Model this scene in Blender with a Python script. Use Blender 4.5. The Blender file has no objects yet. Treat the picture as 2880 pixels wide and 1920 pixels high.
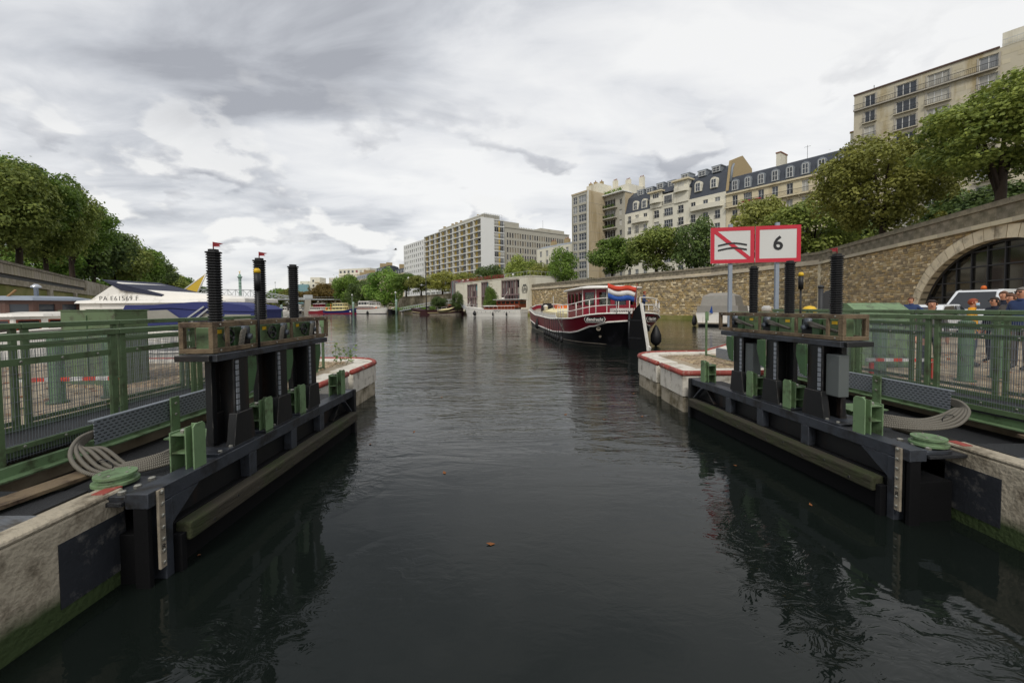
import bpy, bmesh, math, random
from mathutils import Vector, Matrix, noise
random.seed(7)
SC = bpy.context.scene
COL = SC.collection
R = math.radians

# ------------------------------------------------------------------ camera
F = 1150.0                       # focal length in photo pixels (photo 2880 x 1920)
CAMZ = 2.29                      # eye height above the water (z = 0)
cam_d = bpy.data.cameras.new('camera'); cam = bpy.data.objects.new('camera', cam_d); COL.objects.link(cam)
cam_d.sensor_width = 36.0; cam_d.lens = 36.0 * F / 2880.0
cam_d.shift_y = -56.0 / 2880.0; cam_d.clip_start = 0.05; cam_d.clip_end = 9000
CR = Matrix.Rotation(R(88), 4, 'X') @ Matrix.Rotation(R(-0.5), 4, 'Z')
cam.matrix_world = Matrix.Translation((0, 0, CAMZ)) @ CR
SC.camera = cam
CR3 = CR.to_3x3()
def ray(px, py): return CR3 @ Vector(((px - 1440) / F, (904 - py) / F, -1.0))
def U(px, py, z=0.0):            # point of the horizontal plane z seen at a photo pixel
    d = ray(px, py); t = (z - CAMZ) / d.z
    return Vector((d.x * t, d.y * t, z))
def UD(px, py, Y):               # point at depth Y seen at a photo pixel
    d = ray(px, py); t = Y / d.y
    return Vector((d.x * t, Y, CAMZ + d.z * t))

# ------------------------------------------------------------------ world: overcast sky
SUN_EL, SUN_AZ = R(46), R(190)   # azimuth clockwise from +Y
W = bpy.data.worlds.new('World'); SC.world = W; W.use_nodes = True
nt = W.node_tree; nt.nodes.clear()
def nn(tree, t, **k):
    n = tree.nodes.new(t)
    for a, b in k.items():
        if a.startswith('i_'):
            key = a[2:]
            n.inputs[int(key) if key.isdigit() else key.replace('_', ' ')].default_value = b
        else: setattr(n, a, b)
    return n
def world():
    L = nt.links.new
    out = nn(nt, 'ShaderNodeOutputWorld'); tc = nn(nt, 'ShaderNodeTexCoord')
    sky = nn(nt, 'ShaderNodeTexSky'); sky.sky_type = 'NISHITA'; sky.sun_disc = False
    sky.sun_elevation = SUN_EL; sky.sun_rotation = SUN_AZ; sky.air_density = 1.2; sky.dust_density = 1.5
    bsky = nn(nt, 'ShaderNodeBackground', i_Strength=0.10); L(sky.outputs[0], bsky.inputs[0])
    sep = nn(nt, 'ShaderNodeSeparateXYZ'); L(tc.outputs['Generated'], sep.inputs[0])
    def math_(op, a, b=None, clamp=False):
        m = nn(nt, 'ShaderNodeMath', operation=op); m.use_clamp = clamp
        for i, v in enumerate((a, b)):
            if v is None: continue
            if isinstance(v, (int, float)): m.inputs[i].default_value = v
            else: L(v, m.inputs[i])
        return m.outputs[0]
    # project the view direction on a cloud ceiling
    zc = math_('ABSOLUTE', sep.outputs[2])
    den = math_('ADD', zc, 0.16)
    ux = math_('DIVIDE', sep.outputs[0], den); uy = math_('DIVIDE', sep.outputs[1], den)
    comb = nn(nt, 'ShaderNodeCombineXYZ'); L(ux, comb.inputs[0]); L(uy, comb.inputs[1])
    def nz(vec, scale, det, rough, dist, off=(0, 0, 0), sc=(1, 1, 1)):
        mp = nn(nt, 'ShaderNodeMapping'); mp.inputs['Location'].default_value = off; mp.inputs['Scale'].default_value = sc
        L(vec, mp.inputs[0])
        n = nn(nt, 'ShaderNodeTexNoise'); n.inputs['Scale'].default_value = scale; n.inputs['Detail'].default_value = det
        n.inputs['Roughness'].default_value = rough; n.inputs['Distortion'].default_value = dist
        L(mp.outputs[0], n.inputs['Vector']); return n.outputs['Fac']
    def ramp(v, pts):
        r = nn(nt, 'ShaderNodeValToRGB'); e = r.color_ramp.elements
        while len(e) > 2: e.remove(e[-1])
        e[0].position, e[0].color = pts[0][0], (*pts[0][1], 1); e[1].position, e[1].color = pts[1][0], (*pts[1][1], 1)
        for p, c in pts[2:]:
            x = e.new(p); x.color = (*c, 1)
        L(v, r.inputs[0]); return r.outputs[0]
    big = nz(comb.outputs[0], 0.62, 4, 0.5, 0.35, (SKX, SKY, 0.0), (1.0, 1.2, 1))
    fine = nz(comb.outputs[0], 2.2, 8, 0.58, 0.5, (0.3, 5.2, 3.0), (0.8, 1.4, 1))
    mixv = math_('ADD', math_('MULTIPLY', big, 0.70), math_('MULTIPLY', fine, 0.30))
    layer = ramp(mixv, [(0.36, (0.43, 0.445, 0.485)), (0.43, (0.64, 0.66, 0.70)), (0.49, (0.86, 0.87, 0.89)), (0.57, (1.0, 1.0, 0.995))])
    # heaped clouds low over the horizon: lit tops, grey undersides
    def heap(dz):
        v = nn(nt, 'ShaderNodeVectorMath', operation='ADD'); v.inputs[1].default_value = (0, 0, dz)
        L(tc.outputs['Generated'], v.inputs[0])
        return nz(v.outputs[0], 5.2, 7, 0.5, 0.0, (HPX, 0.35, 0.11), (1.0, 1.0, 2.0))
    h0 = heap(0.0); h1 = heap(0.04)
    mask = ramp(h0, [(0.505, (0, 0, 0)), (0.555, (1, 1, 1))])
    shade = math_('SUBTRACT', h0, h1)
    hc = ramp(math_('ADD', math_('MULTIPLY', shade, 3.6), 0.5), [(0.28, (0.42, 0.43, 0.47)), (0.48, (0.66, 0.67, 0.70)), (0.68, (0.99, 0.985, 0.97))])
    low = ramp(sep.outputs[2], [(0.0, (1, 1, 1)), (0.46, (0, 0, 0)), (0.22, (1, 1, 1)), (0.34, (0.5, 0.5, 0.5))])
    m2 = math_('MULTIPLY', mask, low)
    mx = nn(nt, 'ShaderNodeMixRGB'); L(m2, mx.inputs[0]); L(layer, mx.inputs[1]); L(hc, mx.inputs[2])
    hz = ramp(sep.outputs[2], [(0.0, (1, 1, 1)), (0.10, (0, 0, 0))])
    mx2 = nn(nt, 'ShaderNodeMixRGB'); mx2.inputs[2].default_value = (0.80, 0.80, 0.79, 1)
    L(math_('MULTIPLY', hz, 0.55), mx2.inputs[0]); L(mx.outputs[0], mx2.inputs[1])
    bcl = nn(nt, 'ShaderNodeBackground', i_Strength=0.86); L(mx2.outputs[0], bcl.inputs[0])
    ms = nn(nt, 'ShaderNodeMixShader'); ms.inputs[0].default_value = 0.93
    L(bsky.outputs[0], ms.inputs[1]); L(bcl.outputs[0], ms.inputs[2]); L(ms.outputs[0], out.inputs[0])
SKX, SKY, HPX = 2.35, 1.1, 1.7
world()
sun_d = bpy.data.lights.new('sun', 'SUN'); sun_d.energy = 1.5; sun_d.angle = R(14); sun_d.color = (1, 0.96, 0.88)
sun = bpy.data.objects.new('sun', sun_d); COL.objects.link(sun)
sv = Vector((math.sin(SUN_AZ) * math.cos(SUN_EL), math.cos(SUN_AZ) * math.cos(SUN_EL), math.sin(SUN_EL)))
sun.rotation_euler = sv.to_track_quat('Z', 'Y').to_euler(); sun.location = sv * 100
SC.render.engine = 'CYCLES'
SC.view_settings.view_transform = 'Standard'; SC.view_settings.look = 'None'
SC.view_settings.exposure = 0.15; SC.view_settings.gamma = 1.0; SC.view_settings.use_curve_mapping = False
try: SC.cycles.max_bounces = 8; SC.cycles.transparent_max_bounces = 8
except Exception: pass

# ------------------------------------------------------------------ mesh helper
class MB:
    """collects shapes in local coordinates; build() links them as ONE mesh object"""
    def __init__(s): s.v = []; s.f = []; s.m = []; s.t = []; s.cur = 0; s.tint = None; s.T = None; s.sm = []; s.smooth = False
    def add(s, vs, fs):
        b = len(s.v)
        for p in vs:
            p = Vector(p)
            s.v.append(s.T @ p if s.T else p); s.t.append(s.tint or (1, 1, 1))
        for f in fs:
            s.f.append([b + i for i in f]); s.m.append(s.cur); s.sm.append(s.smooth)
        return s
    def box(s, x0, x1, y0, y1, z0, z1):
        return s.add([(x0, y0, z0), (x1, y0, z0), (x1, y1, z0), (x0, y1, z0), (x0, y0, z1), (x1, y0, z1), (x1, y1, z1), (x0, y1, z1)],
                     [(0, 3, 2, 1), (4, 5, 6, 7), (0, 1, 5, 4), (1, 2, 6, 5), (2, 3, 7, 6), (3, 0, 4, 7)])
    def beam(s, a, b, w, h, up=(0, 0, 1)):
        a, b = Vector(a), Vector(b); d = (b - a).normalized(); up = Vector(up)
        if abs(d.dot(up)) > .99: up = Vector((0, 1, 0)) if abs(d.y) < .9 else Vector((1, 0, 0))
        sx = d.cross(up).normalized(); u = sx.cross(d).normalized()
        vs = []
        for p in (a, b):
            for i, j in ((-1, -1), (1, -1), (1, 1), (-1, 1)): vs.append(p + sx * i * w / 2 + u * j * h / 2)
        return s.add(vs, [(0, 1, 2, 3), (7, 6, 5, 4), (0, 4, 5, 1), (1, 5, 6, 2), (2, 6, 7, 3), (3, 7, 4, 0)])
    def tube(s, pts, r, n=8, caps=True, smooth=True):
        pts = [Vector(p) for p in pts]; k = len(pts); rs = r if isinstance(r, (list, tuple)) else [r] * k
        vs = []; ref = None
        for i, p in enumerate(pts):
            d = (pts[min(i + 1, k - 1)] - pts[max(i - 1, 0)]).normalized()
            if ref is None: ref = Vector((0, 0, 1)) if abs(d.z) < .9 else Vector((1, 0, 0))
            x = d.cross(ref).normalized(); y = x.cross(d).normalized(); ref = y
            for j in range(n):
                a = 2 * math.pi * j / n; vs.append(p + (x * math.cos(a) + y * math.sin(a)) * rs[i])
        fs = [(i * n + j, i * n + (j + 1) % n, (i + 1) * n + (j + 1) % n, (i + 1) * n + j) for i in range(k - 1) for j in range(n)]
        o = s.smooth; s.smooth = smooth; 
        if caps: fs += [tuple(range(n))[::-1], tuple((k - 1) * n + j for j in range(n))]
        s.add(vs, fs); s.smooth = o; return s
    def lathe(s, prof, c=(0, 0, 0), n=16, smooth=True):
        c = Vector(c); vs = []
        for r, z in prof:
            for j in range(n):
                a = 2 * math.pi * j / n; vs.append(c + Vector((r * math.cos(a), r * math.sin(a), z)))
        k = len(prof)
        fs = [(i * n + j, i * n + (j + 1) % n, (i + 1) * n + (j + 1) % n, (i + 1) * n + j) for i in range(k - 1) for j in range(n)]
        fs += [tuple(range(n))[::-1], tuple((k - 1) * n + j for j in range(n))]
        o = s.smooth; s.smooth = smooth; s.add(vs, fs); s.smooth = o; return s
    def prism(s, poly, a, b, axis='z'):
        n = len(poly); vs = []
        for h in (a, b):
            for p, q in poly:
                vs.append((p, q, h) if axis == 'z' else ((p, h, q) if axis == 'y' else (h, p, q)))
        fs = [tuple(range(n))[::-1], tuple(range(n, 2 * n))] + [(i, (i + 1) % n, n + (i + 1) % n, n + i) for i in range(n)]
        return s.add(vs, fs)
    def loft(s, rings, closed=True, caps=True, smooth=True):
        n = len(rings[0]); vs = [p for r in rings for p in r]; m = n if closed else n - 1
        fs = [(i * n + j, i * n + (j + 1) % n, (i + 1) * n + (j + 1) % n, (i + 1) * n + j) for i in range(len(rings) - 1) for j in range(m)]
        if caps: fs += [tuple(range(n))[::-1], tuple((len(rings) - 1) * n + j for j in range(n))]
        o = s.smooth; s.smooth = smooth; s.add(vs, fs); s.smooth = o; return s
    def quad(s, *p): return s.add(p, [tuple(range(len(p)))])
    def mesh(s, name, mats, fix=True):
        me = bpy.data.meshes.new(name); me.from_pydata([tuple(p) for p in s.v], [], s.f)
        mats = mats if isinstance(mats, (list, tuple)) else [mats]
        for m in mats: me.materials.append(M[m] if isinstance(m, str) else m)
        me.polygons.foreach_set('material_index', s.m); me.polygons.foreach_set('use_smooth', s.sm)
        if any(t != (1, 1, 1) for t in s.t) or any(m.name in TINT for m in me.materials):
            a = me.color_attributes.new('tint', 'FLOAT_COLOR', 'POINT')
            a.data.foreach_set('color', [c for t in s.t for c in (t[0], t[1], t[2], 1.0)])
        if fix and len(s.f) < 60000:
            bm = bmesh.new(); bm.from_mesh(me); bmesh.ops.recalc_face_normals(bm, faces=bm.faces); bm.to_mesh(me); bm.free()
        me.update(); return me
    def build(s, name, mats, parent=None, loc=(0, 0, 0), rz=0, bevel=0, fix=True, label=None, kind=None):
        return link(name, s.mesh(name, mats, fix), parent, loc, rz, bevel, label, kind)
def link(name, data, parent=None, loc=(0, 0, 0), rz=0, bevel=0, label=None, kind=None):
    o = bpy.data.objects.new(name, data); COL.objects.link(o); o.location = loc; o.rotation_euler = (0, 0, rz)
    if parent: o.parent = parent
    if bevel:
        b = o.modifiers.new('bevel', 'BEVEL'); b.width = bevel; b.segments = 2; b.limit_method = 'ANGLE'; b.angle_limit = R(40)
    if label: o['label'] = label
    if kind: o['kind'] = kind
    return o
def tag(o, label=None, cat=None, group=None, kind=None):
    if label: o['label'] = label
    if cat: o['category'] = cat
    if group: o['group'] = group
    if kind: o['kind'] = kind
    return o
def thing(name, label, cat, loc=(0, 0, 0), rz=0, group=None):
    o = bpy.data.objects.new(name, None); COL.objects.link(o); o.empty_display_size = .2
    o.location = loc; o.rotation_euler = (0, 0, rz); return tag(o, label, cat, group)
def copy_tree(o, parent=None):
    c = o.copy(); COL.objects.link(c); c.parent = parent
    for ch in list(o.children): copy_tree(ch, c)
    return c
def text_mesh(body, size, extrude=.004, shear=0, offset=0, spacing=1.0, align='CENTER'):
    cu = bpy.data.curves.new('text', 'FONT'); cu.body = body; cu.size = size; cu.extrude = extrude; cu.shear = shear
    cu.offset = offset; cu.align_x = align; cu.align_y = 'CENTER'; cu.space_character = spacing; cu.resolution_u = 3
    o = bpy.data.objects.new('text', cu); COL.objects.link(o)
    bpy.context.view_layer.update()
    me = bpy.data.meshes.new_from_object(o); bpy.data.objects.remove(o); bpy.data.curves.remove(cu); return me
def text(name, body, size, mat, parent, loc, rot=(R(90), 0, 0), **k):
    me = text_mesh(body, size, **k); me.materials.clear(); me.materials.append(M[mat])
    o = link(name, me, parent, loc); o.rotation_euler = rot; return o

# ------------------------------------------------------------------ materials
def C(h):
    h = h.lstrip('#'); r = [int(h[i:i + 2], 16) / 255 for i in (0, 2, 4)]
    return tuple(x / 12.92 if x <= .04045 else ((x + .055) / 1.055) ** 2.4 for x in r)
M = {}; TINT = set()
def mat(name, col, rough=.6, metal=0, var=.25, vscale=3.0, bump=.15, bscale=30, dirt=None, damt=.5, dscale=2.0, tint=False, spec=.5,
        stretch=(1, 1, 1), objrand=0, streak=0, edge=None, ew=.006):
    m = bpy.data.materials.new(name); m.use_nodes = True; t = m.node_tree; L = t.links.new
    b = t.nodes['Principled BSDF']; b.inputs['Roughness'].default_value = rough; b.inputs['Metallic'].default_value = metal
    b.inputs['Specular IOR Level'].default_value = spec
    col = C(col) if isinstance(col, str) else col
    tc = nn(t, 'ShaderNodeTexCoord'); mp = nn(t, 'ShaderNodeMapping'); mp.inputs['Scale'].default_value = stretch
    L(tc.outputs['Object'], mp.inputs[0])
    n = nn(t, 'ShaderNodeTexNoise', i_Scale=vscale, i_Detail=6.0, i_Roughness=.62); L(mp.outputs[0], n.inputs['Vector'])
    hs = nn(t, 'ShaderNodeMixRGB'); lo = tuple(max(0, c * (1 - var)) for c in col); hi = tuple(min(1, c * (1 + var)) for c in col)
    hs.inputs[1].default_value = (*lo, 1); hs.inputs[2].default_value = (*hi, 1); L(n.outputs['Fac'], hs.inputs[0]); cur = hs.outputs[0]
    if tint:
        TINT.add(m.name); a = nn(t, 'ShaderNodeAttribute'); a.attribute_name = 'tint'
        mu = nn(t, 'ShaderNodeMixRGB', blend_type='MULTIPLY'); mu.inputs[0].default_value = 1; L(cur, mu.inputs[1]); L(a.outputs['Color'], mu.inputs[2]); cur = mu.outputs[0]
    if objrand:
        oi = nn(t, 'ShaderNodeObjectInfo'); hv = nn(t, 'ShaderNodeHueSaturation')
        mr = nn(t, 'ShaderNodeMapRange'); mr.inputs[3].default_value = 1 - objrand; mr.inputs[4].default_value = 1 + objrand
        L(oi.outputs['Random'], mr.inputs[0]); L(mr.outputs[0], hv.inputs['Value']); L(cur, hv.inputs['Color']); cur = hv.outputs[0]
    if dirt:
        n2 = nn(t, 'ShaderNodeTexNoise', i_Scale=dscale, i_Detail=8.0, i_Roughness=.68)
        mp2 = nn(t, 'ShaderNodeMapping'); mp2.inputs['Scale'].default_value = (1, 1, .18) if streak else (1, 1, 1); mp2.inputs['Location'].default_value = (3.1, 7.7, 1.3)
        L(tc.outputs['Object'], mp2.inputs[0]); L(mp2.outputs[0], n2.inputs['Vector'])
        rp = nn(t, 'ShaderNodeMapRange'); rp.inputs[1].default_value = .62 - .3 * damt; rp.inputs[2].default_value = .78 - .22 * damt; L(n2.outputs['Fac'], rp.inputs[0])
        mx = nn(t, 'ShaderNodeMixRGB'); mx.inputs[2].default_value = (*(C(dirt) if isinstance(dirt, str) else dirt), 1); L(rp.outputs[0], mx.inputs[0]); L(cur, mx.inputs[1]); cur = mx.outputs[0]
    if edge:            # paint worn off along the arrises
        bv = nn(t, 'ShaderNodeBevel'); bv.samples = 4; bv.inputs['Radius'].default_value = ew; ge = nn(t, 'ShaderNodeNewGeometry')
        dt = nn(t, 'ShaderNodeVectorMath', operation='DOT_PRODUCT'); L(bv.outputs[0], dt.inputs[0]); L(ge.outputs['Normal'], dt.inputs[1])
        n4 = nn(t, 'ShaderNodeTexNoise', i_Scale=9.0, i_Detail=5.0); L(tc.outputs['Object'], n4.inputs['Vector'])
        e1 = nn(t, 'ShaderNodeMapRange'); e1.inputs[1].default_value = .985; e1.inputs[2].default_value = .90; L(dt.outputs['Value'], e1.inputs[0])
        e2 = nn(t, 'ShaderNodeMapRange'); e2.inputs[1].default_value = .42; e2.inputs[2].default_value = .60; L(n4.outputs['Fac'], e2.inputs[0])
        em = nn(t, 'ShaderNodeMath', operation='MULTIPLY'); L(e1.outputs[0], em.inputs[0]); L(e2.outputs[0], em.inputs[1])
        mx = nn(t, 'ShaderNodeMixRGB'); mx.inputs[2].default_value = (*C(edge), 1); L(em.outputs[0], mx.inputs[0]); L(cur, mx.inputs[1]); cur = mx.outputs[0]
    L(cur, b.inputs['Base Color'])
    if bump:
        n3 = nn(t, 'ShaderNodeTexNoise', i_Scale=bscale, i_Detail=4.0); L(mp.outputs[0], n3.inputs['Vector'])
        bp = nn(t, 'ShaderNodeBump', i_Strength=bump); bp.inputs['Distance'].default_value = .02; L(n3.outputs['Fac'], bp.inputs['Height']); L(bp.outputs[0], b.inputs['Normal'])
    M[name] = m; return m
mat('concrete', '#9a9284', .85, var=.3, vscale=2.2, bump=.5, bscale=14, dirt='#4c4538', damt=.55, dscale=3.2)
mat('plain_concrete', '#a8a296', .85, var=.15, bump=.2)
mat('pavement', '#9c8e78', .9, var=.3, vscale=1.2, bump=.4, bscale=9, dirt='#6b5a42', damt=.5, dscale=.8)
mat('cobble', '#9b8c76', .85, var=.25, tint=True, bump=.3, bscale=25)
mat('edge_white', '#cfc9bd', .75, var=.12, bump=.35, bscale=22, dirt='#7d7464', damt=.35, dscale=4)
mat('edge_red', '#8e3d33', .7, var=.2, bump=.4, bscale=30, dirt='#b9a596', damt=.2, dscale=9)
mat('stone_pale', '#c4baa5', .85, var=.2, bump=.4, bscale=12, dirt='#7d7361', damt=.38, dscale=.9, tint=True)
mat('stone_cap', '#8e8574', .9, var=.25, bump=.5, bscale=10, dirt='#4d4a38', damt=.6, dscale=.7, tint=True)
mat('stone_rubble', '#a99e88', .9, var=.25, vscale=1.5, bump=.6, bscale=9, tint=True)
mat('mortar', '#857b68', .95, var=.3, bump=.5, bscale=12)
mat('moss_stone', '#8c8550', .95, var=.3, vscale=.5, bump=.5, bscale=6, dirt='#6c7030', damt=.7, dscale=.35)
mat('ashlar_old', '#aba290', .9, var=.2, bump=.4, bscale=6, dirt='#6f654c', damt=.55, dscale=.5, tint=True)
mat('asphalt', '#4a4a49', .9, var=.2, bump=.3)
mat('earth', '#4c4433', .95, var=.3, bump=.5, bscale=4)
mat('green_paint', '#576b4a', .5, var=.16, vscale=4, bump=.08, dirt='#3c3a2a', damt=.34, dscale=5, edge='#8fa888')
mat('green_light', '#68815c', .5, var=.18, vscale=5, bump=.1, dirt='#33301f', damt=.42, dscale=6, edge='#93a98a')
mat('green_dark', '#3c5838', .5, var=.15, bump=.05, dirt='#241d14', damt=.3, dscale=5)
mat('black_steel', '#111214', .5, var=.3, vscale=6, bump=.1, dirt='#2a1c13', damt=.25, dscale=4, streak=1, edge='#77736c')
mat('dark_beam', '#3a3e45', .45, metal=.2, var=.35, vscale=6, bump=.15, dirt='#1d1a16', damt=.5, dscale=4, edge='#6d7078')
mat('black_grate', '#1c1d20', .6, var=.3, vscale=20, bump=.8, bscale=60)
mat('rubber', '#141416', .55, var=.2, bump=.1)
mat('galvanised', '#8d939b', .4, metal=.75, var=.2, vscale=18, bump=.05)
mat('galv_post', '#8f98a4', .5, metal=.4, var=.15, vscale=12, bump=.05)
mat('brown_frame', '#6a5a44', .75, var=.35, vscale=6, bump=.3, bscale=40, dirt='#2f1d13', damt=.55, dscale=5, edge='#95866c')
mat('algae_wood', '#332e23', .85, var=.45, vscale=4, bump=.7, bscale=24, stretch=(1, .25, 1), dirt='#2c3414', damt=.55, dscale=2.6)
mat('hose', '#6f6a60', .6, var=.12, bump=0)
mat('motor_grey', '#6f767e', .4, metal=.3, var=.15)
mat('cabinet_grey', '#565b5a', .5, var=.1, bump=.02)
mat('yellow', '#d8b020', .5, var=.08)
mat('bolt', '#a8a69c', .35, metal=.8, var=.2)
mat('red_flag', '#7d1c22', .8, var=.15)
mat('sign_white', '#c9c9c6', .5, var=.06, vscale=2, bump=.02)
mat('sign_red', '#bb1f35', .5, var=.08, bump=.02)
mat('sign_black', '#1b1b1e', .5, var=.1, bump=0)
mat('white_paint', '#e2ded6', .4, var=.06, vscale=1.2, bump=.03, dirt='#9c9485', damt=.18, dscale=3, streak=1)
mat('cream_paint', '#dccf9c', .5, var=.08, bump=.03)
mat('maroon', '#84182b', .32, var=.12, vscale=1.5, bump=.02, dirt='#8a4a50', damt=.1)
mat('hull_black', '#121216', .38, var=.3, vscale=2, bump=.06, dirt='#33323a', damt=.25, dscale=2)
mat('rudder_black', '#0c0c0e', .7, var=.3, vscale=3, bump=.1, spec=.2)
mat('navy_paint', '#1e2a66', .4, var=.1, bump=.02)
mat('red_paint', '#8f2030', .45, var=.12, bump=.02)
mat('brown_hull', '#38191b', .45, var=.2, bump=.05)
mat('grey_hull', '#8d8373', .7, var=.25, dirt='#4f4a40', damt=.4)
mat('varnish', '#7c3316', .3, var=.25, vscale=4, stretch=(1, 1, 6), bump=.05)
mat('teak', '#8f6b40', .6, var=.25, stretch=(1, .2, 1))
mat('canvas_blue', '#2d3468', .85, var=.15, vscale=4, bump=.3, bscale=6)
mat('canvas_navy', '#2b2f42', .85, var=.15, vscale=4, bump=.3, bscale=6)
mat('canvas_grey', '#8a867f', .85, var=.15, vscale=4, bump=.3, bscale=6)
mat('canvas_yellow', '#c9a93a', .85, var=.12, bump=.2)
mat('clear_vinyl', '#8e8c84', .2, var=.3, vscale=3, bump=.4, bscale=5)
mat('chrome', '#c5c8cc', .25, metal=.9, var=.1, bump=0)
mat('rope', '#b8b2a2', .9, bump=.3)
mat('flag_red', '#c8442c', .8, var=.06, bump=.05)
mat('flag_white', '#d5d3cf', .8, var=.05, bump=.05)
mat('flag_blue', '#27509c', .8, var=.06, bump=.05)
mat('orange', '#d0641c', .6, var=.1)
mat('bark', '#3a2f25', .95, var=.35, vscale=5, stretch=(1, 1, .3), bump=.9, bscale=9)
mat('slate', '#3d424b', .6, var=.2, vscale=.8, bump=.25, bscale=8, stretch=(1, 1, 2))
mat('zinc', '#7f858b', .5, var=.15, bump=.05)
mat('plaster_cream', '#d0c4a6', .85, var=.10, vscale=.3, bump=.1, dirt='#9a8763', damt=.3, dscale=.25, streak=1)
mat('plaster_white', '#d8d3c2', .85, var=.08, vscale=.3, bump=.1, dirt='#a39a82', damt=.28, dscale=.25, streak=1)
mat('wall_white', '#dcdcd8', .8, var=.05, vscale=.3, bump=.05, dirt='#aaa89f', damt=.2, dscale=.2, streak=1)
mat('wall_grey', '#a9a598', .85, var=.08, vscale=.3, bump=.05, dirt='#88816f', damt=.3, dscale=.2, streak=1)
mat('wall_beige', '#b5a68a', .85, var=.1, vscale=.3, bump=.1, dirt='#857044', damt=.35, dscale=.22, streak=1)
mat('wall_ochre', '#c2a85e', .8, var=.1, bump=.05)
mat('limestone', '#bdb5a0', .85, var=.08, vscale=.4, bump=.1, dirt='#98855a', damt=.3, dscale=.3, streak=1, tint=True)
mat('chimney_brick', '#a5926e', .9, var=.2, bump=.3)
mat('terracotta', '#8a5e46', .85, var=.15)
mat('iron', '#2a2b2e', .6, var=.1, bump=0)
mat('frame_white', '#cfcfcb', .6, var=.06, bump=0)
mat('frame_brown', '#5a4138', .6, var=.15, bump=0)
mat('frame_mauve', '#7a6666', .5, var=.1, bump=0)
mat('shutter', '#8f8674', .7, var=.15, bump=0, objrand=.2)
mat('red_letters', '#8f1c28', .5, var=.08, bump=0)
mat('bronze_green', '#86a090', .7, var=.12, bump=.1)
mat('steel_white', '#b9bcbc', .5, var=.08, bump=0)
mat('teal_glass', '#6f9aa0', .15, var=.15, bump=0)
mat('skin', '#b98468', .6, var=.08, bump=0)
mat('hair_dark', '#2a1c14', .7, var=.2, bump=.3)
mat('hair_red', '#8a3f22', .7, var=.2, bump=.3)
mat('hair_grey', '#6d6660', .7, var=.2, bump=.3)
mat('hair_brown', '#5b3a26', .7, var=.2, bump=.3)
mat('cloth_blue', '#2c3d63', .9, var=.12, bump=.2)
mat('cloth_navy', '#1f2433', .9, var=.12, bump=.2)
mat('cloth_orange', '#d99a1e', .9, var=.1, bump=.2)
mat('cloth_grey', '#54504c', .9, var=.12, bump=.2)
mat('cloth_white', '#c8c8c6', .9, var=.06, bump=.2)
mat('cloth_jeans', '#2f3b4f', .9, var=.12, bump=.2)
mat('mask_blue', '#a9c3d6', .9, bump=0)
mat('eye_white', '#d8d4cc', .4, bump=0)
mat('lip', '#8a4a44', .6, bump=0)
mat('car_white', '#d9dcdf', .25, var=.03, bump=0)
mat('car_blue', '#39455a', .25, var=.05, bump=0)
mat('van_blue', '#27478c', .4, var=.05, bump=0)
mat('stripe_red', '#c23b28', .5, var=.05, bump=0)
mat('flower_red', '#8d2032', .8, var=.3)
mat('curtain', '#a8a59b', .3, var=.3, vscale=2, stretch=(6, 1, .4), bump=0, objrand=.25)
mat('lamp_glass', '#d9dad6', .3, bump=0)
mat('dead_leaf', '#7a4a22', .9, var=.4, vscale=30, bump=0)
def glass(name, col, rough=.05, spec=.6, var=.4, scale=.7):
    m = mat(name, col, rough, 0, var, scale, bump=0, spec=spec, objrand=.3); return m
glass('glass_dark', '#1d2024'); glass('glass_mid', '#3c4148'); glass('glass_pale', '#77797a', .25); glass('glass_arch', '#2b2a25', .06, .9)
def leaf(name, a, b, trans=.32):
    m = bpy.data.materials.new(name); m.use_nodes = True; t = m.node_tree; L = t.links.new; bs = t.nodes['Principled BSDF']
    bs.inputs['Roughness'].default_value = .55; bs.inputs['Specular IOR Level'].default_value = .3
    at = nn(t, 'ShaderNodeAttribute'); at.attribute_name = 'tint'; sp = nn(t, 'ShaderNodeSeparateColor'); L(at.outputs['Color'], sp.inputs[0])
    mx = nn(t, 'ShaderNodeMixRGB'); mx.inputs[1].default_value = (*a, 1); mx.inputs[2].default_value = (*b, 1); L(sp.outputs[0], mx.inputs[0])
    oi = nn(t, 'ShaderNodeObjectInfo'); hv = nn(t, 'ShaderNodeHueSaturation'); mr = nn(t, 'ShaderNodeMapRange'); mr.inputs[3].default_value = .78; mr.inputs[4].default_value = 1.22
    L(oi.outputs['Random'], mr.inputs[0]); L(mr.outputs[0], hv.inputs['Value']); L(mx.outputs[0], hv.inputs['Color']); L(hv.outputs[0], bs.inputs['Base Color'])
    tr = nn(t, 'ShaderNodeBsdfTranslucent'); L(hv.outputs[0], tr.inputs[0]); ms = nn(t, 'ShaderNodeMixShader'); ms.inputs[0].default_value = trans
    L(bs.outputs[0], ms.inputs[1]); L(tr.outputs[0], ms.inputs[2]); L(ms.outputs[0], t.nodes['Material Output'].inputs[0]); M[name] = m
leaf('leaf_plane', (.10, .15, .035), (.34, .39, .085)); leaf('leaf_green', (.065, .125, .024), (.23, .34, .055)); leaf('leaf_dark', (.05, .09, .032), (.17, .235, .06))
leaf('leaf_yellow', (.20, .22, .05), (.44, .44, .10)); leaf('leaf_olive', (.14, .16, .040), (.31, .32, .075)); leaf('leaf_silver', (.13, .19, .155), (.31, .37, .33)); leaf('leaf_bright', (.09, .19, .035), (.28, .42, .075))
leaf('leaf_rust', (.125, .085, .025), (.24, .17, .04))

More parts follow.
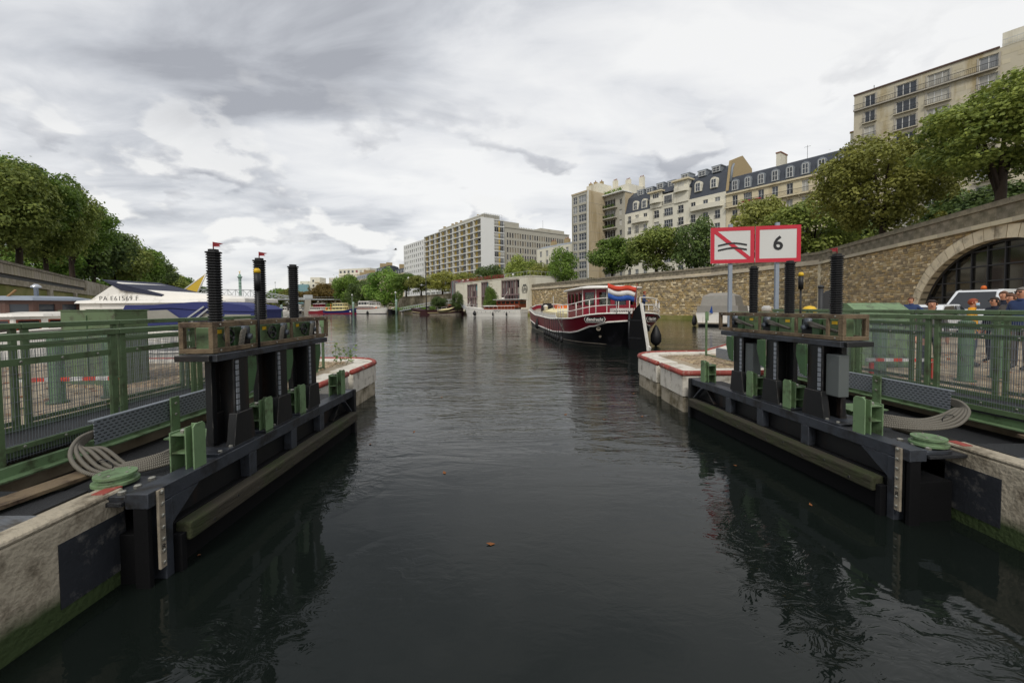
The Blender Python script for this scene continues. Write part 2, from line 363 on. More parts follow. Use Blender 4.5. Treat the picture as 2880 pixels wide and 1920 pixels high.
def water_mat():
    m = bpy.data.materials.new('water'); m.use_nodes = True; t = m.node_tree; L = t.links.new; b = t.nodes['Principled BSDF']
    b.inputs['Base Color'].default_value = (.0066, .0092, .0078, 1); b.inputs['Roughness'].default_value = .035; b.inputs['IOR'].default_value = 1.333
    tc = nn(t, 'ShaderNodeTexCoord')
    def nz(sc, det, scale, rough=.5, dist=0, loc=(0, 0, 0), rot=0):
        mp = nn(t, 'ShaderNodeMapping'); mp.inputs['Scale'].default_value = sc; mp.inputs['Location'].default_value = loc; mp.inputs['Rotation'].default_value = (0, 0, rot)
        L(tc.outputs['Object'], mp.inputs[0])
        n = nn(t, 'ShaderNodeTexNoise', i_Scale=scale, i_Detail=det, i_Roughness=rough, i_Distortion=dist); L(mp.outputs[0], n.inputs['Vector']); return n.outputs['Fac']
    def mth(op, a, c):
        q = nn(t, 'ShaderNodeMath', operation=op)
        for i, v in enumerate((a, c)):
            if isinstance(v, (int, float)): q.inputs[i].default_value = v
            else: L(v, q.inputs[i])
        return q.outputs[0]
    def rmp(v, a, c, lo=0., hi=1.):
        q = nn(t, 'ShaderNodeMapRange'); q.inputs[1].default_value = a; q.inputs[2].default_value = c; q.inputs[3].default_value = lo; q.inputs[4].default_value = hi; L(v, q.inputs[0]); return q.outputs[0]
    swell = nz((.55, 1.25, 1), 3, .55, .5, .4, rot=.18)
    wave = nz((.5, 1.5, 1), 3, 1.3, .55, 1.1, rot=-.12)
    chop = nz((.6, 1.6, 1), 3, 4.6, .55, .8, rot=.22)
    rip = nz((.8, 1.3, 1), 3, 5.0, .55, .8, rot=.3)
    calm = rmp(nz((1, .6, 1), 3, .16, .5, .3, (3.3, 1.2, 0)), .38, .58, .3, 1.0)
    calm2 = rmp(nz((1, .7, 1), 3, .34, .6, .5, (8.3, 4.2, 0)), .45, .58, .0, 1.0)
    sep = nn(t, 'ShaderNodeSeparateXYZ'); L(tc.outputs['Object'], sep.inputs[0])
    far = rmp(sep.outputs[1], 4.5, 12, .06, 1.0)           # the lock mouth is sheltered, the basin is open to the wind
    Yd = sep.outputs[1]
    h = mth('ADD', mth('MULTIPLY', swell, .42), mth('MULTIPLY', mth('MULTIPLY', wave, calm), rmp(Yd, 10, 45, .50, .16)))
    h = mth('ADD', h, mth('MULTIPLY', mth('MULTIPLY', chop, calm), rmp(Yd, 8, 30, .16, .02)))
    h = mth('MULTIPLY', h, far)
    side = rmp(mth('ABSOLUTE', mth('ADD', sep.outputs[0], -.5), 0.), 1.0, 2.6, .12, 1.0)      # leaking gates stir the water along both leaves
    h = mth('ADD', h, mth('MULTIPLY', mth('MULTIPLY', mth('MULTIPLY', rip, calm2), side), rmp(Yd, 4, 14, .12, .03)))
    bp = nn(t, 'ShaderNodeBump', i_Strength=1.0); bp.inputs['Distance'].default_value = .125; L(h, bp.inputs['Height']); L(bp.outputs[0], b.inputs['Normal'])
    M['water'] = m
water_mat()

# ------------------------------------------------------------------ ground, water, quays, streets
ST = 7.4                                   # street level; water is z = 0
AX = Vector((-.590, .807)); RX = Vector((.807, .590)); RZ_ST = math.atan2(-.807, .590)
MB().quad((-4000, -600, -3), (4000, -600, -3), (4000, 6000, -3), (-4000, 6000, -3)).build('ground', 'earth', kind='structure')
MB().quad((-400, -60, 0), (260, -60, 0), (260, 700, 0), (-400, 700, 0)).build('water', 'water', kind='structure')
def arc(cx, cy, r, a0, a1, n=8): return [(cx + r * math.cos(R(a0 + (a1 - a0) * i / n)), cy + r * math.sin(R(a0 + (a1 - a0) * i / n))) for i in range(n + 1)]
QZ = .80
ql = [(-60, -30), (-4.62, -30), (-4.62, 7.75), (-4.2, 7.75), (-4.2, 10.7)] + arc(-4.75, 10.7, .55, 0, 90) + [(-5.6, 11.3), (-60, 13.5)]
MB().prism(ql, -2.9, QZ).build('quay_left', 'pavement', kind='structure')
qr = [(80, -30), (80, 14), (37, 48), (30, 43), (20, 31), (9.3, 16.2), (6.2, 12.35), (4.9, 12.2)] + arc(4.75, 11.65, .55, 90, 180) + [(4.2, 9.3), (6.2, 9.3), (6.25, 4.4), (6.25, -30)]
MB().prism(qr, -2.9, QZ).build('quay_right', 'pavement', kind='structure')
# far quay under the harbour office, ledge under the far wall
MB().prism([(-4, 110), (9, 108), (20, 120), (-130, 330), (-250, 420), (-260, 410), (-163, 330), (-30, 146)], -2.9, 1.15).build('quay_far', 'pavement', kind='structure')
MB().prism([(34.6, 48.5), (30.4, 64.8), (7.0, 106.8), (-4, 110), (6, 113), (34, 68), (38, 50)], -2.9, .62).build('towpath', 'moss_stone', kind='structure')
# streets on top of the retaining walls
MB().prism([(26.4, 10), (37, 48), (32.9, 66), (8.8, 108.4), (15, 118), (-140, 330), (-260, 440), (-260, 470), (900, 470), (900, 10)], -2.9, ST).build('street_right', 'asphalt', kind='structure')
MB().prism([(-44, 26), (-300, 368), (-300, 470), (-1200, 470), (-1200, 26)], -2.9, ST).build('street_left', 'asphalt', kind='structure')
MB().prism([(-1200, 474), (900, 474), (900, 5200), (-1200, 5200)], -2.9, ST).build('city_ground', 'asphalt', kind='structure')

# ------------------------------------------------------------------ retaining walls
rnd = random.Random(3)
def stone(mb, x0, x1, z0, z1, d, t, y=0):
    j = lambda a: rnd.uniform(-a, a)
    w = min(x1 - x0, z1 - z0) * .16; mb.tint = t
    f = [(x0 + j(w), y, z0 + j(w)), (x1 + j(w), y, z0 + j(w)), (x1 + j(w), y, z1 + j(w)), (x0 + j(w), y, z1 + j(w))]
    g = [(a + (w if i in (0, 3) else -w), y - d * rnd.uniform(.6, 1.2), b + (w if i < 2 else -w)) for i, (a, _, b) in enumerate(f)]
    mb.add(f + g, [(4, 5, 6, 7), (0, 1, 5, 4), (1, 2, 6, 5), (2, 3, 7, 6), (3, 0, 4, 7)]); mb.tint = None
def rubble(L, z0, z1, ch, cl, skip=None, d=.05, cols=None):
    mb = MB(); z = z0; cols = cols or [(1.1, 1.0, .85), (.8, .72, .6), (1.35, 1.25, 1.05), (1.0, .85, .55), (.65, .6, .52), (1.2, 1.0, .68)]
    while z < z1 - .03:
        h = min(rnd.uniform(*ch), z1 - z); x = 0
        while x < L:
            l = rnd.uniform(*cl); e = min(x + l, L)
            if not (skip and skip((x + e) / 2, z + h / 2, (e - x) / 2)):
                c = rnd.choice(cols); k = rnd.uniform(.8, 1.2)
                if rnd.random() < .05: c = (1.9, 1.85, 1.7)
                stone(mb, x + .012, e - .012, z + .010, z + h - .010, d, tuple(q * k for q in c))
            x = e
        z += h
    return mb
def blocks(root, name, m, L, l0, z0, z1, y0, y1, seed=0, gap=.012, bev=0):
    """a course of separate dressed stones sharing a few meshes"""
    r = random.Random(seed); n = max(1, round(L / l0)); l = L / n; ms = []
    for k in range(4):
        mb = MB(); t = r.uniform(.8, 1.12); mb.tint = (t, t * r.uniform(.96, 1.0), t * r.uniform(.9, 1.0)); mb.box(gap / 2, l - gap / 2, y0, y1, 0, z1 - z0 - .006); ms.append(mb.mesh(name, m))
    for i in range(n): link(name, r.choice(ms), root, (i * l, r.uniform(-.008, .008), z0))
def wallroot(name, label, a, b):
    d = Vector(b) - Vector(a); return thing(name, label, 'wall', (a[0], a[1], 0), math.atan2(d.y, d.x)), d.length
TOP = 8.5
# -- near wall with the glazed arch
K = (36.2, 48.2); NE = (25.3, 9.5)
wn, LN = wallroot('arch_wall', 'tall rubble stone retaining wall with a big glazed arch, right', K, NE)
AC, AH, ARW, ASP = 23.9, 6.2, 7.0, .8       # arch centre (along the wall), crown height, half span, springing height
RW = .80
def archpt(a, r): return (AC + (ARW + r) * math.cos(a), ASP + (AH - ASP + r) * math.sin(a))
NA = 40
hole = [archpt(math.pi * i / NA, 0) for i in range(NA + 1)]
mb = MB()
for y in (0.0,):
    # masonry backing left, right and above the opening
    mb.box(0, AC - ARW, 0, 1.2, .3, 7.0); mb.box(AC + ARW, LN, 0, 1.2, .3, 7.0)
    for i in range(NA):
        (x1, z1), (x0, z0) = hole[i], hole[i + 1]
        mb.add([(x0, 0, z0), (x1, 0, z1), (x1, 0, 7.0), (x0, 0, 7.0), (x0, .9, z0), (x1, .9, z1)], [(0, 1, 2, 3), (0, 4, 5, 1)])
mb.build('backing', 'mortar', wn)
def inside(x, z, w=0):
    q = ((x - AC) / (ARW + .82 + w * .5)) ** 2 + (max(0, z - ASP) / (AH - ASP + .82)) ** 2
    return q < 1
rubble(LN, .8, 7.0, (.13, .24), (.22, .62), inside, .045).build('rubble_stone', 'stone_rubble', wn, fix=False, kind='stuff')
for i in range(28):
    a0, a1 = math.pi * i / 28 + .004, math.pi * (i + 1) / 28 - .004; p = [archpt(a0, 0), archpt(a1, 0), archpt(a1, RW), archpt(a0, RW)]
    mb = MB(); t = rnd.uniform(1.08, 1.34); mb.tint = (t, t * .97, t * .9); mb.prism(p, -.09, .35, 'y'); mb.build('voussoir', 'stone_pale', wn)
blocks(wn, 'cornice_block', 'stone_pale', LN, 1.5, 7.0, 7.28, -.28, .7, 1)
blocks(wn, 'parapet_block', 'stone_cap', LN, 1.25, 7.28, 8.15, -.03, .5, 2)
blocks(wn, 'coping_block', 'stone_cap', LN, 1.9, 8.15, TOP, -.14, .6, 3)
gl = thing('arch_window', 'dark gridded glazing filling the stone arch behind the white van', 'window', wn.location, wn.rotation_euler.z)
MB().add([(x, .55, z) for x, z in hole] + [(x, .6, z) for x, z in hole], [tuple(range(NA + 1)), tuple(range(NA + 1, 2 * NA + 2))]).build('pane', 'glass_arch', gl)
for i in range(-5, 6):
    x = AC + i * 1.28; q = 1 - ((x - AC) / ARW) ** 2
    if q > 0: MB().box(x - .045, x + .045, .44, .53, .8, ASP + (AH - ASP) * math.sqrt(q)).build('mullion', 'iron', gl)
for k in range(5):
    z = 1.75 + k * .98; q = 1 - ((z - ASP) / (AH - ASP)) ** 2
    if q > 0:
        w = ARW * math.sqrt(q); MB().box(AC - w, AC + w, .45, .525, z - .04, z + .04).build('transom', 'iron', gl)
mb = MB(); ins = [archpt(math.pi * i / NA, -.16) for i in range(NA + 1)]
mb.add([(x, .38, z) for x, z in hole] + [(x, .38, z) for x, z in ins], [(i, i + 1, NA + 2 + i, NA + 1 + i) for i in range(NA)]).build('frame_ring', 'iron', gl)
# -- stone pilaster where the wall turns
qp = thing('corner_pilaster', 'pale dressed stone pilaster where the two wall stretches meet', 'pilaster', (K[0], K[1], 0), wn.rotation_euler.z)
for k in range(13):
    w = .75 if k % 2 else .5; t = rnd.uniform(.95, 1.2); mb = MB(); mb.tint = (t, t * .97, t * .88); mb.box(-w - .2, w, -.14 - .01 * (k % 2), .5, .8 + k * .477, .8 + (k + 1) * .477 - .02); mb.build('quoin', 'stone_pale', qp)
# -- far wall, two stretches
for nm, a, b, lab, sd in (('rubble_wall', (31.9, 65.5), K, 'short stretch of rubble wall between the pilaster and the moored grey cruiser', 11), ('rubble_wall', (5.5, 112.5), (31.9, 65.5), 'long rubble retaining wall behind the red barge', 12)):
    w, L = wallroot(nm, lab, a, b)
    MB().box(0, L, 0, 1.2, -1, 7.0).build('backing', 'mortar', w)
    rubble(L, .6, 7.0, (.2, .36), (.3, .7), None, .07).build('rubble_stone', 'stone_rubble', w, fix=False, kind='stuff')
    blocks(w, 'cornice_block', 'stone_pale', L, 1.8, 7.0, 7.3, -.28, .7, sd); blocks(w, 'ledge_block', 'stone_pale', L, 1.6, 7.3, 7.55, -.1, .6, sd + 1)
    blocks(w, 'parapet_block', 'stone_cap', L, 1.5, 7.55, 8.2, -.02, .5, sd + 2); blocks(w, 'coping_block', 'stone_cap', L, 2.1, 8.2, TOP, -.1, .6, sd + 3)
# -- wall behind the far quay, ivy on it
a = (-140, 318); b = (7, 117)
w, L = wallroot('ivy_wall', 'distant quay wall overgrown with ivy left of the harbour office', a, b)
MB().box(0, L, 0, 1.5, -1, 7.2).build('backing', 'ashlar_old', w); blocks(w, 'coping_block', 'stone_cap', L, 4, 7.2, 7.9, -.15, .6, 31)
# -- left wall
w, L = wallroot('mossy_wall', 'mossy green retaining wall with pale cornice under the left trees', (-44.5, 27), (-205, 241.5))
MB().box(0, L, 0, 1.5, -1, 5.6).build('backing', 'moss_stone', w)
blocks(w, 'cornice_block', 'ashlar_old', 70, 2.4, 5.6, 6.35, -.22, .9, 41); blocks(w, 'ledge_block', 'moss_stone', 70, 3.1, 6.35, 6.95, .25, 1.2, 42)
blocks(w, 'parapet_block', 'ashlar_old', 70, 1.1, 6.95, 8.15, .02, .6, 43); blocks(w, 'coping_block', 'stone_cap', 70, 2.2, 8.15, TOP, -.08, .7, 44)
MB().box(70, L, -.1, .7, 5.6, TOP).build('far_parapet', 'ashlar_old', w)
for x in (45, 60.5):
    MB().box(x, x + 1.6, -.35, .1, -1, 5.6).build('pier', 'ashlar_old', w)
# ------------------------------------------------------------------ trees
def crown_mesh(name, rx, ry, rz, zc, nl, ls, lobes, seed, lobe_r=.38, droop=.35, hollow=.55):
    r = random.Random(seed); mb = MB(); cs = []
    for i in range(lobes):
        while True:
            p = Vector((r.uniform(-1, 1), r.uniform(-1, 1), r.uniform(-1, 1)))
            if .35 < p.length < 1: break
        p *= .72 / max(.72, p.length) if p.length > .8 else 1
        lr = lobe_r * r.uniform(.6, 1.3); p *= r.uniform(.86, 1.12)
        if r.random() < .14: p *= 1.22; lr *= .62
        cs.append((Vector((p.x * rx, p.y * ry, p.z * rz)), lr, r.random()))
    per = nl // lobes
    for c, lr, hue in cs:
        k = int(per * (lr / lobe_r) ** 2)
        for _ in range(k):
            d = Vector((r.gauss(0, 1), r.gauss(0, 1), r.gauss(0, 1))).normalized()
            if d.z < -.3 and r.random() < droop: d.z *= -1
            rad = lr * (hollow + (1 - hollow) * r.random() ** .5) * (1 + .25 * noise.noise(d * 2.3 + Vector((hue * 9, 0, 0))))
            if r.random() < .07: rad *= r.uniform(1.1, 1.5)
            p = c + Vector((d.x * rx, d.y * ry, d.z * rz)) * rad; p.z += zc
            n = (d + Vector((r.gauss(0, .55), r.gauss(0, .55), r.gauss(.35, .5)))).normalized()
            a = n.cross(Vector((r.uniform(-1, 1), r.uniform(-1, 1), r.uniform(-1, 1)))).normalized(); b = n.cross(a); s = ls * r.uniform(.6, 1.35)
            t = min(1, max(0, r.gauss(.30 + .4 * hue, .2))); mb.tint = (t, t, t)
            mb.add([p - a * s * .5, p - b * s * .32 + a * s * .05, p + a * s * .55, p + b * s * .34 + a * s * .05], [(0, 1, 2, 3)])
    return mb, cs
def trunk_mb(h, rad, cs, zc, rx, seed, lean=.0, nl=9):
    r = random.Random(seed); mb = MB(); top = Vector((lean, r.uniform(-.2, .2), h))
    mb.tube([(0, 0, -.2), (lean * .2 + r.uniform(-.05, .05), 0, h * .35), (lean * .6, r.uniform(-.1, .1), h * .7), top], [rad * 1.35, rad, rad * .85, rad * .7], 9)
    for c, lr, hue in r.sample(cs, min(nl, len(cs))):
        e = Vector((c.x, c.y, c.z + zc)) * 1.0; m = top.lerp(e, .5) + Vector((0, 0, .12 * rx)); f = r.uniform(.55, 1.0)
        s = Vector((lean * f, 0, h * f)); mb.tube([s, m, e], [rad * .5, rad * .3, rad * .1], 6)
    return mb
PROTO = {}
def proto(key, rx, ry, rz, zc, nl, ls, lobes, seed, th, tr, **k):
    mb, cs = crown_mesh('crown', rx, ry, rz, zc, nl, ls, lobes, seed, **k)
    PROTO[key] = (mb.mesh('crown', 'leaf_green', fix=False), trunk_mb(th, tr, cs, zc, rx, seed + 1).mesh('trunk', 'bark', fix=False))
# unit trees, about 10 m high and 8 m wide
proto('a', 4.0, 4.0, 3.4, 6.3, 10500, .33, 58, 1, 3.6, .20, lobe_r=.28); proto('b', 4.3, 3.8, 3.2, 6.5, 10500, .33, 50, 2, 3.4, .22, lobe_r=.29)
proto('c', 3.7, 4.1, 3.7, 6.2, 10500, .33, 60, 3, 3.8, .20, lobe_r=.28); proto('tall', 3.0, 3.0, 4.6, 5.4, 9000, .34, 40, 4, 2.6, .2)
proto('bush', 3.2, 3.0, 2.4, 2.5, 5000, .30, 22, 5, .8, .1); proto('bush2', 3.6, 3.0, 2.0, 2.1, 5000, .30, 18, 6, .6, .1)
proto('near1', 4.6, 4.4, 3.3, 6.9, 30000, .22, 110, 7, 3.9, .26, lobe_r=.205); proto('near2', 4.3, 4.3, 3.7, 6.2, 28000, .22, 100, 8, 3.6, .2, lobe_r=.215)
TR = random.Random(21)
def tree(px, Y, h, w, key, lm, label, group, z=ST, name='plane_tree', cat='tree', rz=None):
    p = UD(px, 860, Y); c, t = PROTO[key]; w *= 1.18 if key in 'abc' else 1.08; sx, sz = w / 8.0, h / 10.0
    o = thing(name, label, cat, (p.x, Y, z - .05), TR.uniform(0, 6.28) if rz is None else rz, group)
    cr = link('crown', c, o); cr.scale = (sx, sx, sz * (1.0 if key in ('near1', 'bush', 'bush2') else 1.14 if key == 'near2' else 1.25)); cr.location.z = 0 if key in ('near1', 'bush', 'bush2') else (-.125 if key == 'near2' else -.24) * h; cr.material_slots[0].link = 'OBJECT'; cr.material_slots[0].material = M[lm]
    tk = link('trunk', t, o); tk.scale = ((sx + .2) / 1.2 if sx > .3 else sx, (sx + .2) / 1.2 if sx > .3 else sx, sz); return o
g = 'plane trees on the street above the right wall'
tree(2800, 29, 10.3, 9.6, 'near1', 'leaf_plane', 'large spreading plane tree above the stone arch, far right', g, rz=.4)
tree(2475, 41, 11.8, 10.8, 'near2', 'leaf_yellow', 'yellowing plane tree with visible trunk left of the stone arch', g, rz=1.2)
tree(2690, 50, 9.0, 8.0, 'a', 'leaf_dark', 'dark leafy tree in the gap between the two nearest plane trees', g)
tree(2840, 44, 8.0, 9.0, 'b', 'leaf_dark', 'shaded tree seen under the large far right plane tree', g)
tree(2285, 56, 9.6, 9.8, 'c', 'leaf_plane', 'plane tree right of the number 6 sign, crown against cream facade', g)
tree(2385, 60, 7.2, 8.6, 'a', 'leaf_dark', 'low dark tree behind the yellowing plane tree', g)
tree(2130, 64, 11.6, 8.6, 'b', 'leaf_olive', 'tree with its crown just above the number 6 sign', g)
tree(1960, 75, 11.0, 8.0, 'c', 'leaf_dark', 'dark green tree just left of the two red framed signs', g)
tree(1845, 83, 11.8, 10.2, 'a', 'leaf_plane', 'broad tree above the wall right of the barge flag', g)
tree(1722, 93, 10.8, 9.6, 'b', 'leaf_green', 'tree in front of the tall beige tower', g)
tree(1663, 96, 3.4, 4.0, 'bush', 'leaf_dark', 'small bush on the wall top left of the beige tower tree', 'bushes on the right wall', name='bush', cat='bush')
tree(1585, 118, 12.0, 7.6, 'c', 'leaf_green', 'upright tree left of the beige tower', g)
tree(1530, 128, 9.2, 9.0, 'a', 'leaf_olive', 'rounded tree above the right end of the harbour office', g)
tree(1468, 134, 11.8, 10.6, 'c', 'leaf_plane', 'tree behind the roof railing of the harbour office', g)
tree(1378, 146, 10.6, 10.0, 'a', 'leaf_dark', 'tree behind the red roof letters of the harbour office', g)
tree(1312, 156, 8.4, 10.4, 'b', 'leaf_olive', 'tree behind the left end of the harbour office', g)
g2 = 'trees along the far right bank'
tree(1245, 152, 8.6, 10.6, 'c', 'leaf_yellow', 'yellowish tree right of the tall black mast', g2)
tree(1185, 160, 8.0, 11.4, 'a', 'leaf_olive', 'olive tree just left of the tall black mast', g2)
tree(1143, 175, 10.0, 11.0, 'b', 'leaf_green', 'tree between the big green tree and the black mast', g2)
tree(1083, 185, 19.5, 16.5, 'c', 'leaf_bright', 'big bright green tree on the quay behind the white cruiser', g2, z=1.1)
tree(1018, 200, 15.0, 13.0, 'c', 'leaf_dark', 'dark tree left of the big bright green tree', g2, z=1.5)
tree(975, 215, 20.0, 14.0, 'a', 'leaf_green', 'tall tree behind the blue and cream boat', g2, z=1.5)
tree(925, 260, 17.0, 20.0, 'b', 'leaf_rust', 'brownish tree below the white stepped flats', g2, z=2)
tree(885, 280, 14.0, 20.0, 'a', 'leaf_rust', 'rust tinted tree right of the silver leaved tree', g2, z=2)
tree(935, 215, 8.6, 9.4, 'bush', 'leaf_bright', 'light green round bush among the far bank trees', g2, z=1.1, name='round_bush', cat='bush')
tree(862, 255, 10.0, 12.0, 'bush2', 'leaf_silver', 'silvery grey leaved tree beside the glass block', g2, z=1.5)
tree(905, 225, 8.4, 17.0, 'bush2', 'leaf_olive', 'wide olive bush behind the red and white boat', g2, z=1.1, name='wide_bush', cat='bush')
tree(865, 245, 7.0, 13.0, 'bush', 'leaf_rust', 'brown bush beside the footbridge end', g2, z=1.1, name='brown_bush', cat='bush')
tree(962, 205, 7.4, 8.0, 'bush', 'leaf_olive', 'bush behind the cream cabin of the blue boat', g2, z=1.1, name='olive_bush', cat='bush')
for i, (px, Y, h) in enumerate(((820, 330, 17), (790, 360, 18), (765, 400, 16), (735, 420, 12), (700, 440, 11), (652, 440, 15), (620, 430, 12), (640, 410, 10), (575, 420, 16))):
    tree(px, Y, h, h * 1.1, 'abc'[i % 3], ('leaf_olive', 'leaf_green')[i % 2], ['tree right of the third left bellows near the far bank', 'tree behind the far lamp posts right of the column', 'low tree line piece left of the far lamp posts', 'small far tree behind the footbridge right of the column', 'small far tree just right of the column foot', 'rounded far tree just left of the column foot', 'far tree behind the left half of the footbridge', 'lowest far tree under the footbridge left half', 'far tree behind the yellow triangular canvas'][i], 'trees at the far end of the basin', z=3)
# shrubs on the far quay
tree(1236, 128, 5.0, 5.0, 'a', 'leaf_dark', 'dark shrub left of the harbour office glass tower', 'shrubs by the harbour office', z=1.15, name='shrub', cat='shrub')
tree(1286, 121, 6.0, 3.6, 'c', 'leaf_dark', 'greyish shrub at the left corner of the harbour office', 'shrubs by the harbour office', z=1.15, name='shrub', cat='shrub')
tree(1378, 108.5, 6.6, 5.6, 'tall', 'leaf_green', 'leafy green tree standing before the harbour office facade', 'shrubs by the harbour office', z=1.15, name='small_tree', cat='tree')
for i, (px, Y) in enumerate(((1322, 116), (1437, 107), (1205, 136))):
    tree(px, Y, 2.2, 3.6, 'bush2', 'leaf_green', ['low bush at the foot of the harbour office left window bay', 'low bush at the foot of the harbour office right window bay', 'low bush by the ivy wall right of the black mast'][i], 'low bushes on the far quay', z=1.15, name='low_bush', cat='bush')
iv = random.Random(5)
for i, (px, Y, w) in enumerate(((1140, 163, 12), (1165, 156, 11), (1192, 148, 10))):
    tree(px, Y, 6.0, w, 'bush2', ('leaf_bright', 'leaf_green', 'leaf_bright')[i], ['leftmost cushion of ivy on the distant quay wall', 'middle cushion of ivy on the distant quay wall', 'ivy cushion on the distant wall next to the black mast'][i], 'ivy on the far wall', z=1.15, name='ivy', cat='ivy')
g3 = 'trees on the street above the left wall'
LT = ((-30, 60, 18.5, 15, 'near2'), (62, 66, 19.5, 14, 'near1'), (135, 74, 20, 14, 'near2'), (206, 89, 19.5, 15, 'near1'), (268, 108, 20, 15, 'a'), (325, 130, 20, 17, 'b'), (383, 150, 20, 16, 'c'), (420, 178, 20, 19, 'a'), (455, 225, 20, 22, 'b'), (490, 280, 20, 25, 'c'), (530, 350, 19, 28, 'a'))
LTL = ['nearest tall tree at the left picture edge', 'second tree from the left edge above the mossy wall', 'third tree from the left edge, trunk forked above the wall', 'fourth tree from the left edge above the mossy wall', 'fifth tree from the left edge, just behind the white flybridge', 'sixth tree from the left edge, behind the navy awning', 'seventh tree from the left edge in the row above the wall', 'eighth tree from the left edge in the row above the wall', 'ninth tree from the left edge in the row above the wall', 'tenth tree from the left edge, next to the yellow canvas', 'last and smallest tree of the left row, at its far end']
for i, (px, Y, h, w, k) in enumerate(LT): tree(px, Y, h, w, k, ('leaf_green', 'leaf_dark', 'leaf_plane')[i % 3] if i > 1 else ('leaf_plane', 'leaf_green')[i], LTL[i], g3, z=ST)
for i, (px, Y, h) in enumerate(((110, 96, 12), (215, 118, 12), (300, 150, 13))):
    tree(px, Y, h, 14, 'abc'[i], 'leaf_bright', ['pale green tree glimpsed between the second and third left trunks', 'pale green tree glimpsed behind the fourth left trunk', 'pale green tree glimpsed above the white flybridge'][i], 'back row trees on the left', z=ST)
# ------------------------------------------------------------------ buildings
WC = {}
def win_meshes(w, h, cols, rows, fm, gm, ft):
    k = (round(w, 2), round(h, 2), cols, rows, fm, gm, ft)
    if k not in WC:
        mb = MB(); mb.box(0, ft, -.04, .04, 0, h); mb.box(w - ft, w, -.04, .04, 0, h); mb.box(ft, w - ft, -.04, .04, 0, ft); mb.box(ft, w - ft, -.04, .04, h - ft, h)
        for i in range(1, cols): x = w * i / cols; mb.box(x - ft * .5, x + ft * .5, -.035, .035, ft, h - ft)
        for i in range(1, rows): z = h * i / rows; mb.box(ft, w - ft, -.03, .03, z - ft * .4, z + ft * .4)
        WC[k] = (mb.mesh('window', fm), MB().box(ft * .5, w - ft * .5, .012, .022, ft * .5, h - ft * .5).mesh('pane', gm))
    return WC[k]
def place(o, T):
    o.location = T.to_translation(); o.rotation_euler = T.to_euler()
WR = random.Random(9)
def window(root, T, x, y, z, w, h, cols=2, rows=1, fm='frame_white', gm=None, ft=.07):
    gm = gm or WR.choice(['glass_dark', 'glass_dark', 'glass_mid', 'glass_pale', 'curtain'])
    a, b = win_meshes(w, h, cols, rows, fm, gm, ft); o = link('window', a, root); place(o, T @ Matrix.Translation((x, y, z))); link('pane', b, o); return o
I4 = Matrix.Identity(4)
def facade(root, T, W_, H, ops, m, dep=.28, name='wall', z0=0.0, x0=0.0):
    """wall with real openings; ops = (x, z, w, h)"""
    xs = sorted({x0, x0 + W_} | {o[0] for o in ops} | {o[0] + o[2] for o in ops}); zs = sorted({z0, z0 + H} | {o[1] for o in ops} | {o[1] + o[3] for o in ops})
    mb = MB(); mb.T = T
    for j in range(len(zs) - 1):
        run = None
        for i in range(len(xs) - 1):
            cx, cz = (xs[i] + xs[i + 1]) / 2, (zs[j] + zs[j + 1]) / 2
            hit = any(o[0] < cx < o[0] + o[2] and o[1] < cz < o[1] + o[3] for o in ops)
            if not hit and run is None: run = xs[i]
            if (hit or i == len(xs) - 2) and run is not None:
                e = xs[i] if hit else xs[i + 1]; mb.quad((run, 0, zs[j]), (e, 0, zs[j]), (e, 0, zs[j + 1]), (run, 0, zs[j + 1])); run = None
    for x, z, w, h in ops:
        for q in (((x, 0, z), (x, dep, z), (x, dep, z + h), (x, 0, z + h)), ((x + w, 0, z), (x + w, 0, z + h), (x + w, dep, z + h), (x + w, dep, z)), ((x, 0, z), (x + w, 0, z), (x + w, dep, z), (x, dep, z)), ((x, 0, z + h), (x, dep, z + h), (x + w, dep, z + h), (x + w, 0, z + h))): mb.quad(*q)
    return mb.build(name, m, root, fix=False)
RC = {}
def rail_mesh(w, h, n, m='iron', t=.03):
    k = (round(w, 2), h, n, m)
    if k not in RC:
        mb = MB(); mb.box(0, w, -t, t, h - 2 * t, h); mb.box(0, w, -t, t, .08, .08 + t)
        for i in range(n + 1): x = w * i / n; mb.box(x - t * .4, x + t * .4, -t * .4, t * .4, 0, h)
        RC[k] = mb.mesh('balcony_rail', m)
    return RC[k]
def rail(root, T, x, y, z, w, h=.95, n=14, m='iron'):
    o = link('balcony_rail', rail_mesh(w, h, n, m), root); place(o, T @ Matrix.Translation((x, y, z))); return o
SIDE = lambda W_: Matrix.Translation((W_, 0, 0)) @ Matrix.Rotation(R(90), 4, 'Z')       # the +x face, its own x runs into the block
def body(root, W_, D, H, m, name='core', front=True):
    """sides, back and top of a block (front left open for a facade)"""
    mb = MB(); mb.quad((0, 0, 0), (0, 0, H), (0, D, H), (0, D, 0)); mb.quad((W_, 0, 0), (W_, D, 0), (W_, D, H), (W_, 0, H)); mb.quad((0, D, 0), (0, D, H), (W_, D, H), (W_, D, 0)); mb.quad((0, 0, H), (W_, 0, H), (W_, D, H), (0, D, H))
    mb.build(name, m, root, fix=False)
def street(name, label, corner, length, off=0):     # origin at the far (left) end of a street front whose near end is `corner`
    o = Vector(corner) + AX * length + RX * off; return thing(name, label, 'building', (o.x, o.y, ST), RZ_ST)
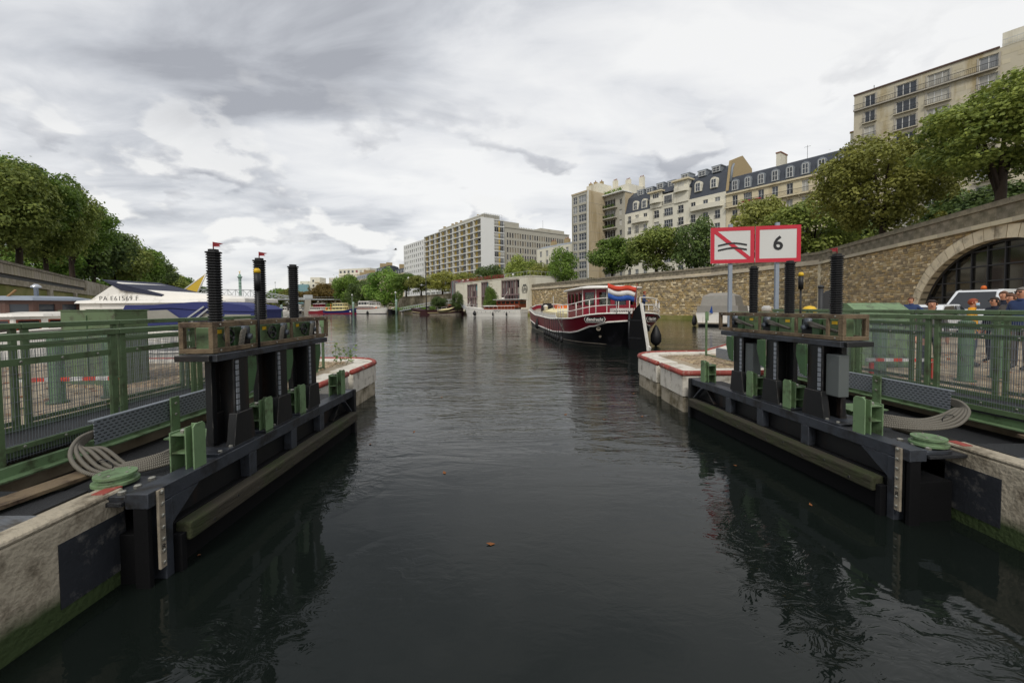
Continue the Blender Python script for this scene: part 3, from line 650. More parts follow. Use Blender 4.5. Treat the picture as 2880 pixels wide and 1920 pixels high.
# -- white slab block with loggias
C1 = Vector((-13.5, 182)); Wb = 60.0; Hb = 34.6
b = street('slab_block', 'long white apartment slab with rows of ochre backed balconies', C1, Wb)
D1 = 12.65; nb = 9; bw = Wb / nb; fl = 2.8
mb = MB(); mb.box(.3, Wb - .02, 1.3, D1 - .02, 0, Hb - .3); mb.build('core', 'wall_white', b)
for k in range(13): MB().box(0, Wb, 0, 1.28, Hb - .35 - k * fl, Hb - k * fl).build('floor_slab', 'wall_white', b)
for i in range(nb): MB().box(i * bw, i * bw + .28, .03, 1.29, Hb - .35 - 12 * fl + .01, Hb - .02).build('fin', 'wall_white', b)
pan = MB().box(0, 1.9, 0, .1, 0, fl - .36).mesh('panel', 'wall_ochre'); pan2 = MB().box(0, .9, 0, .1, 0, fl - .36).mesh('panel', 'wall_ochre')
aw = MB().prism([(0, 0), (.1, .0), (-1.4, -.75), (-1.5, -.7)], 0, 2.4, 'x').mesh('awning', 'canvas_grey')
for k in range(1, 11):
    z = Hb - (k) * fl
    for i in range(nb):
        x = i * bw + .28
        link('panel', pan, b, (x, 1.18, z)); link('panel', pan2, b, (x + bw - 1.2, 1.18, z))
        window(b, I4, x + 1.95, 1.2, z + .05, 3.1, fl - .5, 3, 1, 'frame_white', WR.choice(['glass_dark', 'glass_mid', 'glass_pale', 'shutter', 'glass_dark']), .09)
        rail(b, I4, x, .1, z, bw - .3, 1.0, 16)
        if WR.random() < .1: link('awning', aw, b, (x + 1.6, .9, z + fl - .45))
S = SIDE(Wb)
MB().box(Wb, Wb + .35, 0, 6.9, 0, Hb + .25).build('gable_wall', 'wall_white', b)
for k in range(12): MB().box(Wb - .01, Wb + .3, 6.92, D1, Hb - .35 - k * fl, Hb - k * fl).build('floor_slab', 'wall_white', b)
for k in range(1, 11):
    z = Hb - k * fl
    window(b, S, 7.3, -.05, z + .05, 2.2, fl - .5, 2, 1, 'frame_white'); window(b, S, 10.3, -.05, z + .05, 2.0, fl - .5, 2, 1, 'frame_white')
    o = link('panel', pan2, b); place(o, S @ Matrix.Translation((9.45, -.11, z))); rail(b, S, 6.95, -.26, z, D1 - 7.0, 1.0, 14)
MB().box(14, Wb - .6, 2.2, 10.5, Hb - .3, Hb + 1.9).build('penthouse', 'wall_grey', b); MB().box(40, Wb - .8, 2.1, 10.6, Hb + 1.9, Hb + 2.3).build('penthouse_roof', 'wall_white', b)
for x in (18, 27, 31, 36, 52): MB().box(x, x + .9, 3, 4.2, Hb + 1.9, Hb + 3.1).build('chimney', 'chimney_brick', b)
mb = MB()
for i in range(9): mb.box(Wb - .2, Wb - .12, 2 + i * 1.2, 2.06 + i * 1.2, Hb, Hb + 2.4)
for z in (1.2, 2.4): mb.box(Wb - .2, Wb - .12, 2, 11.6, Hb + z - .05, Hb + z)
mb.build('roof_screen', 'zinc', b)
# -- small-windowed white block beyond it
b = street('white_block', 'plain white office block with rows of small windows, left of the slab', C1 + AX * 60.3, 30)
ops = [(1.3 + i * 2.9, 3 + j * 3.1, 1.5, 1.7) for i in range(10) for j in range(10)]
facade(b, I4, 30, 33.4, ops, 'wall_white'); body(b, 30, 14, 33.4, 'wall_white')
for x, z, w, h in ops: window(b, I4, x, .2, z, w, h, 2, 1)
# -- grey office wing behind
o2 = C1 + RX * (D1 + .1) + AX * .6
b = thing('office_block', 'wide grey office block with close rows of upright windows', 'building', (o2.x, o2.y, ST), math.atan2(.59, .807))
Wg, Hg = 41.6, 32.3; ops = [(1.9 + i * 1.5, Hg - 5.0 - j * 3.4, .85, 2.3) for i in range(26) for j in range(7)]
facade(b, I4, Wg, Hg, ops, 'wall_grey', .3); body(b, Wg, 28, Hg, 'wall_grey')
for x, z, w, h in ops: window(b, I4, x, .2, z, w, h, 1, 2, 'frame_brown', WR.choice(['glass_dark', 'shutter', 'glass_mid']), .06)
MB().box(0, 9.3, .4, 12, Hg, Hg + 2.4).build('roof_storey', 'wall_grey', b); MB().box(25, Wg - .5, 3, 14, Hg, Hg + 2.2).build('roof_storey', 'wall_grey', b); MB().box(-.2, Wg + .2, -.25, .39, Hg - .5, Hg + .05).build('cornice', 'wall_grey', b)
mb = MB()
for i in range(16): mb.box(9.6 + i * 1.0, 9.9 + i * 1.0, .1, .4, Hg, Hg + .6)
mb.build('roof_studs', 'wall_grey', b)
MB().tube([(29, 6, Hg + 2), (29, 6, Hg + 7)], .06, 5).build('antenna', 'iron', b)
# -- beige tower
C3 = Vector((23.0, 123.4)); b = street('beige_tower', 'tall beige concrete tower with a blank side wall and window strips', C3, 6.8)
Ht = 29.3; ops = []
for j in range(10):
    z = Ht - 2.9 - j * 2.85
    ops += [(.55, z, 1.75, 2.2), (2.9, z, 3.2, 2.2)]
facade(b, I4, 6.8, Ht, ops, 'wall_grey', .25); body(b, 6.8, 15, Ht, 'wall_beige')
for x, z, w, h in ops: window(b, I4, x, .18, z, w, h, 2 if w < 2 else 3, 2, 'frame_white', WR.choice(['glass_pale', 'glass_mid', 'glass_mid']), .1)
MB().box(6.78, 6.95, -.2, .14, 0, Ht + .3).build('corner_rib', 'wall_white', b); MB().box(-.1, 6.7, -.12, 15.1, Ht - .02, Ht + .45).build('parapet', 'wall_beige', b)
for j in range(1, 10): MB().box(6.8, 6.83, .2, 14.9, j * 2.9, j * 2.9 + .05).build('concrete_joint', 'wall_grey', b)
MB().box(1.5, 6.5, 5, 11, Ht + .45, Ht + 3.4).build('roof_storey', 'plaster_white', b)
for x, y in ((2, 5.5), (4, 5.5), (5.6, 6.5), (3, 9)):
    c = MB().box(x, x + .9, y, y + .9, Ht + 3.4, Ht + 4.2).build('chimney', 'chimney_brick', b); MB().lathe([(.18, 0), (.14, .5)], (x + .45, y + .45, Ht + 4.2), 8).build('chimney_pot', 'terracotta', c)
# -- narrow balcony house
LX = lambda Y: Vector((122.5 - .731 * Y, Y))
bn = LX(121.6); b = street('balcony_house', 'narrow house with planted balconies between the tower and the round dormer house', bn, 9.0)
Hn = 28.6; ops = [(6.9, Hn - 3.4 - j * 3.05, 1.0, 1.6) for j in range(8)] + [(1.2, Hn - 3.6 - j * 3.05, 4.2, 2.3) for j in range(8)]
facade(b, I4, 9, Hn, ops, 'wall_grey'); body(b, 9, 18, Hn, 'wall_beige')
for x, z, w, h in ops: window(b, I4, x, .2, z, w, h, 4 if w > 2 else 2, 1)
plant = MB(); pr = random.Random(4)
for i in range(130):
    p = Vector((pr.uniform(0, 4.4), pr.uniform(-.3, .2), pr.uniform(0, .75))); a = Vector((pr.gauss(0, 1), pr.gauss(0, 1), pr.gauss(0, 1))).normalized() * .2; c = a.orthogonal().normalized() * .12; t = pr.random(); plant.tint = (t, t, t); plant.add([p - a, p - c, p + a, p + c], [(0, 1, 2, 3)])
PL = plant.mesh('balcony_plants', 'leaf_green', fix=False)
for j in range(7):
    z = Hn - 3.9 - j * 3.05; MB().box(.6, 6.2, -1.1, -.02, z - .22, z + .1).build('balcony', 'wall_grey', b); rail(b, I4, .7, -1.03, z + .1, 5.4, .9, 18)
    if j in (0, 1, 2, 4): link('balcony_plants', PL, b, (1.2, -.8, z + .25))
MB().box(-.2, 9.2, -1.3, 3, Hn + .02, Hn + .3).build('cornice', 'wall_white', b); MB().box(.5, 8.6, 2.2, 15, Hn + .3, Hn + 2.9).build('attic', 'plaster_white', b); link('balcony_plants', PL, b, (.8, .2, Hn + .3)).scale = (1.6, 1, 1.7)
for x, y, h in ((1.0, 4, 2.8), (4.4, 6, 2.6), (7.2, 9, 3.2)):
    c = MB().box(x, x + 1.6, y, y + .8, Hn + 2.9, Hn + 2.9 + h).build('chimney', 'plaster_white', b)
    for q in (.3, .8, 1.3): MB().lathe([(.16, 0), (.12, .5)], (x + q, y + .4, Hn + 2.9 + h), 8).build('chimney_pot', 'terracotta', c)
# -- dormer helpers
def dormer(root, x, y, z, w, h, round_=True, m='plaster_white'):
    mb = MB(); ow = w + .5
    prof = [(-ow / 2, -.1), (ow / 2, -.1), (ow / 2, h)] + ([(ow / 2 * math.cos(R(a)), h + ow / 2 * math.sin(R(a))) for a in range(15, 180, 15)] if round_ else [(ow / 2 + .15, h + .05), (ow / 2 + .15, h + .25), (-ow / 2 - .15, h + .25), (-ow / 2 - .15, h + .05)]) + [(-ow / 2, h)]
    mb.prism(prof, -.35, 2.6, 'y'); d = mb.build('dormer', m, root, (x, y, z))
    a, p = win_meshes(w, h + (.35 if round_ else -.1), 2, 2, 'frame_white', 'glass_mid', .09); f = link('window', a, d, (-w / 2, -.4, 0)); link('pane', MB().box(.05, w - .05, -.02, .0, .05, h + (.3 if round_ else -.15)).mesh('pane', 'glass_mid'), d, (-w / 2, -.37, 0)); return d
def mansard(root, W_, D, z, h, inset, m='slate', x0=0.0, top=None, name='roof'):
    mb = MB(); r = [[(x0, 0, z), (x0 + W_, 0, z), (x0 + W_, D, z), (x0, D, z)], [(x0, inset, z + h), (x0 + W_, inset, z + h), (x0 + W_, D - inset, z + h), (x0, D - inset, z + h)]]
    if top: r.append([(x0, inset + top[0], z + h + top[1]), (x0 + W_, inset + top[0], z + h + top[1]), (x0 + W_, D - inset - top[0], z + h + top[1]), (x0, D - inset - top[0], z + h + top[1])])
    return mb.loft(r, smooth=False).build(name, m, root)
# -- cream house with round dormers
bn = LX(97.9); Wd = 29.4; b = street('round_dormer_house', 'white stone apartment house with slate mansard, round dormers and bowed balconies', bn, Wd)
He = 21.9; fh = 3.1; cols = [1.6, 4.2, 7.0, 10.6, 14.2, 17.8, 21.2, 24.4, 27.4]; wd = [1.1, 1.2, 1.2, 1.6, 2.6, 1.6, 1.3, 1.3, 1.3]
ops = [(x - w / 2, He - 2.9 - j * fh, w, 2.0) for x, w in zip(cols, wd) for j in range(6)]
facade(b, I4, Wd, He, ops, 'plaster_white'); body(b, Wd, 14, He, 'plaster_white')
for x, z, w, h in ops:
    window(b, I4, x, .2, z, w, h, 2 if w < 2 else 4, 2); rail(b, I4, x - .1, -.1, z - .05, w + .2, .8, 8)
for x in (9.0, 19.8):      # projecting bays crowned by bowed balconies
    for j in range(5): MB().prism([(x - 1.9, 0), (x - 1.4, -.55), (x + 1.4, -.55), (x + 1.9, 0)], He - 6.3 - j * fh, He - 6.05 - j * fh, 'z').build('bay_band', 'plaster_white', b)
for x0, x1, z in ((2.6, 8.4, He - 3.3), (8.6, 12.6, He + 1.0), (15.9, 20.2, He + 2.4), (20.5, 28.9, He - 3.3)):
    q = [(x0, 0), (x0 + .5, -.95)] + [(x0 + .5 + (x1 - x0 - 1) * i / 6, -.95 - .3 * math.sin(math.pi * i / 6)) for i in range(1, 6)] + [(x1 - .5, -.95), (x1, 0)]
    MB().prism(q, z, z + 1.15).build('bowed_balcony', 'plaster_white', b)
for x0, x1, z in ((8.4, 12.8, He + 3.9), (15.7, 20.4, He + 5.2)):
    MB().box(x0 + .4, x1 - .4, -.3, 3, He - .2, z).build('pavilion', 'plaster_white', b); MB().box(x0, x1, -1.0, 3, z, z + .4).build('pavilion_roof', 'plaster_cream', b); window(b, I4, x0 + 1.3, -.36, z - 2.0, 1.9, 1.7, 3, 1)
MB().box(12.6, 15.9, -.1, 2, He - .1, He + 2.9).build('attic', 'plaster_white', b); window(b, I4, 13.1, -.16, He + .5, 2.3, 2.0, 4, 1); rail(b, I4, 12.7, -.5, He + .1, 3.1, .9, 12)
mansard(b, 8.4, 13, He, 4.7, 1.5, x0=.02, top=(2.5, 2.0)); mansard(b, 9.1, 13, He, 5.0, 1.5, x0=20.3, top=(2.5, 2.2)); mansard(b, 11.7, 11, He + 3.4, 2.6, 2.4, x0=8.5, top=(2, 1.0))
for x in (3.6, 6.6, 22.4, 26.4): dormer(b, x, .45, He + .7 + (.9 if x > 20 else 0), 1.25, 1.7)
for x, z in ((4.2, 5.0), (7.2, 5.0), (10.6, 5.4), (14.0, 5.2), (18.0, 6.0), (22.6, 5.6), (26.2, 5.7)): dormer(b, x, 2.0, He + z, 1.7, 1.3, False, 'zinc')
MB().prism([(0, 0), (13, 0), (12, 7.4), (7, 9.6), (1.5, 7.4)], Wd - .05, Wd + .55, 'x').build('party_wall', 'chimney_brick', b, (0, 0, He)); MB().tube([(Wd + .8, .6, He + 2), (Wd + .8, 1.4, He + 5.6), (Wd + .7, 2.2, He + 6.6)], .28, 8).build('flue_pipe', 'zinc', b)
# -- cream Haussmann house
bn = LX(78.6); Wh = 23.8; b = street('mansard_house', 'cream stone apartment house with dark slate mansard and long iron balcony', bn, Wh)
He = 21.2; cx = [2.0 + i * 2.8 for i in range(8)]
ops = [(x - (.9 if i == 1 else .6), z, 1.8 if i == 1 else 1.2, 2.3) for i, x in enumerate(cx) for z in (He - 3.0, He - 6.4, He - 9.7, He - 13.0, He - 16.3)]
facade(b, I4, Wh, He, ops, 'plaster_cream'); body(b, Wh, 13, He, 'plaster_cream')
for x, z, w, h in ops:
    window(b, I4, x, .2, z, w, h, 2 if w < 1.5 else 4, 2, gm=WR.choice(['glass_mid', 'glass_dark', 'curtain', 'glass_mid']))
    if z < He - 5: rail(b, I4, x - .05, -.08, z, w + .1, .85, 8)
z = He - 3.3; MB().box(0, Wh, -.8, -.01, z - .25, z).build('balcony', 'plaster_cream', b); rail(b, I4, 0, -.74, z, Wh, 1.0, 110)
for i in range(12): MB().prism([(-.65, 0), (0, 0), (0, -.7), (-.2, -.6)], i * 2.05 + .6, i * 2.05 + .85, 'x').build('corbel', 'plaster_cream', b, (0, 0, z - .25))
MB().box(-.02, Wh, -.4, .1, He - .35, He + .02).build('cornice', 'plaster_cream', b)
mansard(b, Wh, 12.5, He + .02, 3.7, .9, top=(3, 1.0))
for i, x in enumerate(cx): dormer(b, x, .3, He + .5, 1.1, 1.75, True, 'zinc')
for x in (4.8, 7.0):
    link('balcony_plants', MB().lathe([(.1, 0), (.5, .15), (.4, .4)], (0, 0, 0), 8).mesh('balcony_plants', 'flower_red'), b, (x, -.75, z + .3)).scale = (2.2, .5, 1)
for x in (9.4, 22.5):
    c = MB().box(x, x + .9, 3.0, 6.5, He + 3, He + 7.2).build('chimney', 'plaster_white', b); MB().box(x - .1, x + 1.0, 2.9, 6.6, He + 7.2, He + 7.45).build('chimney_cap', 'terracotta', c)
MB().tube([(15, 4, He + 4), (15, 4, He + 7.5)], .04, 5).tube([(14.4, 4, He + 7.2), (15.6, 4, He + 7.2)], .03, 5).build('antenna', 'iron', b)
# -- right modern stone block
bn = LX(52.0); Wr = 33.0; b = street('stone_block', 'tall pale stone apartment block with three-leaf windows at upper right', bn, Wr)
Hr = 34.1; fh = 2.86; spec = [(2.3, 1.5, 2), (7.2, 2.6, 3), (11.1, 2.6, 3), (16.6, 2.0, 2), (22.5, 2.0, 2), (27, 2.6, 3)]
ops = [(x - w / 2, Hr - 2.75 - j * fh, w, 2.1) for x, w, c in spec for j in range(10)]
facade(b, I4, Wr, Hr, ops, 'limestone', .35); body(b, Wr, 16, Hr, 'limestone')
for j in range(10):
    for x, w, c in spec:
        z = Hr - 2.75 - j * fh
        window(b, I4, x - w / 2, .22, z, w, 2.1, c, 1, 'frame_white', WR.choice(['glass_mid', 'glass_dark', 'glass_mid', 'curtain', 'glass_pale']), .1)
        if j: MB().box(x - w / 2 - .3, x + w / 2 + .3, -.45, -.005, z - .18, z - .04).build('sill', 'limestone', b); rail(b, I4, x - w / 2 - .28, -.42, z - .04, w + .56, .85, 12)
        mb = MB()
        for s in (-1, 1): mb.box(x + s * (w / 2 + .12) - .1, x + s * (w / 2 + .12) + .1, -.06, -.004, z - .02, z + 2.18)
        mb.build('surround', 'plain_concrete', b)
z = Hr - 2.85; MB().box(0, 17.6, -.55, -.008, z - .2, z).build('balcony', 'plain_concrete', b); rail(b, I4, 0, -.5, z, 17.6, .95, 80)
MB().box(-.1, 17.7, -.2, 16.1, Hr, Hr + .22).build('roof_edge', 'frame_brown', b); MB().box(17.9, Wr, .3, 15, Hr + .02, Hr + 2.2).build('attic', 'plaster_white', b); rail(b, I4, 18, -.1, Hr + .02, 14, 1.0, 60, 'steel_white')
br = random.Random(12)
for j in range(11):         # large facing slabs between the windows
    for k in range(4):
        zz = Hr - 2.75 - j * fh + k * .7 - .66
        if zz < 8 or zz + .7 > Hr: continue
        for x0, x1 in ((3.35, 5.6), (12.7, 15.3), (17.9, 21.2)):
            x = x0 + (0 if k % 2 else .35)
            while x < x1 - .4:
                l = min(br.choice((.9, 1.2)), x1 - x)
                if br.random() < .55:
                    q = br.uniform(.93, 1.12); mb = MB(); mb.tint = (q, q * .99, q * .95); mb.box(x + .02, x + l - .02, -.02, 0, zz + .02, zz + .67); mb.build('facing_slab', 'limestone', b)
                x += l
MB().tube([(2.4, 2, Hr), (2.4, 2, Hr + 1.6)], .06, 5).build('antenna', 'iron', b)
# -- low cream house between office and tower
b = street('low_house', 'low cream house with chimney stacks left of the beige tower', Vector((20.5, 134)), 19)
ops = [(1.5 + i * 3.4, 15.6 - 2.9 - j * 3.2, 1.2, 2.0) for i in range(5) for j in range(3)]
facade(b, I4, 19, 15.6, ops, 'plaster_white'); body(b, 19, 12, 15.6, 'plaster_white')
for x, z, w, h in ops: window(b, I4, x, .2, z, w, h)
mansard(b, 19, 12, 15.62, 1.2, 3.0, 'zinc')
for x in (3, 10, 16.5):
    c = MB().box(x, x + 2.2, 4, 5, 16, 18.4).build('chimney', 'chimney_brick', b)
    for q in (.4, 1.1, 1.8): MB().lathe([(.18, 0), (.14, .6)], (x + q, 4.5, 18.4), 8).build('chimney_pot', 'terracotta', c)
# -- far houses along the bank
FR = random.Random(8)
for i, (px, Y, w, top, lab) in enumerate(((1015, 300, 26, 27.5, 'distant cream house with chimneys behind the tall green trees'), (1068, 285, 16, 31.5, 'distant house whose roof shows above the big bright green tree'), (1128, 272, 22, 29.5, 'distant cream house with grey mansard beside the white office block'))):
    p = UD(px, 860, Y); o = p.xy + AX * w / 2; b = thing('far_house', lab, 'building', (o.x, o.y, ST), RZ_ST, 'distant houses on the right bank'); H = top - ST - 4
    ops = [(1 + k * 3.2, H - 2.9 - j * 3.2, 1.3, 2.1) for k in range(int(w / 3.2)) for j in range(4)]
    facade(b, I4, w, H, ops, 'plaster_cream'); body(b, w, 12, H, 'plaster_cream')
    for x, z, ww, h in ops: window(b, I4, x, .2, z, ww, h, 2, 1)
    mansard(b, w, 12, H, 3.2, 1.2, 'slate' if i else 'zinc', top=(3, .9))
    for k in range(int(w / 4.5)): dormer(b, 2.5 + k * 4.5, .5, H + .4, 1.3, 1.5, False, 'zinc')
    for k in range(3): x = 1 + k * (w - 3) / 2; MB().box(x, x + 1.0, 3, 7, H + 3, H + 6 + FR.random()).build('chimney', 'chimney_brick', b)
p = UD(968, 860, 400); b = thing('stepped_flats', 'distant white stepped flats with red window panels', 'building', (p.x, 400, ST), math.atan2(-.35, .94))
for k, (x0, x1, z0, z1, y) in enumerate(((-36, 24, 0, 12, 0), (-30, 24, 12, 19, 3), (-24, 24, 19, 26, 6), (-14, 24, 26, 34.5, 9))):
    MB().box(x0, x1, y, 26, z0, z1).build('tier', 'plaster_white', b)
    for i in range(int((x1 - x0) / 5)): window(b, I4, x0 + 1 + i * 5, y - .06, z1 - 4.2, 2.6, 2.6, 2, 1, 'frame_white', 'red_paint' if k == 3 and i in (4, 6, 7) else None, .15)
    MB().box(x0, x1, y - .8, y - .02, z1 - 6.4, z1 - 5.2).build('balcony', 'plaster_white', b)
p = UD(880, 860, 430); b = thing('white_flats', 'distant pale blocky flats right of the glass block', 'building', (p.x, 430, ST), 0)
for x0, x1, h in ((-13, -2, 24), (-2.02, 8, 28), (8.02, 16, 21)):
    MB().box(x0, x1, 0, 14, 0, h).build('tier', 'plaster_white', b)
    for j in range(3): window(b, I4, x0 + 2, -.06, h - 5 - j * 5, 2, 2.6, 1, 1, 'frame_white', 'glass_dark', .2); MB().box(x0 + 5, x1 - .5, -1, -.02, h - 6 - j * 5, h - 5 - j * 5).build('balcony', 'wall_beige', b)
p = UD(851, 860, 425); b = thing('glass_block', 'small distant blue green glass office block', 'building', (p.x, 425, ST), .1)
MB().box(-5.6, 5.6, 0, 12, 0, 20.5).build('core', 'teal_glass', b)
for i in range(7): MB().box(-5.6 + i * 1.84, -5.5 + i * 1.84, -.15, 0, 0, 20.6).build('mullion', 'steel_white', b)
for j in range(6): MB().box(-5.6, 5.6, -.12, -.01, 3.3 * j + 3, 3.3 * j + 3.15).build('transom', 'steel_white', b)
# -- column on the far square
p = UD(677, 860, 572); b = thing('memorial_column', 'tall green bronze column with a gilded figure on the skyline', 'column', (p.x, 572, ST))
MB().box(-4.5, 4.5, -4.5, 4.5, 0, 5).box(-3.4, 3.4, -3.4, 3.4, 5, 9).build('pedestal', 'bronze_green', b)
prof = [(1.95, 9), (1.8, 10)]
for k in range(6): z = 10.5 + k * 4.4; prof += [(1.75, z), (1.75, z + 4.0), (1.88, z + 4.1), (1.88, z + 4.3)]
MB().lathe(prof + [(1.7, 37.5)], n=20).build('shaft', 'bronze_green', b)
MB().lathe([(1.7, 37.5), (2.5, 39.2), (3.2, 40.2), (3.2, 40.9), (2.0, 41.0), (1.6, 43.4), (.9, 44.4)], n=16).build('capital', 'bronze_green', b)
MB().tube([(0, 0, 44.4), (.2, 0, 46.2), (.1, 0, 47.8)], [.35, .55, .3], 8).tube([(.1, 0, 47.4), (1.5, 0, 48.8)], .18, 6).tube([(.1, 0, 47.2), (-1.2, 0, 48)], [.3, .5], 6).build('figure', 'yellow', b)
# -- footbridge
e = Vector((-106, 211)); b = thing('footbridge', 'white steel truss footbridge crossing the far end of the basin', 'bridge', (e.x, e.y, 0), math.atan2(.59, .807))
Lf = 66; zb = 7.6; ht = lambda x: zb + 4.1 * min(1, max(.12, (-x) / 24.0)) if x > -40 else zb + 4.1
n = 22; xs = [-Lf * i / n for i in range(n + 1)]
for y in (0, 3.2):
    for i in range(n):
        a, c = xs[i], xs[i + 1]
        MB().beam((a, y, ht(a)), (c, y, ht(c)), .22, .22).build('top_chord', 'steel_white', b)
        MB().beam((c, y, zb), (c, y, ht(c)), .14, .14).build('truss_post', 'steel_white', b)
        MB().beam((a, y, zb), (c, y, ht(c)), .12, .12).build('diagonal', 'steel_white', b); MB().beam((c, y, zb), (a, y, ht(a)), .12, .12).build('diagonal', 'steel_white', b)
MB().box(-Lf, 30, -.15, 3.35, zb - .6, zb - .1).build('deck', 'steel_white', b)
rail(b, I4, 0, 0, zb - .1, 30, 1.1, 24, 'steel_white'); MB().box(-.6, 2.2, -.3, 3.5, -1, zb - .6).build('pier', 'plain_concrete', b); MB().box(-.6, 3.0, -.4, 3.6, zb - .1, zb + 2.0).build('end_post', 'steel_white', b)
# -- harbour office
Wc = 42.4; o = Vector((5.0, 112.0)) + AX * Wc; b = thing('harbour_office', 'low cream harbour office with red roof letters and tall window bays', 'building', (o.x, o.y, 1.15), RZ_ST)
Hc = 9.55; bays = [(8.6, .4, 6.3, 8.3), (17.6, .4, 3.9, 8.6), (29.0, .6, 8.6, 8.3)]
facade(b, I4, Wc, Hc, bays, 'plaster_white', .5); body(b, Wc, 12, Hc, 'plaster_white')
for x, z, w, h in bays:
    nc = max(3, round(w / 1.5)); cw = w / nc
    for i in range(nc):
        for j in range(4): window(b, I4, x + i * cw, .4, z + j * h / 4, cw, h / 4, 1, 1, 'frame_mauve', WR.choice(['glass_dark', 'glass_pale', 'curtain', 'teal_glass' if i == nc - 1 and j > 1 else 'glass_pale']), .07)
        MB().box(x + i * cw - .05, x + i * cw + .05, -.16, .3, z, z + h + .25).build('window_fin', 'frame_mauve', b)
    MB().box(x - .1, x + w + .1, -.2, -.12, z + h * .48, z + h * .53).build('bay_rail', 'frame_mauve', b); MB().box(x - .1, x + w + .1, -.2, -.12, z + h + .12, z + h + .27).build('bay_rail', 'frame_mauve', b)
kr = random.Random(2); tile = [MB().box(0, l, -.03, -.002, 0, .52).mesh('facing_tile', 'plaster_white') for l in (1.1, 1.7)]
for x0, x1 in ((.6, 8.2), (15.2, 17.2), (21.9, 28.5)):
    for j in range(15):
        x = x0 + (0 if j % 2 else .5)
        while x < x1 - 1.7:
            if kr.random() < .62: link('facing_tile', kr.choice(tile), b, (x, kr.uniform(-.03, 0), .5 + j * .58))
            x += 1.8
MB().box(-.1, Wc + .1, -.12, 12.1, Hc, Hc + .22).build('roof_edge', 'plaster_white', b)
sg = MB().box(.5, 29.5, .3, .36, Hc + .5, Hc + .56).build('letter_frame', 'red_letters', b)
text('roof_letters', 'PORT DE PLAISANCE DE PARIS ARSENAL', 1.5, 'red_letters', sg, (15, .2, Hc + .95), extrude=.02, offset=.0, spacing=1.12)
for i in range(13): MB().box(.6 + i * 2.4, .7 + i * 2.4, .32, .4, Hc + .2, Hc + .55).build('letter_post', 'red_letters', sg)
rl = rail(b, I4, 29.8, .15, Hc + .2, 12.4, 1.3, 9, 'steel_white'); o2 = rail(b, SIDE(Wc), .2, .15, Hc + .2, 11, 1.3, 8, 'steel_white')
for x in (3.2, 6.5, 33): MB().lathe([(.05, 0), (.32, .1), (.32, .35), (.05, .55)], (x, 1.2, Hc + .9), 10).tube([(x, 1.2, Hc), (x, 1.2, Hc + .95)], .05, 6).build('roof_lamp', 'lamp_glass', b)
# coat of arms: a ship above waves under a crown, in wire relief
mb = MB(); cxx, czz = 40.1, 6.2
sh = [(-.9, .8), (.9, .8), (.9, -.3), (.55, -.85), (0, -1.15), (-.55, -.85), (-.9, -.3), (-.9, .8)]
mb.tube([(cxx + a, -.08, czz + c) for a, c in sh], .055, 5)
for q in (.12, -.2): mb.tube([(cxx - .75 + i * .25, -.08, czz + q - .25 + .08 * (i % 2)) for i in range(7)], .045, 5)
mb.tube([(cxx - .5, -.08, czz + .35), (cxx - .3, -.08, czz + .12), (cxx + .3, -.08, czz + .12), (cxx + .5, -.08, czz + .35)], .05, 5); mb.tube([(cxx, -.08, czz + .1), (cxx, -.08, czz + .7)], .045, 5)
for s in (-1, 0, 1): mb.box(cxx + s * .5 - .16, cxx + s * .5 + .16, -.1, -.04, czz + .95, czz + 1.3)
mb.tube([(cxx - 1.15, -.08, czz + .6), (cxx - 1.3, -.08, czz - .3), (cxx - .7, -.08, czz - 1.25)], .05, 5).tube([(cxx + 1.15, -.08, czz + .6), (cxx + 1.3, -.08, czz - .3), (cxx + .7, -.08, czz - 1.25)], .05, 5)
mb.build('coat_of_arms', 'iron', b, label='wire relief coat of arms with ship and crown')
o = Vector((5.0, 112.0)) + AX * (Wc + 5.2); t = thing('glass_tower', 'rounded glass stair tower with mauve frames left of the harbour office', 'tower', (o.x, o.y, 1.15), RZ_ST)
pts = [(2.6 + 2.6 * math.cos(R(a)), 2.6 + 2.6 * math.sin(R(a))) for a in range(180, 361, 15)]
for i in range(len(pts) - 1):
    (x0, y0), (x1, y1) = pts[i], pts[i + 1]
    MB().quad((x0, y0, 0), (x1, y1, 0), (x1, y1, 10.6), (x0, y0, 10.6)).build('pane', 'teal_glass' if i % 3 == 0 else 'glass_pale', t); MB().box(x0 - .09, x0 + .09, y0 - .16, y0 + .02, 0, 10.7).build('mullion', 'frame_mauve', t)
MB().prism(pts + [(5.2, 8), (0, 8)], 10.6, 11.0).build('roof', 'frame_mauve', t); MB().box(-.05, 0.02, 2.7, 8, 0, 10.6).box(5.18, 5.25, 2.7, 8, 0, 10.6).build('side_wall', 'frame_mauve', t)
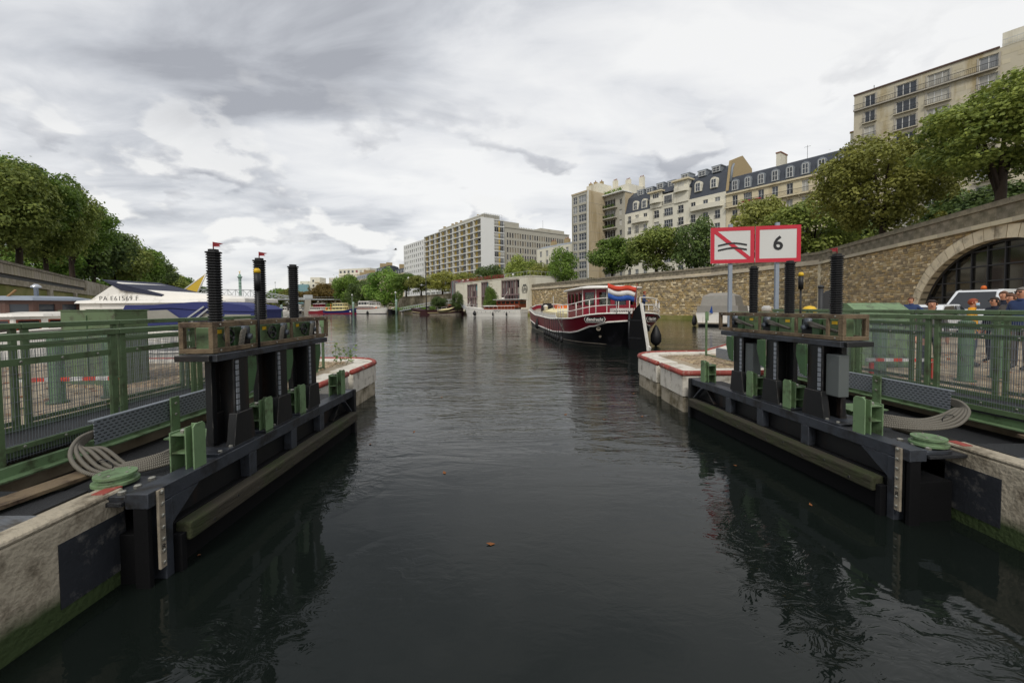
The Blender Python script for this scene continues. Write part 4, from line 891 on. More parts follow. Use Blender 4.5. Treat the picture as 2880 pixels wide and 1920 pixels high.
# ------------------------------------------------------------------ lock: piers, walls, gates, walkways
def slot_mat():
    m = mat('slotted', '#9aa0a8', .45, .6, .15, 20, bump=0); t = m.node_tree; L = t.links.new; b = t.nodes['Principled BSDF']
    tc = nn(t, 'ShaderNodeTexCoord'); sp = nn(t, 'ShaderNodeSeparateXYZ'); L(tc.outputs['Object'], sp.inputs[0])
    def mth(op, a, c=0.0):
        q = nn(t, 'ShaderNodeMath', operation=op)
        for i, v in enumerate((a, c)):
            if isinstance(v, (int, float)): q.inputs[i].default_value = v
            else: L(v, q.inputs[i])
        return q.outputs[0]
    row = mth('DIVIDE', sp.outputs[2], .032); off = mth('MULTIPLY', mth('MODULO', mth('FLOOR', mth('ADD', row, 100)), 2), .5)
    fx = mth('FRACT', mth('ADD', mth('DIVIDE', sp.outputs[0], .062), off)); fz = mth('FRACT', mth('ADD', row, 100))
    hole = mth('MULTIPLY', mth('LESS_THAN', fx, .58), mth('LESS_THAN', fz, .34))
    src = b.inputs['Base Color'].links[0].from_socket; mx = nn(t, 'ShaderNodeMixRGB'); mx.inputs[2].default_value = (.01, .01, .012, 1); L(hole, mx.inputs[0]); L(src, mx.inputs[1]); L(mx.outputs[0], b.inputs['Base Color'])
    L(mth('MULTIPLY', mth('SUBTRACT', 1, hole), .6), b.inputs['Metallic'])
slot_mat()
def plate_mat():
    m = mat('tread_plate', '#6d7074', .5, .35, .25, 5, bump=0, dirt='#4a4032', damt=.45, dscale=5); t = m.node_tree; L = t.links.new; b = t.nodes['Principled BSDF']
    tc = nn(t, 'ShaderNodeTexCoord'); mp = nn(t, 'ShaderNodeMapping'); mp.inputs['Rotation'].default_value = (0, 0, .785); mp.inputs['Scale'].default_value = (1, 2.6, 1); L(tc.outputs['Object'], mp.inputs[0])
    v = nn(t, 'ShaderNodeTexVoronoi'); v.inputs['Scale'].default_value = 16; v.inputs['Randomness'].default_value = .1; L(mp.outputs[0], v.inputs['Vector'])
    bp = nn(t, 'ShaderNodeBump', i_Strength=.9); bp.inputs['Distance'].default_value = -.012; L(v.outputs['Distance'], bp.inputs['Height']); L(bp.outputs[0], b.inputs['Normal'])
plate_mat()
def hose_mat():
    m = M['hose']; t = m.node_tree; L = t.links.new; b = t.nodes['Principled BSDF']
    uv = nn(t, 'ShaderNodeAttribute'); uv.attribute_name = 'tint'; sp = nn(t, 'ShaderNodeSeparateColor'); L(uv.outputs['Color'], sp.inputs[0])
    q = nn(t, 'ShaderNodeMath', operation='SINE'); mu = nn(t, 'ShaderNodeMath', operation='MULTIPLY'); mu.inputs[1].default_value = 420; L(sp.outputs[0], mu.inputs[0]); L(mu.outputs[0], q.inputs[0])
    bp = nn(t, 'ShaderNodeBump', i_Strength=.8); bp.inputs['Distance'].default_value = .004; L(q.outputs[0], bp.inputs['Height']); L(bp.outputs[0], b.inputs['Normal'])
hose_mat(); TINT.add('hose')
def wetwall():      # concrete with a green growth band just above the waterline
    m = mat('lock_concrete', '#a79d8a', .85, 0, .28, 1.6, bump=.9, bscale=26, dirt='#5f5545', damt=.42, dscale=5.0); t = m.node_tree; L = t.links.new; b = t.nodes['Principled BSDF']
    tc = nn(t, 'ShaderNodeTexCoord'); sp = nn(t, 'ShaderNodeSeparateXYZ'); L(tc.outputs['Object'], sp.inputs[0])
    n = nn(t, 'ShaderNodeTexNoise', i_Scale=3.0, i_Detail=6.0); L(tc.outputs['Object'], n.inputs['Vector'])
    mr = nn(t, 'ShaderNodeMapRange'); mr.inputs[1].default_value = .30; mr.inputs[2].default_value = .16; ad = nn(t, 'ShaderNodeMath', operation='MULTIPLY_ADD'); ad.inputs[1].default_value = -.24; L(n.outputs['Fac'], ad.inputs[0]); L(sp.outputs[2], ad.inputs[2])
    ad2 = nn(t, 'ShaderNodeMath', operation='ADD'); ad2.inputs[1].default_value = .12; L(ad.outputs[0], ad2.inputs[0]); L(ad2.outputs[0], mr.inputs[0])
    src = b.inputs['Base Color'].links[0].from_socket; mx = nn(t, 'ShaderNodeMixRGB'); mx.inputs[2].default_value = (*C('#31401c'), 1); L(mr.outputs[0], mx.inputs[0]); L(src, mx.inputs[1]); L(mx.outputs[0], b.inputs['Base Color'])
wetwall()
mat('pier_stone', '#a59b88', .85, var=.25, bump=.6, bscale=12, dirt='#5a5138', damt=.6, dscale=3)
mat('black_tar', '#22252b', .7, var=.4, vscale=5, bump=.2, dirt='#6d6a66', damt=.3, dscale=6)
# -- pier edges
def pier(label, path, gaps, loc):
    """path: outer points with inner partners; each span becomes one white block with a red rounded nosing"""
    o = thing('pier_edge', label, 'pier', loc)
    for i, (a0, b0, a1, b1) in enumerate(path):
        if i in gaps: continue
        P = lambda q: Vector((q[0] - loc[0], q[1] - loc[1])); a0, b0, a1, b1 = map(P, (a0, b0, a1, b1)); e = (a1 - a0) * .006
        mb = MB(); mb.prism([tuple(a0 + e), tuple(b0 + e), tuple(b1 - e), tuple(a1 - e)], .34, .83 + .03); bl = mb.build('edge_block', 'edge_white', o, bevel=.012)
        ni = (b0 - a0).normalized() * .03
        MB().tube([(a0.x + ni.x, a0.y + ni.y, .835), (a1.x + ni.x, a1.y + ni.y, .835)], .062, 8).build('nosing', 'edge_red', bl)
        k = .05; mb = MB(); mb.prism([tuple(a0 + (b0 - a0) * k), tuple(b0), tuple(b1), tuple(a1 + (b1 - a1) * k)], -1.5, .33); mb.build('base_stone', 'pier_stone', o, bevel=.02)
    return o
def spans(outer, inner): return [(outer[i], inner[i], outer[i + 1], inner[i + 1]) for i in range(len(outer) - 1)]
ou = [(-3.65, 7.6), (-3.65, 8.3), (-3.65, 9.05), (-3.65, 9.32), (-3.65, 10.0), (-3.65, 10.7)] + arc(-4.75, 10.7, 1.1, 15, 90, 5) + [(-5.6, 11.87), (-6.8, 11.92), (-8.0, 11.97), (-9.4, 12.03), (-10.8, 12.08)]
inn = [(-4.2, 7.6), (-4.2, 8.3), (-4.2, 9.05), (-4.2, 9.32), (-4.2, 10.0), (-4.2, 10.7)] + arc(-4.75, 10.7, .55, 15, 90, 5) + [(-5.6, 11.3), (-6.8, 11.35), (-8.0, 11.4), (-9.4, 11.45), (-10.8, 11.5)]
pier('rounded white pier edge with red rim on the left of the lock mouth', spans(ou, inn), {2}, (-4, 10, 0))
MB().box(-4.19, -3.78, 9.06, 9.31, -1.5, .7).build('stoplog_groove', 'moss_stone', kind='structure')
ou = [(6.2, 8.72), (5.2, 8.72), (4.3, 8.72), (3.65, 8.72), (3.65, 9.4), (3.65, 10.05), (3.65, 10.32), (3.65, 11.0), (3.65, 11.65)] + arc(4.75, 11.65, 1.1, 165, 90, 5) + [(6.0, 12.82), (7.2, 14.2), (8.6, 15.9)]
inn = [(6.2, 9.3), (5.2, 9.3), (4.3, 9.3), (4.2, 9.3), (4.2, 9.4), (4.2, 10.05), (4.2, 10.32), (4.2, 11.0), (4.2, 11.65)] + arc(4.75, 11.65, .55, 165, 90, 5) + [(6.2, 12.35), (7.6, 13.9), (9.0, 15.6)]
pier('rounded white pier edge with red rim on the right of the lock mouth', spans(ou, inn), {5}, (4, 10, 0))
MB().box(3.78, 4.19, 10.06, 10.31, -1.5, .7).build('stoplog_groove', 'moss_stone', kind='structure')
def cobbles(name, x0, x1, y0, y1, label):
    mb = MB(); r = random.Random(6); y = y0; k = 0
    while y < y1 - .05:
        x = x0 + (k % 2) * .08; k += 1
        while x < x1 - .08:
            l = r.uniform(.13, .19); q = r.uniform(.7, 1.25); mb.tint = (q, q * r.uniform(.9, 1), q * r.uniform(.8, .95)); h = .835 + r.uniform(-.008, .01)
            a, c, e, d = x + .008, x + l - .008, y + .008, y + .112
            mb.add([(a, e, .80), (c, e, .80), (c, d, .80), (a, d, .80), (a + .015, e + .015, h), (c - .015, e + .015, h), (c - .015, d - .015, h), (a + .015, d - .015, h)], [(4, 5, 6, 7), (0, 1, 5, 4), (1, 2, 6, 5), (2, 3, 7, 6), (3, 0, 4, 7)]); x += l
        y += .12
    o = mb.build(name, 'cobble', fix=False, kind='stuff'); o['label'] = label; o['category'] = 'cobbles'
cobbles('cobblestones', -9.0, -4.62, 7.9, 11.25, 'brown cobbles paving the left pier head')
cobbles('cobblestones', 4.6, 8.6, 9.35, 12.15, 'brown cobbles paving the right pier head')
# -- lock chamber walls at the near corners
for s, xw, ye, lab in ((-1, -3.3, 3.42, 'weathered concrete lock wall corner at lower left'), (1, 4.68, 4.38, 'weathered concrete lock wall corner at lower right')):
    o = thing('lock_wall', lab, 'wall', (xw, ye, 0)); X = lambda a, b: (min(s * a, s * b), max(s * a, s * b))
    x0, x1 = X(0, 1.32 if s < 0 else 1.56)
    MB().box(x0, x1, -14, 0, -2.8, .755).build('wall_body', 'lock_concrete', o, bevel=.015)
    q0, q1 = X(0, .2); MB().box(q0, q1, -14, -.004, .757, .80).build('edge_strip', 'lock_concrete', o, bevel=.02)
    q0, q1 = X(.2, 1.31 if s < 0 else 1.55); MB().box(q0, q1, -14, -.45, .757, .785).build('cover_plate', 'tread_plate', o)
    q0, q1 = X(-.006, 0.0); MB().box(q0, q1, -.52, -.01, .12, .60).build('tar_patch', 'black_tar', o)
    q0, q1 = X(.02, .12); MB().box(q0, q1, -.16, .003, .79, .806).build('red_mark', 'edge_red', o)
    q0, q1 = X(.3, 1.3); MB().box(q0, q1, -.44, -.01, .757, .772).build('dark_plate', 'black_grate', o)
    MB().lathe([(.001, .786), (.27, .786), (.27, .79), (.001, .79)], (s * .78, -.7, 0), 20).build('dark_opening_disc', 'black_steel', o)  # flat black disc: the darkness of an opening put into colour, no hole cut
for s, x0, x1, y0, y1 in ((-1, -4.62, -3.56, 3.43, 7.6), (1, 4.72, 6.25, 4.39, 8.7)):
    MB().box(x0, x1, y0, y1, .56, .62).build('recess_floor', 'black_grate', kind='structure')
# -- one lock gate leaf
def tubepath(mb, pts, r, n=8, sub=8):
    pts = [Vector(p) for p in pts]; out = []; k = len(pts)
    for i in range(k - 1):
        a, b, c, d = pts[max(i - 1, 0)], pts[i], pts[i + 1], pts[min(i + 2, k - 1)]
        for j in range(sub): t = j / sub; out.append(.5 * ((2 * b) + (c - a) * t + (2 * a - 5 * b + 4 * c - d) * t * t + (3 * b - a - 3 * c + d) * t ** 3))
    out.append(pts[-1]); L = 0; st = len(mb.v); mb.tube(out, r, n)
    for i, p in enumerate(out):
        if i: L += (p - out[i - 1]).length
        for j in range(n): mb.t[st + i * n + j] = (L, L, L)
    return mb
bolt_me = MB().lathe([(.018, 0), (.018, .010), (.011, .014)], n=6, smooth=False).mesh('bolt', 'bolt')
timber_bolt = MB().lathe([(.016, 0), (.016, .004), (.009, .006)], n=8, smooth=False).mesh('timber_bolt', 'black_steel')
def gate(side, N, Fp, label):
    N, Fp = Vector(N), Vector(Fp); d = Fp - N; L = d.length; s = side
    o = thing('lock_gate', label, 'lock gate', (N.x, N.y, 0), math.atan2(d.y, d.x) - math.pi / 2, 'open lock gate leaves')
    def B(u0, u1, v0, v1, z0, z1, name, m, parent=o, bevel=.006):
        return MB().box(min(s * v0, s * v1), max(s * v0, s * v1), u0, u1, z0, z1).build(name, m, parent, bevel=bevel)
    P = lambda u, v, z: (s * v, u, z)
    tb = B(.13, L, -.02, .17, .67, .795, 'top_beam', 'dark_beam')
    B(.25, L, .10, .17, .41, .668, 'beam_web', 'black_steel'); B(.1, L - .05, .172, .6, .70, .735, 'deck_plate', 'black_grate'); B(.2, L, .16, .56, -1.6, .42, 'skin_plate', 'rudder_black')
    B(.42, L - .06, -.13, .02, .245, .405, 'fender_timber', 'algae_wood', bevel=.02)
    for k in range(11): w = link('timber_bolt', timber_bolt, o, P(.7 + k * .34, -.128, .36 if k % 2 else .29)); w.rotation_euler = (0, R(-90 * s), 0)
    B(.3, L - .02, .02, .155, -1.6, .41, 'lower_plate', 'rudder_black')
    for u in (.34 + L * .26, .34 + L * .46, .34 + L * .645): B(u - .065, u + .065, -.018, .09, .41, .668, 'stiffener', 'dark_beam')
    mb = MB(); mb.beam(P(L - .12, .0, .43), P(L - .40, .0, .67), .02, .09, up=(s, 0, 0)); mb.build('brace', 'dark_beam', o)
    mb = MB(); mb.beam(P(L - .75, .05, .43), P(L - .48, .05, .67), .02, .08, up=(s, 0, 0)); mb.build('brace', 'black_steel', o)
    B(L, L + .07, -.06, .3, -1.2, .80, 'mitre_post', 'black_steel', bevel=.02); B(L + .072, L + .13, -.02, .2, -1.2, .76, 'mitre_seal', 'rubber')
    mb = MB(); mb.add([P(.30, -.022, .668), P(.66, -.022, .668), P(.30, -.022, .40), P(.30, .1, .668), P(.66, .1, .668), P(.30, .1, .40)], [(0, 1, 2), (3, 5, 4), (0, 3, 4, 1), (1, 4, 5, 2), (2, 5, 3, 0)]); mb.build('gusset', 'dark_beam', o)
    B(.27, .35, -.03, .09, -.6, .668, 'heel_post', 'dark_beam'); B(.14, .185, .0, .12, -1.4, .668, 'seal_post', 'rudder_black'); B(.36, .42, -.09, .0, -.5, .33, 'wear_bar', 'rudder_black')
    gp = B(.20, .262, -.045, -.02, .12, .79, 'gauge_plate', 'grey_hull')
    for k in range(7): g = link('rivet', bolt_me, gp, P(.231, -.045, .17 + k * .1)); g.rotation_euler = (0, R(-90 * s), 0)
    text('gauge_number', '8', .07, 'sign_black', gp, P(.231, -.048, .30), (R(90), 0, R(90 * s) + (math.pi if s > 0 else 0) if False else (R(-90) if s > 0 else R(90))), extrude=.001)
    B(.13, .55, .17, .46, .735, .775, 'anchor_plate', 'dark_beam')
    for u, v in ((.18, .24), (.18, .4), (.3, .22), (.3, .4), (.46, .24), (.46, .4)): link('bolt', bolt_me, o, P(u, v, .775)).scale = (1.6, 1.6, 2.2)
    # green fender brackets on the beam
    for u in (.72, 1.83, 2.63, 4.0):
        h = .76; f = thing_part = MB()
        X = lambda a, b: (min(s * a, s * b), max(s * a, s * b))
        a, b = X(.0, .012); f.prism([(u - .075, h), (u + .075, h), (u + .075, h + .43), (u + .045, h + .46), (u - .045, h + .46), (u - .075, h + .43)], a, b, 'x')
        a, b = X(.012, .075); f.box(a, b, u - .006, u + .006, h, h + .455)
        a, b = X(.075, .087); f.prism([(u - .075, h), (u + .075, h), (u + .075, h + .43), (u - .075, h + .43)], a, b, 'x')
        br = f.build('fender_bracket', 'green_light', o, bevel=.003)
        a, b = X(.088, .215); g = MB().box(a, b, u - .07, u + .08, h + .35, h + .362).box(a, b, u - .07, u + .08, h + .18, h + .19).box(a, b, u + .07, u + .08, h, h + .35)
        a, b = X(.216, .228); g.box(a, b, u - .08, u + .09, h, h + .38); g.build('bracket_box', 'green_light', br)
        link('bolt', bolt_me, br, P(u, .15, h + .362)).scale = (1.7, 1.7, 2.5)
    # valve actuators
    for i, u in enumerate((1.28, 2.07, 2.86)):
        B(u - .32, u + .24, .0, .5, .797, .825, 'base_plate', 'dark_beam')
        for q in (-.26, -.1, .08, .18): link('bolt', bolt_me, o, P(u + q, .03, .825)).scale = (1.2, 1.2, 1.5)
        uo = u; u = u + .09
        mb = MB(); X = lambda a, b: (min(s * a, s * b), max(s * a, s * b))
        for a, b in (X(.02, .04), X(.26, .28)): mb.box(a, b, u - .12, u + .12, .826, 1.76)
        a, b = X(.04, .26); mb.box(a, b, u - .01, u + .012, .826, 1.76)
        col = mb.build('column', 'black_steel', o, bevel=.004)
        for v in (-.01, .22):
            mb = MB(); a, b = X(v, v + .09); mb.loft([[(a, u - .19, .827), (b, u - .19, .827), (b, u + .17, .827), (a, u + .17, .827)], [(a, u - .135, 1.17), (b, u - .135, 1.17), (b, u + .13, 1.17), (a, u + .13, 1.17)]], smooth=False); mb.build('base_gusset', 'black_steel', col, bevel=.006)
        mb = MB(); a, b = X(.005, .018); mb.box(a, b, u - .10, u - .06, 1.18, 1.74); mb.build('cable_strip', 'slotted', col)
        B(u - .21, u - .14, .20, .27, .86, 1.75, 'rear_leg', 'black_steel', col)
        mb = MB(); a, b = X(.0, .03) ; mb.prism([(u + .12, 1.75), (u + .27, 1.75), (u + .28, 1.60), (u + .20, 1.36), (u + .11, 1.33), (u + .11, 1.7)], a - .02, b - .02, 'x'); mb.build('knee_plate', 'green_dark', col, bevel=.004)
        if s > 0 and i != 1: B(u - .32, u - .125, .06, .2, 1.13, 1.66, 'grey_cabinet', 'cabinet_grey', col, .01)
        u = uo
        # bellows with its red flag
        prof = []; nb_ = 27; z = 2.13
        for k in range(nb_):
            z0 = 2.12 + k * .0287; prof += [(.056, z0), (.074, z0 + .010), (.074, z0 + .014)]
        prof += [(.056, 2.12 + nb_ * .0287), (.079, 2.12 + nb_ * .0287 + .004), (.079, 2.12 + nb_ * .0287 + .018), (.05, 2.12 + nb_ * .0287 + .02), (.05, 2.94)]
        be = MB().lathe([(r_, z_) for r_, z_ in prof], (s * .22, u, 0), 8, smooth=False).build('bellows', 'rubber', o)
        if (s < 0 and i < 2) or (s > 0 and i == 0):
            fl_ = MB().tube([P(u, .22, 2.93), P(u, .22, 3.02)], .006, 5).add([P(u, .22, 3.02), P(u + .03, .22 - .09 * 1, 3.005), P(u, .22 - .06, 2.99), P(u - .03, .22 - .10, 2.965), P(u, .22, 2.97)], [(0, 1, 2, 3, 4)]); fl_.build('pennant', 'red_flag', be)
        gb = B(u - .15, u + .11, .14, .33, 1.865, 2.105, 'gearbox', 'green_paint', o, .01); B(u + .27, u + .50, .17, .30, 1.865, 2.09, 'dark_filler_block', 'black_steel', o, .01)  # second box: dark block added to fill the see-through cage and darken its inside
        B(u - .11, u - .03, .136, .142, 2.035, 2.075, 'sticker', 'yellow', gb, 0); B(u + .14, u + .26, .12, .33, 1.865, 2.10, 'upright_plate', 'green_dark', o)
        mo = MB(); mo.tube([P(u + .30, .22, 2.02), P(u + .46, .22, 2.02)], .062, 14).tube([P(u + .46, .22, 2.02), P(u + .48, .22, 2.02)], .05, 14); mo = mo.build('motor', 'motor_grey', o)
        MB().tube([P(u + .34, .10, 2.06), P(u + .34, .16, 2.06)], .05, 12).tube([P(u + .40, .10, 1.975), P(u + .40, .15, 1.975)], .035, 12).build('terminal_box', 'motor_grey', mo)
        for k in range(3):
            e = s > 0
            tubepath(MB(), [P(u + .34, .12 + .02 * k, 2.05 - .02 * k), P(u + .20, .085, 2.04 - .02 * k), P(u + .02, .10 + .01 * k, 1.99 - .01 * k), P(u - .14, .11, 1.95)] if e else [P(u + .34, .12, 2.06 - .02 * k), P(u + .24 - .02 * k, .07, 2.05), P(u + .21 - .02 * k, .08, 1.9), P(u + .26 - .02 * k, .16, 1.72 - .05 * k)], .017, 7).build('hose', 'hose', mo)
        if s < 0:
            hw = MB(); c0 = Vector(P(u, .08, 2.0)); hw.tube([c0 + Vector((0, math.cos(R(a)) * .075, math.sin(R(a)) * .075)) for a in range(0, 361, 24)], .011, 6)
            for a in (90, 210, 330): hw.tube([c0, c0 + Vector((0, math.cos(R(a)) * .072, math.sin(R(a)) * .072))], .008, 5)
            hw.tube([P(u, .06, 2.0), P(u, .15, 2.0)], .016, 8).build('handwheel', 'rubber', o)
    # carrier beam, brown cage
    B(.98, 3.42, .0, .38, 1.762, 1.835, 'carrier_beam', 'dark_beam'); B(.93, .979, .05, .40, 1.77, 1.83, 'carrier_nose', 'black_steel')
    for v in (.045, .365):
        B(1.02, 3.56, v, v + .03, 2.108, 2.165, 'cage_rail', 'brown_frame'); B(1.02, 3.56, v, v + .03, 1.842, 1.895, 'cage_rail', 'brown_frame')
        for u in (1.02, 1.20, 1.72, 2.46, 3.2, 3.52): B(u, u + .045, v + .002, v + .028, 1.896, 2.107, 'cage_post', 'brown_frame')
        for u in (1.1, 1.6, 2.1, 2.6, 3.1, 3.45):
            for z in (2.137, 1.868):
                if v < .1: q = link('bolt', bolt_me, o, P(u, v - .001, z)); q.rotation_euler = (0, R(-90 * s), 0); q.scale = (.7, .7, .7)
    for u in (1.02, 3.53):
        B(u - .031, u - .001, .046, .394, 2.11, 2.163, 'cage_end', 'brown_frame'); B(u - .031, u - .001, .046, .394, 1.844, 1.893, 'cage_end', 'brown_frame')
        for v in (.046, .35): B(u - .030, u - .002, v, v + .044, 1.894, 2.109, 'cage_end_post', 'brown_frame')
    ub, vb = (1.70, .02) if s < 0 else (2.12, .44)
    bc = MB().tube([P(ub, vb, 1.75), P(ub, vb, 2.55)], .014, 8).build('beacon_pole', 'rubber', o); MB().tube([P(ub, vb, 2.52), P(ub, vb, 2.72)], .034, 12).build('beacon_body', 'rubber', bc); MB().lathe([(.036, 2.72), (.036, 2.755), (.02, 2.775)], P(ub, vb, 0), 12).build('beacon_cap', 'yellow', bc)
    return o
gl_ = gate(-1, (-3.0, 3.15), (-2.97, 7.5), 'left lock gate leaf with three black bellows and handwheels')
gr_ = gate(1, (4.09, 4.0), (3.70, 8.36), 'right lock gate leaf with three black bellows, near the signs')
# pivot caps
for x, y, lab in ((-3.47, 3.52, 'round green pivot cap beside the left hose bundle'), (4.42, 4.30, 'round green pivot cap beside the right hose bundle')):
    o = thing('pivot_cap', lab, 'pivot cap', (x, y, .74), 0, 'gate pivot caps'); MB().lathe([(.10, 0), (.10, .05), (.16, .055), (.16, .085), (.12, .09), (.12, .12)], n=24, smooth=False).build('flange', 'green_light', o, bevel=.004); MB().lathe([(.145, .12), (.145, .14), (.02, .146)], n=24, smooth=False).build('lid', 'green_light', o)
    for k in range(5): link('bolt', bolt_me, o, (.1 * math.cos(k * 1.257), .1 * math.sin(k * 1.257), .14)).scale = (.6, .6, .8)
# -- walkway railings
def railing(name, label, a, b, zb, zt, n, first=0, ends=True):
    a, b = Vector(a), Vector(b); d = b - a; L = d.length; o = thing(name, label, 'railing', (a.x, a.y, 0), math.atan2(d.y, d.x), 'green walkway railings'); pl = L / n
    for i in range(n):
        x0, x1 = i * pl + .06, (i + 1) * pl - .06
        MB().box(i * pl + .004, (i + 1) * pl - .004, -.045, .045, zt - .065, zt).build('top_rail', 'green_paint', o, bevel=.008)
        for x in (x0, x1): MB().box(x - .032, x + .032, -.02, .02, zb - .14, zt - .066).build('post', 'green_paint', o, bevel=.004)
        for nm, z0, z1 in (('upper_bar', zt - .15, zt - .11), ('mid_bar', zt - .30, zt - .235), ('bottom_bar', zb, zb + .05)):
            q = MB().box(x0 + .033, x1 - .033, -.014, .014, z0, z1).build(nm, 'green_paint', o, bevel=.003)
            if nm != 'upper_bar':
                for k in range(3): w = link('bolt', bolt_me, q, (x0 + (x1 - x0) * (k + .5) / 3, -.014, (z0 + z1) / 2)); w.rotation_euler = (R(90), 0, 0); w.scale = (.8, .8, .8); w2 = link('bolt', bolt_me, q, (x0 + (x1 - x0) * (k + .5) / 3, .014, (z0 + z1) / 2)); w2.rotation_euler = (R(-90), 0, 0); w2.scale = (.8, .8, .8)
        mb = MB(); nv = int((x1 - x0 - .07) / .026)
        for k in range(nv): x = x0 + .04 + k * .026; mb.box(x - .0017, x + .0017, .0145, .018, zb - .1, zt - .16)
        for k in range(8): z = zb - .08 + k * (zt - zb - .1) / 7.5; mb.box(x0 + .034, x1 - .034, .0182, .0225, z - .002, z + .002)
        mb.build('wire_mesh', 'galvanised', o, fix=False)
        if i: MB().box(i * pl - .06 + .033, i * pl + .06 - .033, -.01, .01, 1.5, 1.515).box(i * pl - .027, i * pl + .027, -.01, .01, 1.15, 1.165).build('link_rod', 'green_light', o)
    return o
ZB, ZT = .98, 2.10
railing('railing', 'front railing of the left walkway, behind the left gate', (-4.68, 2.42), (-4.66, 9.62), ZB, ZT - .02, 6)
railing('railing', 'rear railing of the left walkway, nearer the boats', (-5.74, 2.35), (-5.76, 9.55), ZB, ZT + .055, 6)
railing('railing', 'front railing of the right walkway, behind the right gate', (6.19, 3.45), (5.72, 10.65), ZB, ZT + .03, 6)
railing('railing', 'rear railing of the right walkway, nearer the van', (7.2, 3.5), (6.85, 10.7), ZB, ZT + .085, 6)
for px, Y, x, lab in ((906, 10.0, -4.64, 'thin green end post at the left pier head'), (1993, 11.9, 5.66, 'thin green end post at the right pier head')):
    o = thing('end_post', lab, 'post', (x, Y, QZ)); MB().box(-.025, .025, -.025, .025, 0, 1.32).build('post', 'green_paint', o, bevel=.004); MB().box(-.012, .012, -.35 if px < 1400 else -1.2, -.03, .05, .085).build('foot_bar', 'green_paint', o); MB().box(-.05, .05, -.04, -.026, 1.05, 1.3).build('flag_plate', 'green_light', o)
for s, x0, x1, y0, y1, r0 in ((-1, -5.70, -4.72, 2.3, 9.6, 0), (1, 6.0, 6.95, 3.4, 10.65, -.055)):
    dk = thing('walkway', 'dark grating walkway between the two %s railings' % ('left' if s < 0 else 'right'), 'walkway')
    sh = (lambda y: 0) if s < 0 else (lambda y: -.055 * (y - 5))
    for k in range(6):
        a, b = y0 + (y1 - y0) * k / 6, y0 + (y1 - y0) * (k + 1) / 6 - .01
        MB().prism([(x0 + sh(a), a), (x1 + sh(a), a), (x1 + sh(b), b), (x0 + sh(b), b)], .885, .915).build('grating', 'black_grate', dk)
    xe = -4.60 if s < 0 else 6.06
    MB().beam((xe + sh(y0), y0, .83), (xe + sh(y1), y1, .83), .05, .10).build('edge_beam', 'green_light', dk, bevel=.004); MB().beam((xe - s * .06 + sh(y0), y0, .785), (xe - s * .06 + sh(y1), y1, .785), .12, .016).build('edge_flange', 'green_light', dk)
    for q in (0, 1): 
        xx = (x0 if q else x1); MB().beam((xx + sh(y0), y0, .945), (xx + sh(y1), y1, .945), .02, .06).build('kick_plate', 'green_paint', dk)
# -- cable trays
for s, a, b, lab in ((-1, (-4.12, 3.98), (-4.2, 8.6), 'slotted galvanised cable tray behind the left gate'), (1, (5.42, 5.02), (5.2, 10.4), 'slotted galvanised cable tray behind the right gate')):
    a, b = Vector(a), Vector(b); d = b - a; o = thing('cable_tray', lab, 'cable tray', (a.x, a.y, 0), math.atan2(d.y, d.x)); n = 4; l = d.length / n
    for i in range(n): MB().box(i * l + .003, (i + 1) * l - .003, -.004, .004, .97, 1.21).box(i * l + .003, (i + 1) * l - .003, .004 if s < 0 else -.06, .06 if s < 0 else -.004, 1.20, 1.212).build('tray_section', 'slotted', o)
    for x in (.95, 2.2, 3.4):
        y = -.02 if s < 0 else .02; bq = MB().box(x - .065, x + .065, min(y, y * 2), max(y, y * 2), .78, 1.24).build('bracket', 'green_light', o, bevel=.003)
        MB().box(x - .2, x + .2, min(y * 2.2, y * 30), max(y * 2.2, y * 30), .775, .79).box(x - .2, x + .2, min(y * 25, y * 25.4), max(y * 25, y * 25.4), .63, .775).build('bracket_foot', 'green_light', bq)
        for z in (1.03, 1.16): w = link('bolt', bolt_me, bq, (x, y * 2, z)); w.rotation_euler = (R(90 if y < 0 else -90), 0, 0)
    if s < 0:
        pts = [[(.12, .03, 1.1), (-.12, .02, 1.08 - .02 * k), (-.32 + .04 * k, -.10 - .02 * k, .98), (-.40 + .05 * k, -.30 - .02 * k, .86), (-.34 + .03 * k, -.50, .80 + .012 * k), (-.2 + .03 * k, -.68, .80 + .018 * k), (.02 + .03 * k, -.80 + .03 * k, .80 + .016 * k), (.25, -.74 + .04 * k, .78)] for k in range(6)]
    else:
        pts = [[(.12, -.03, 1.1), (-.10, .0, 1.10 - .02 * k), (-.28 + .03 * k, .10, 1.02), (-.36 + .04 * k, .32, .90 + .01 * k), (-.32 + .03 * k, .58, .84 + .014 * k), (-.18 + .03 * k, .82, .82 + .02 * k), (.05 + .03 * k, .98 - .03 * k, .81 + .015 * k), (.28, .90 - .04 * k, .78)] for k in range(6)]
    h = thing('hose_bundle', 'loop of grey corrugated hoses hanging from the %s cable tray' % ('left' if s < 0 else 'right'), 'hoses', (a.x, a.y, 0), math.atan2(d.y, d.x))
    for p in pts: tubepath(MB(), p, .017, 9).build('hose', 'hose', h, fix=False)
    c = [Vector(p[3]) for p in pts]; cc = sum(c, Vector()) / 6; MB().tube([cc + Vector((0, math.cos(R(q)) * .085, math.sin(R(q)) * .065)) for q in range(0, 361, 30)], .005, 5).build('cable_tie', 'rubber', h)
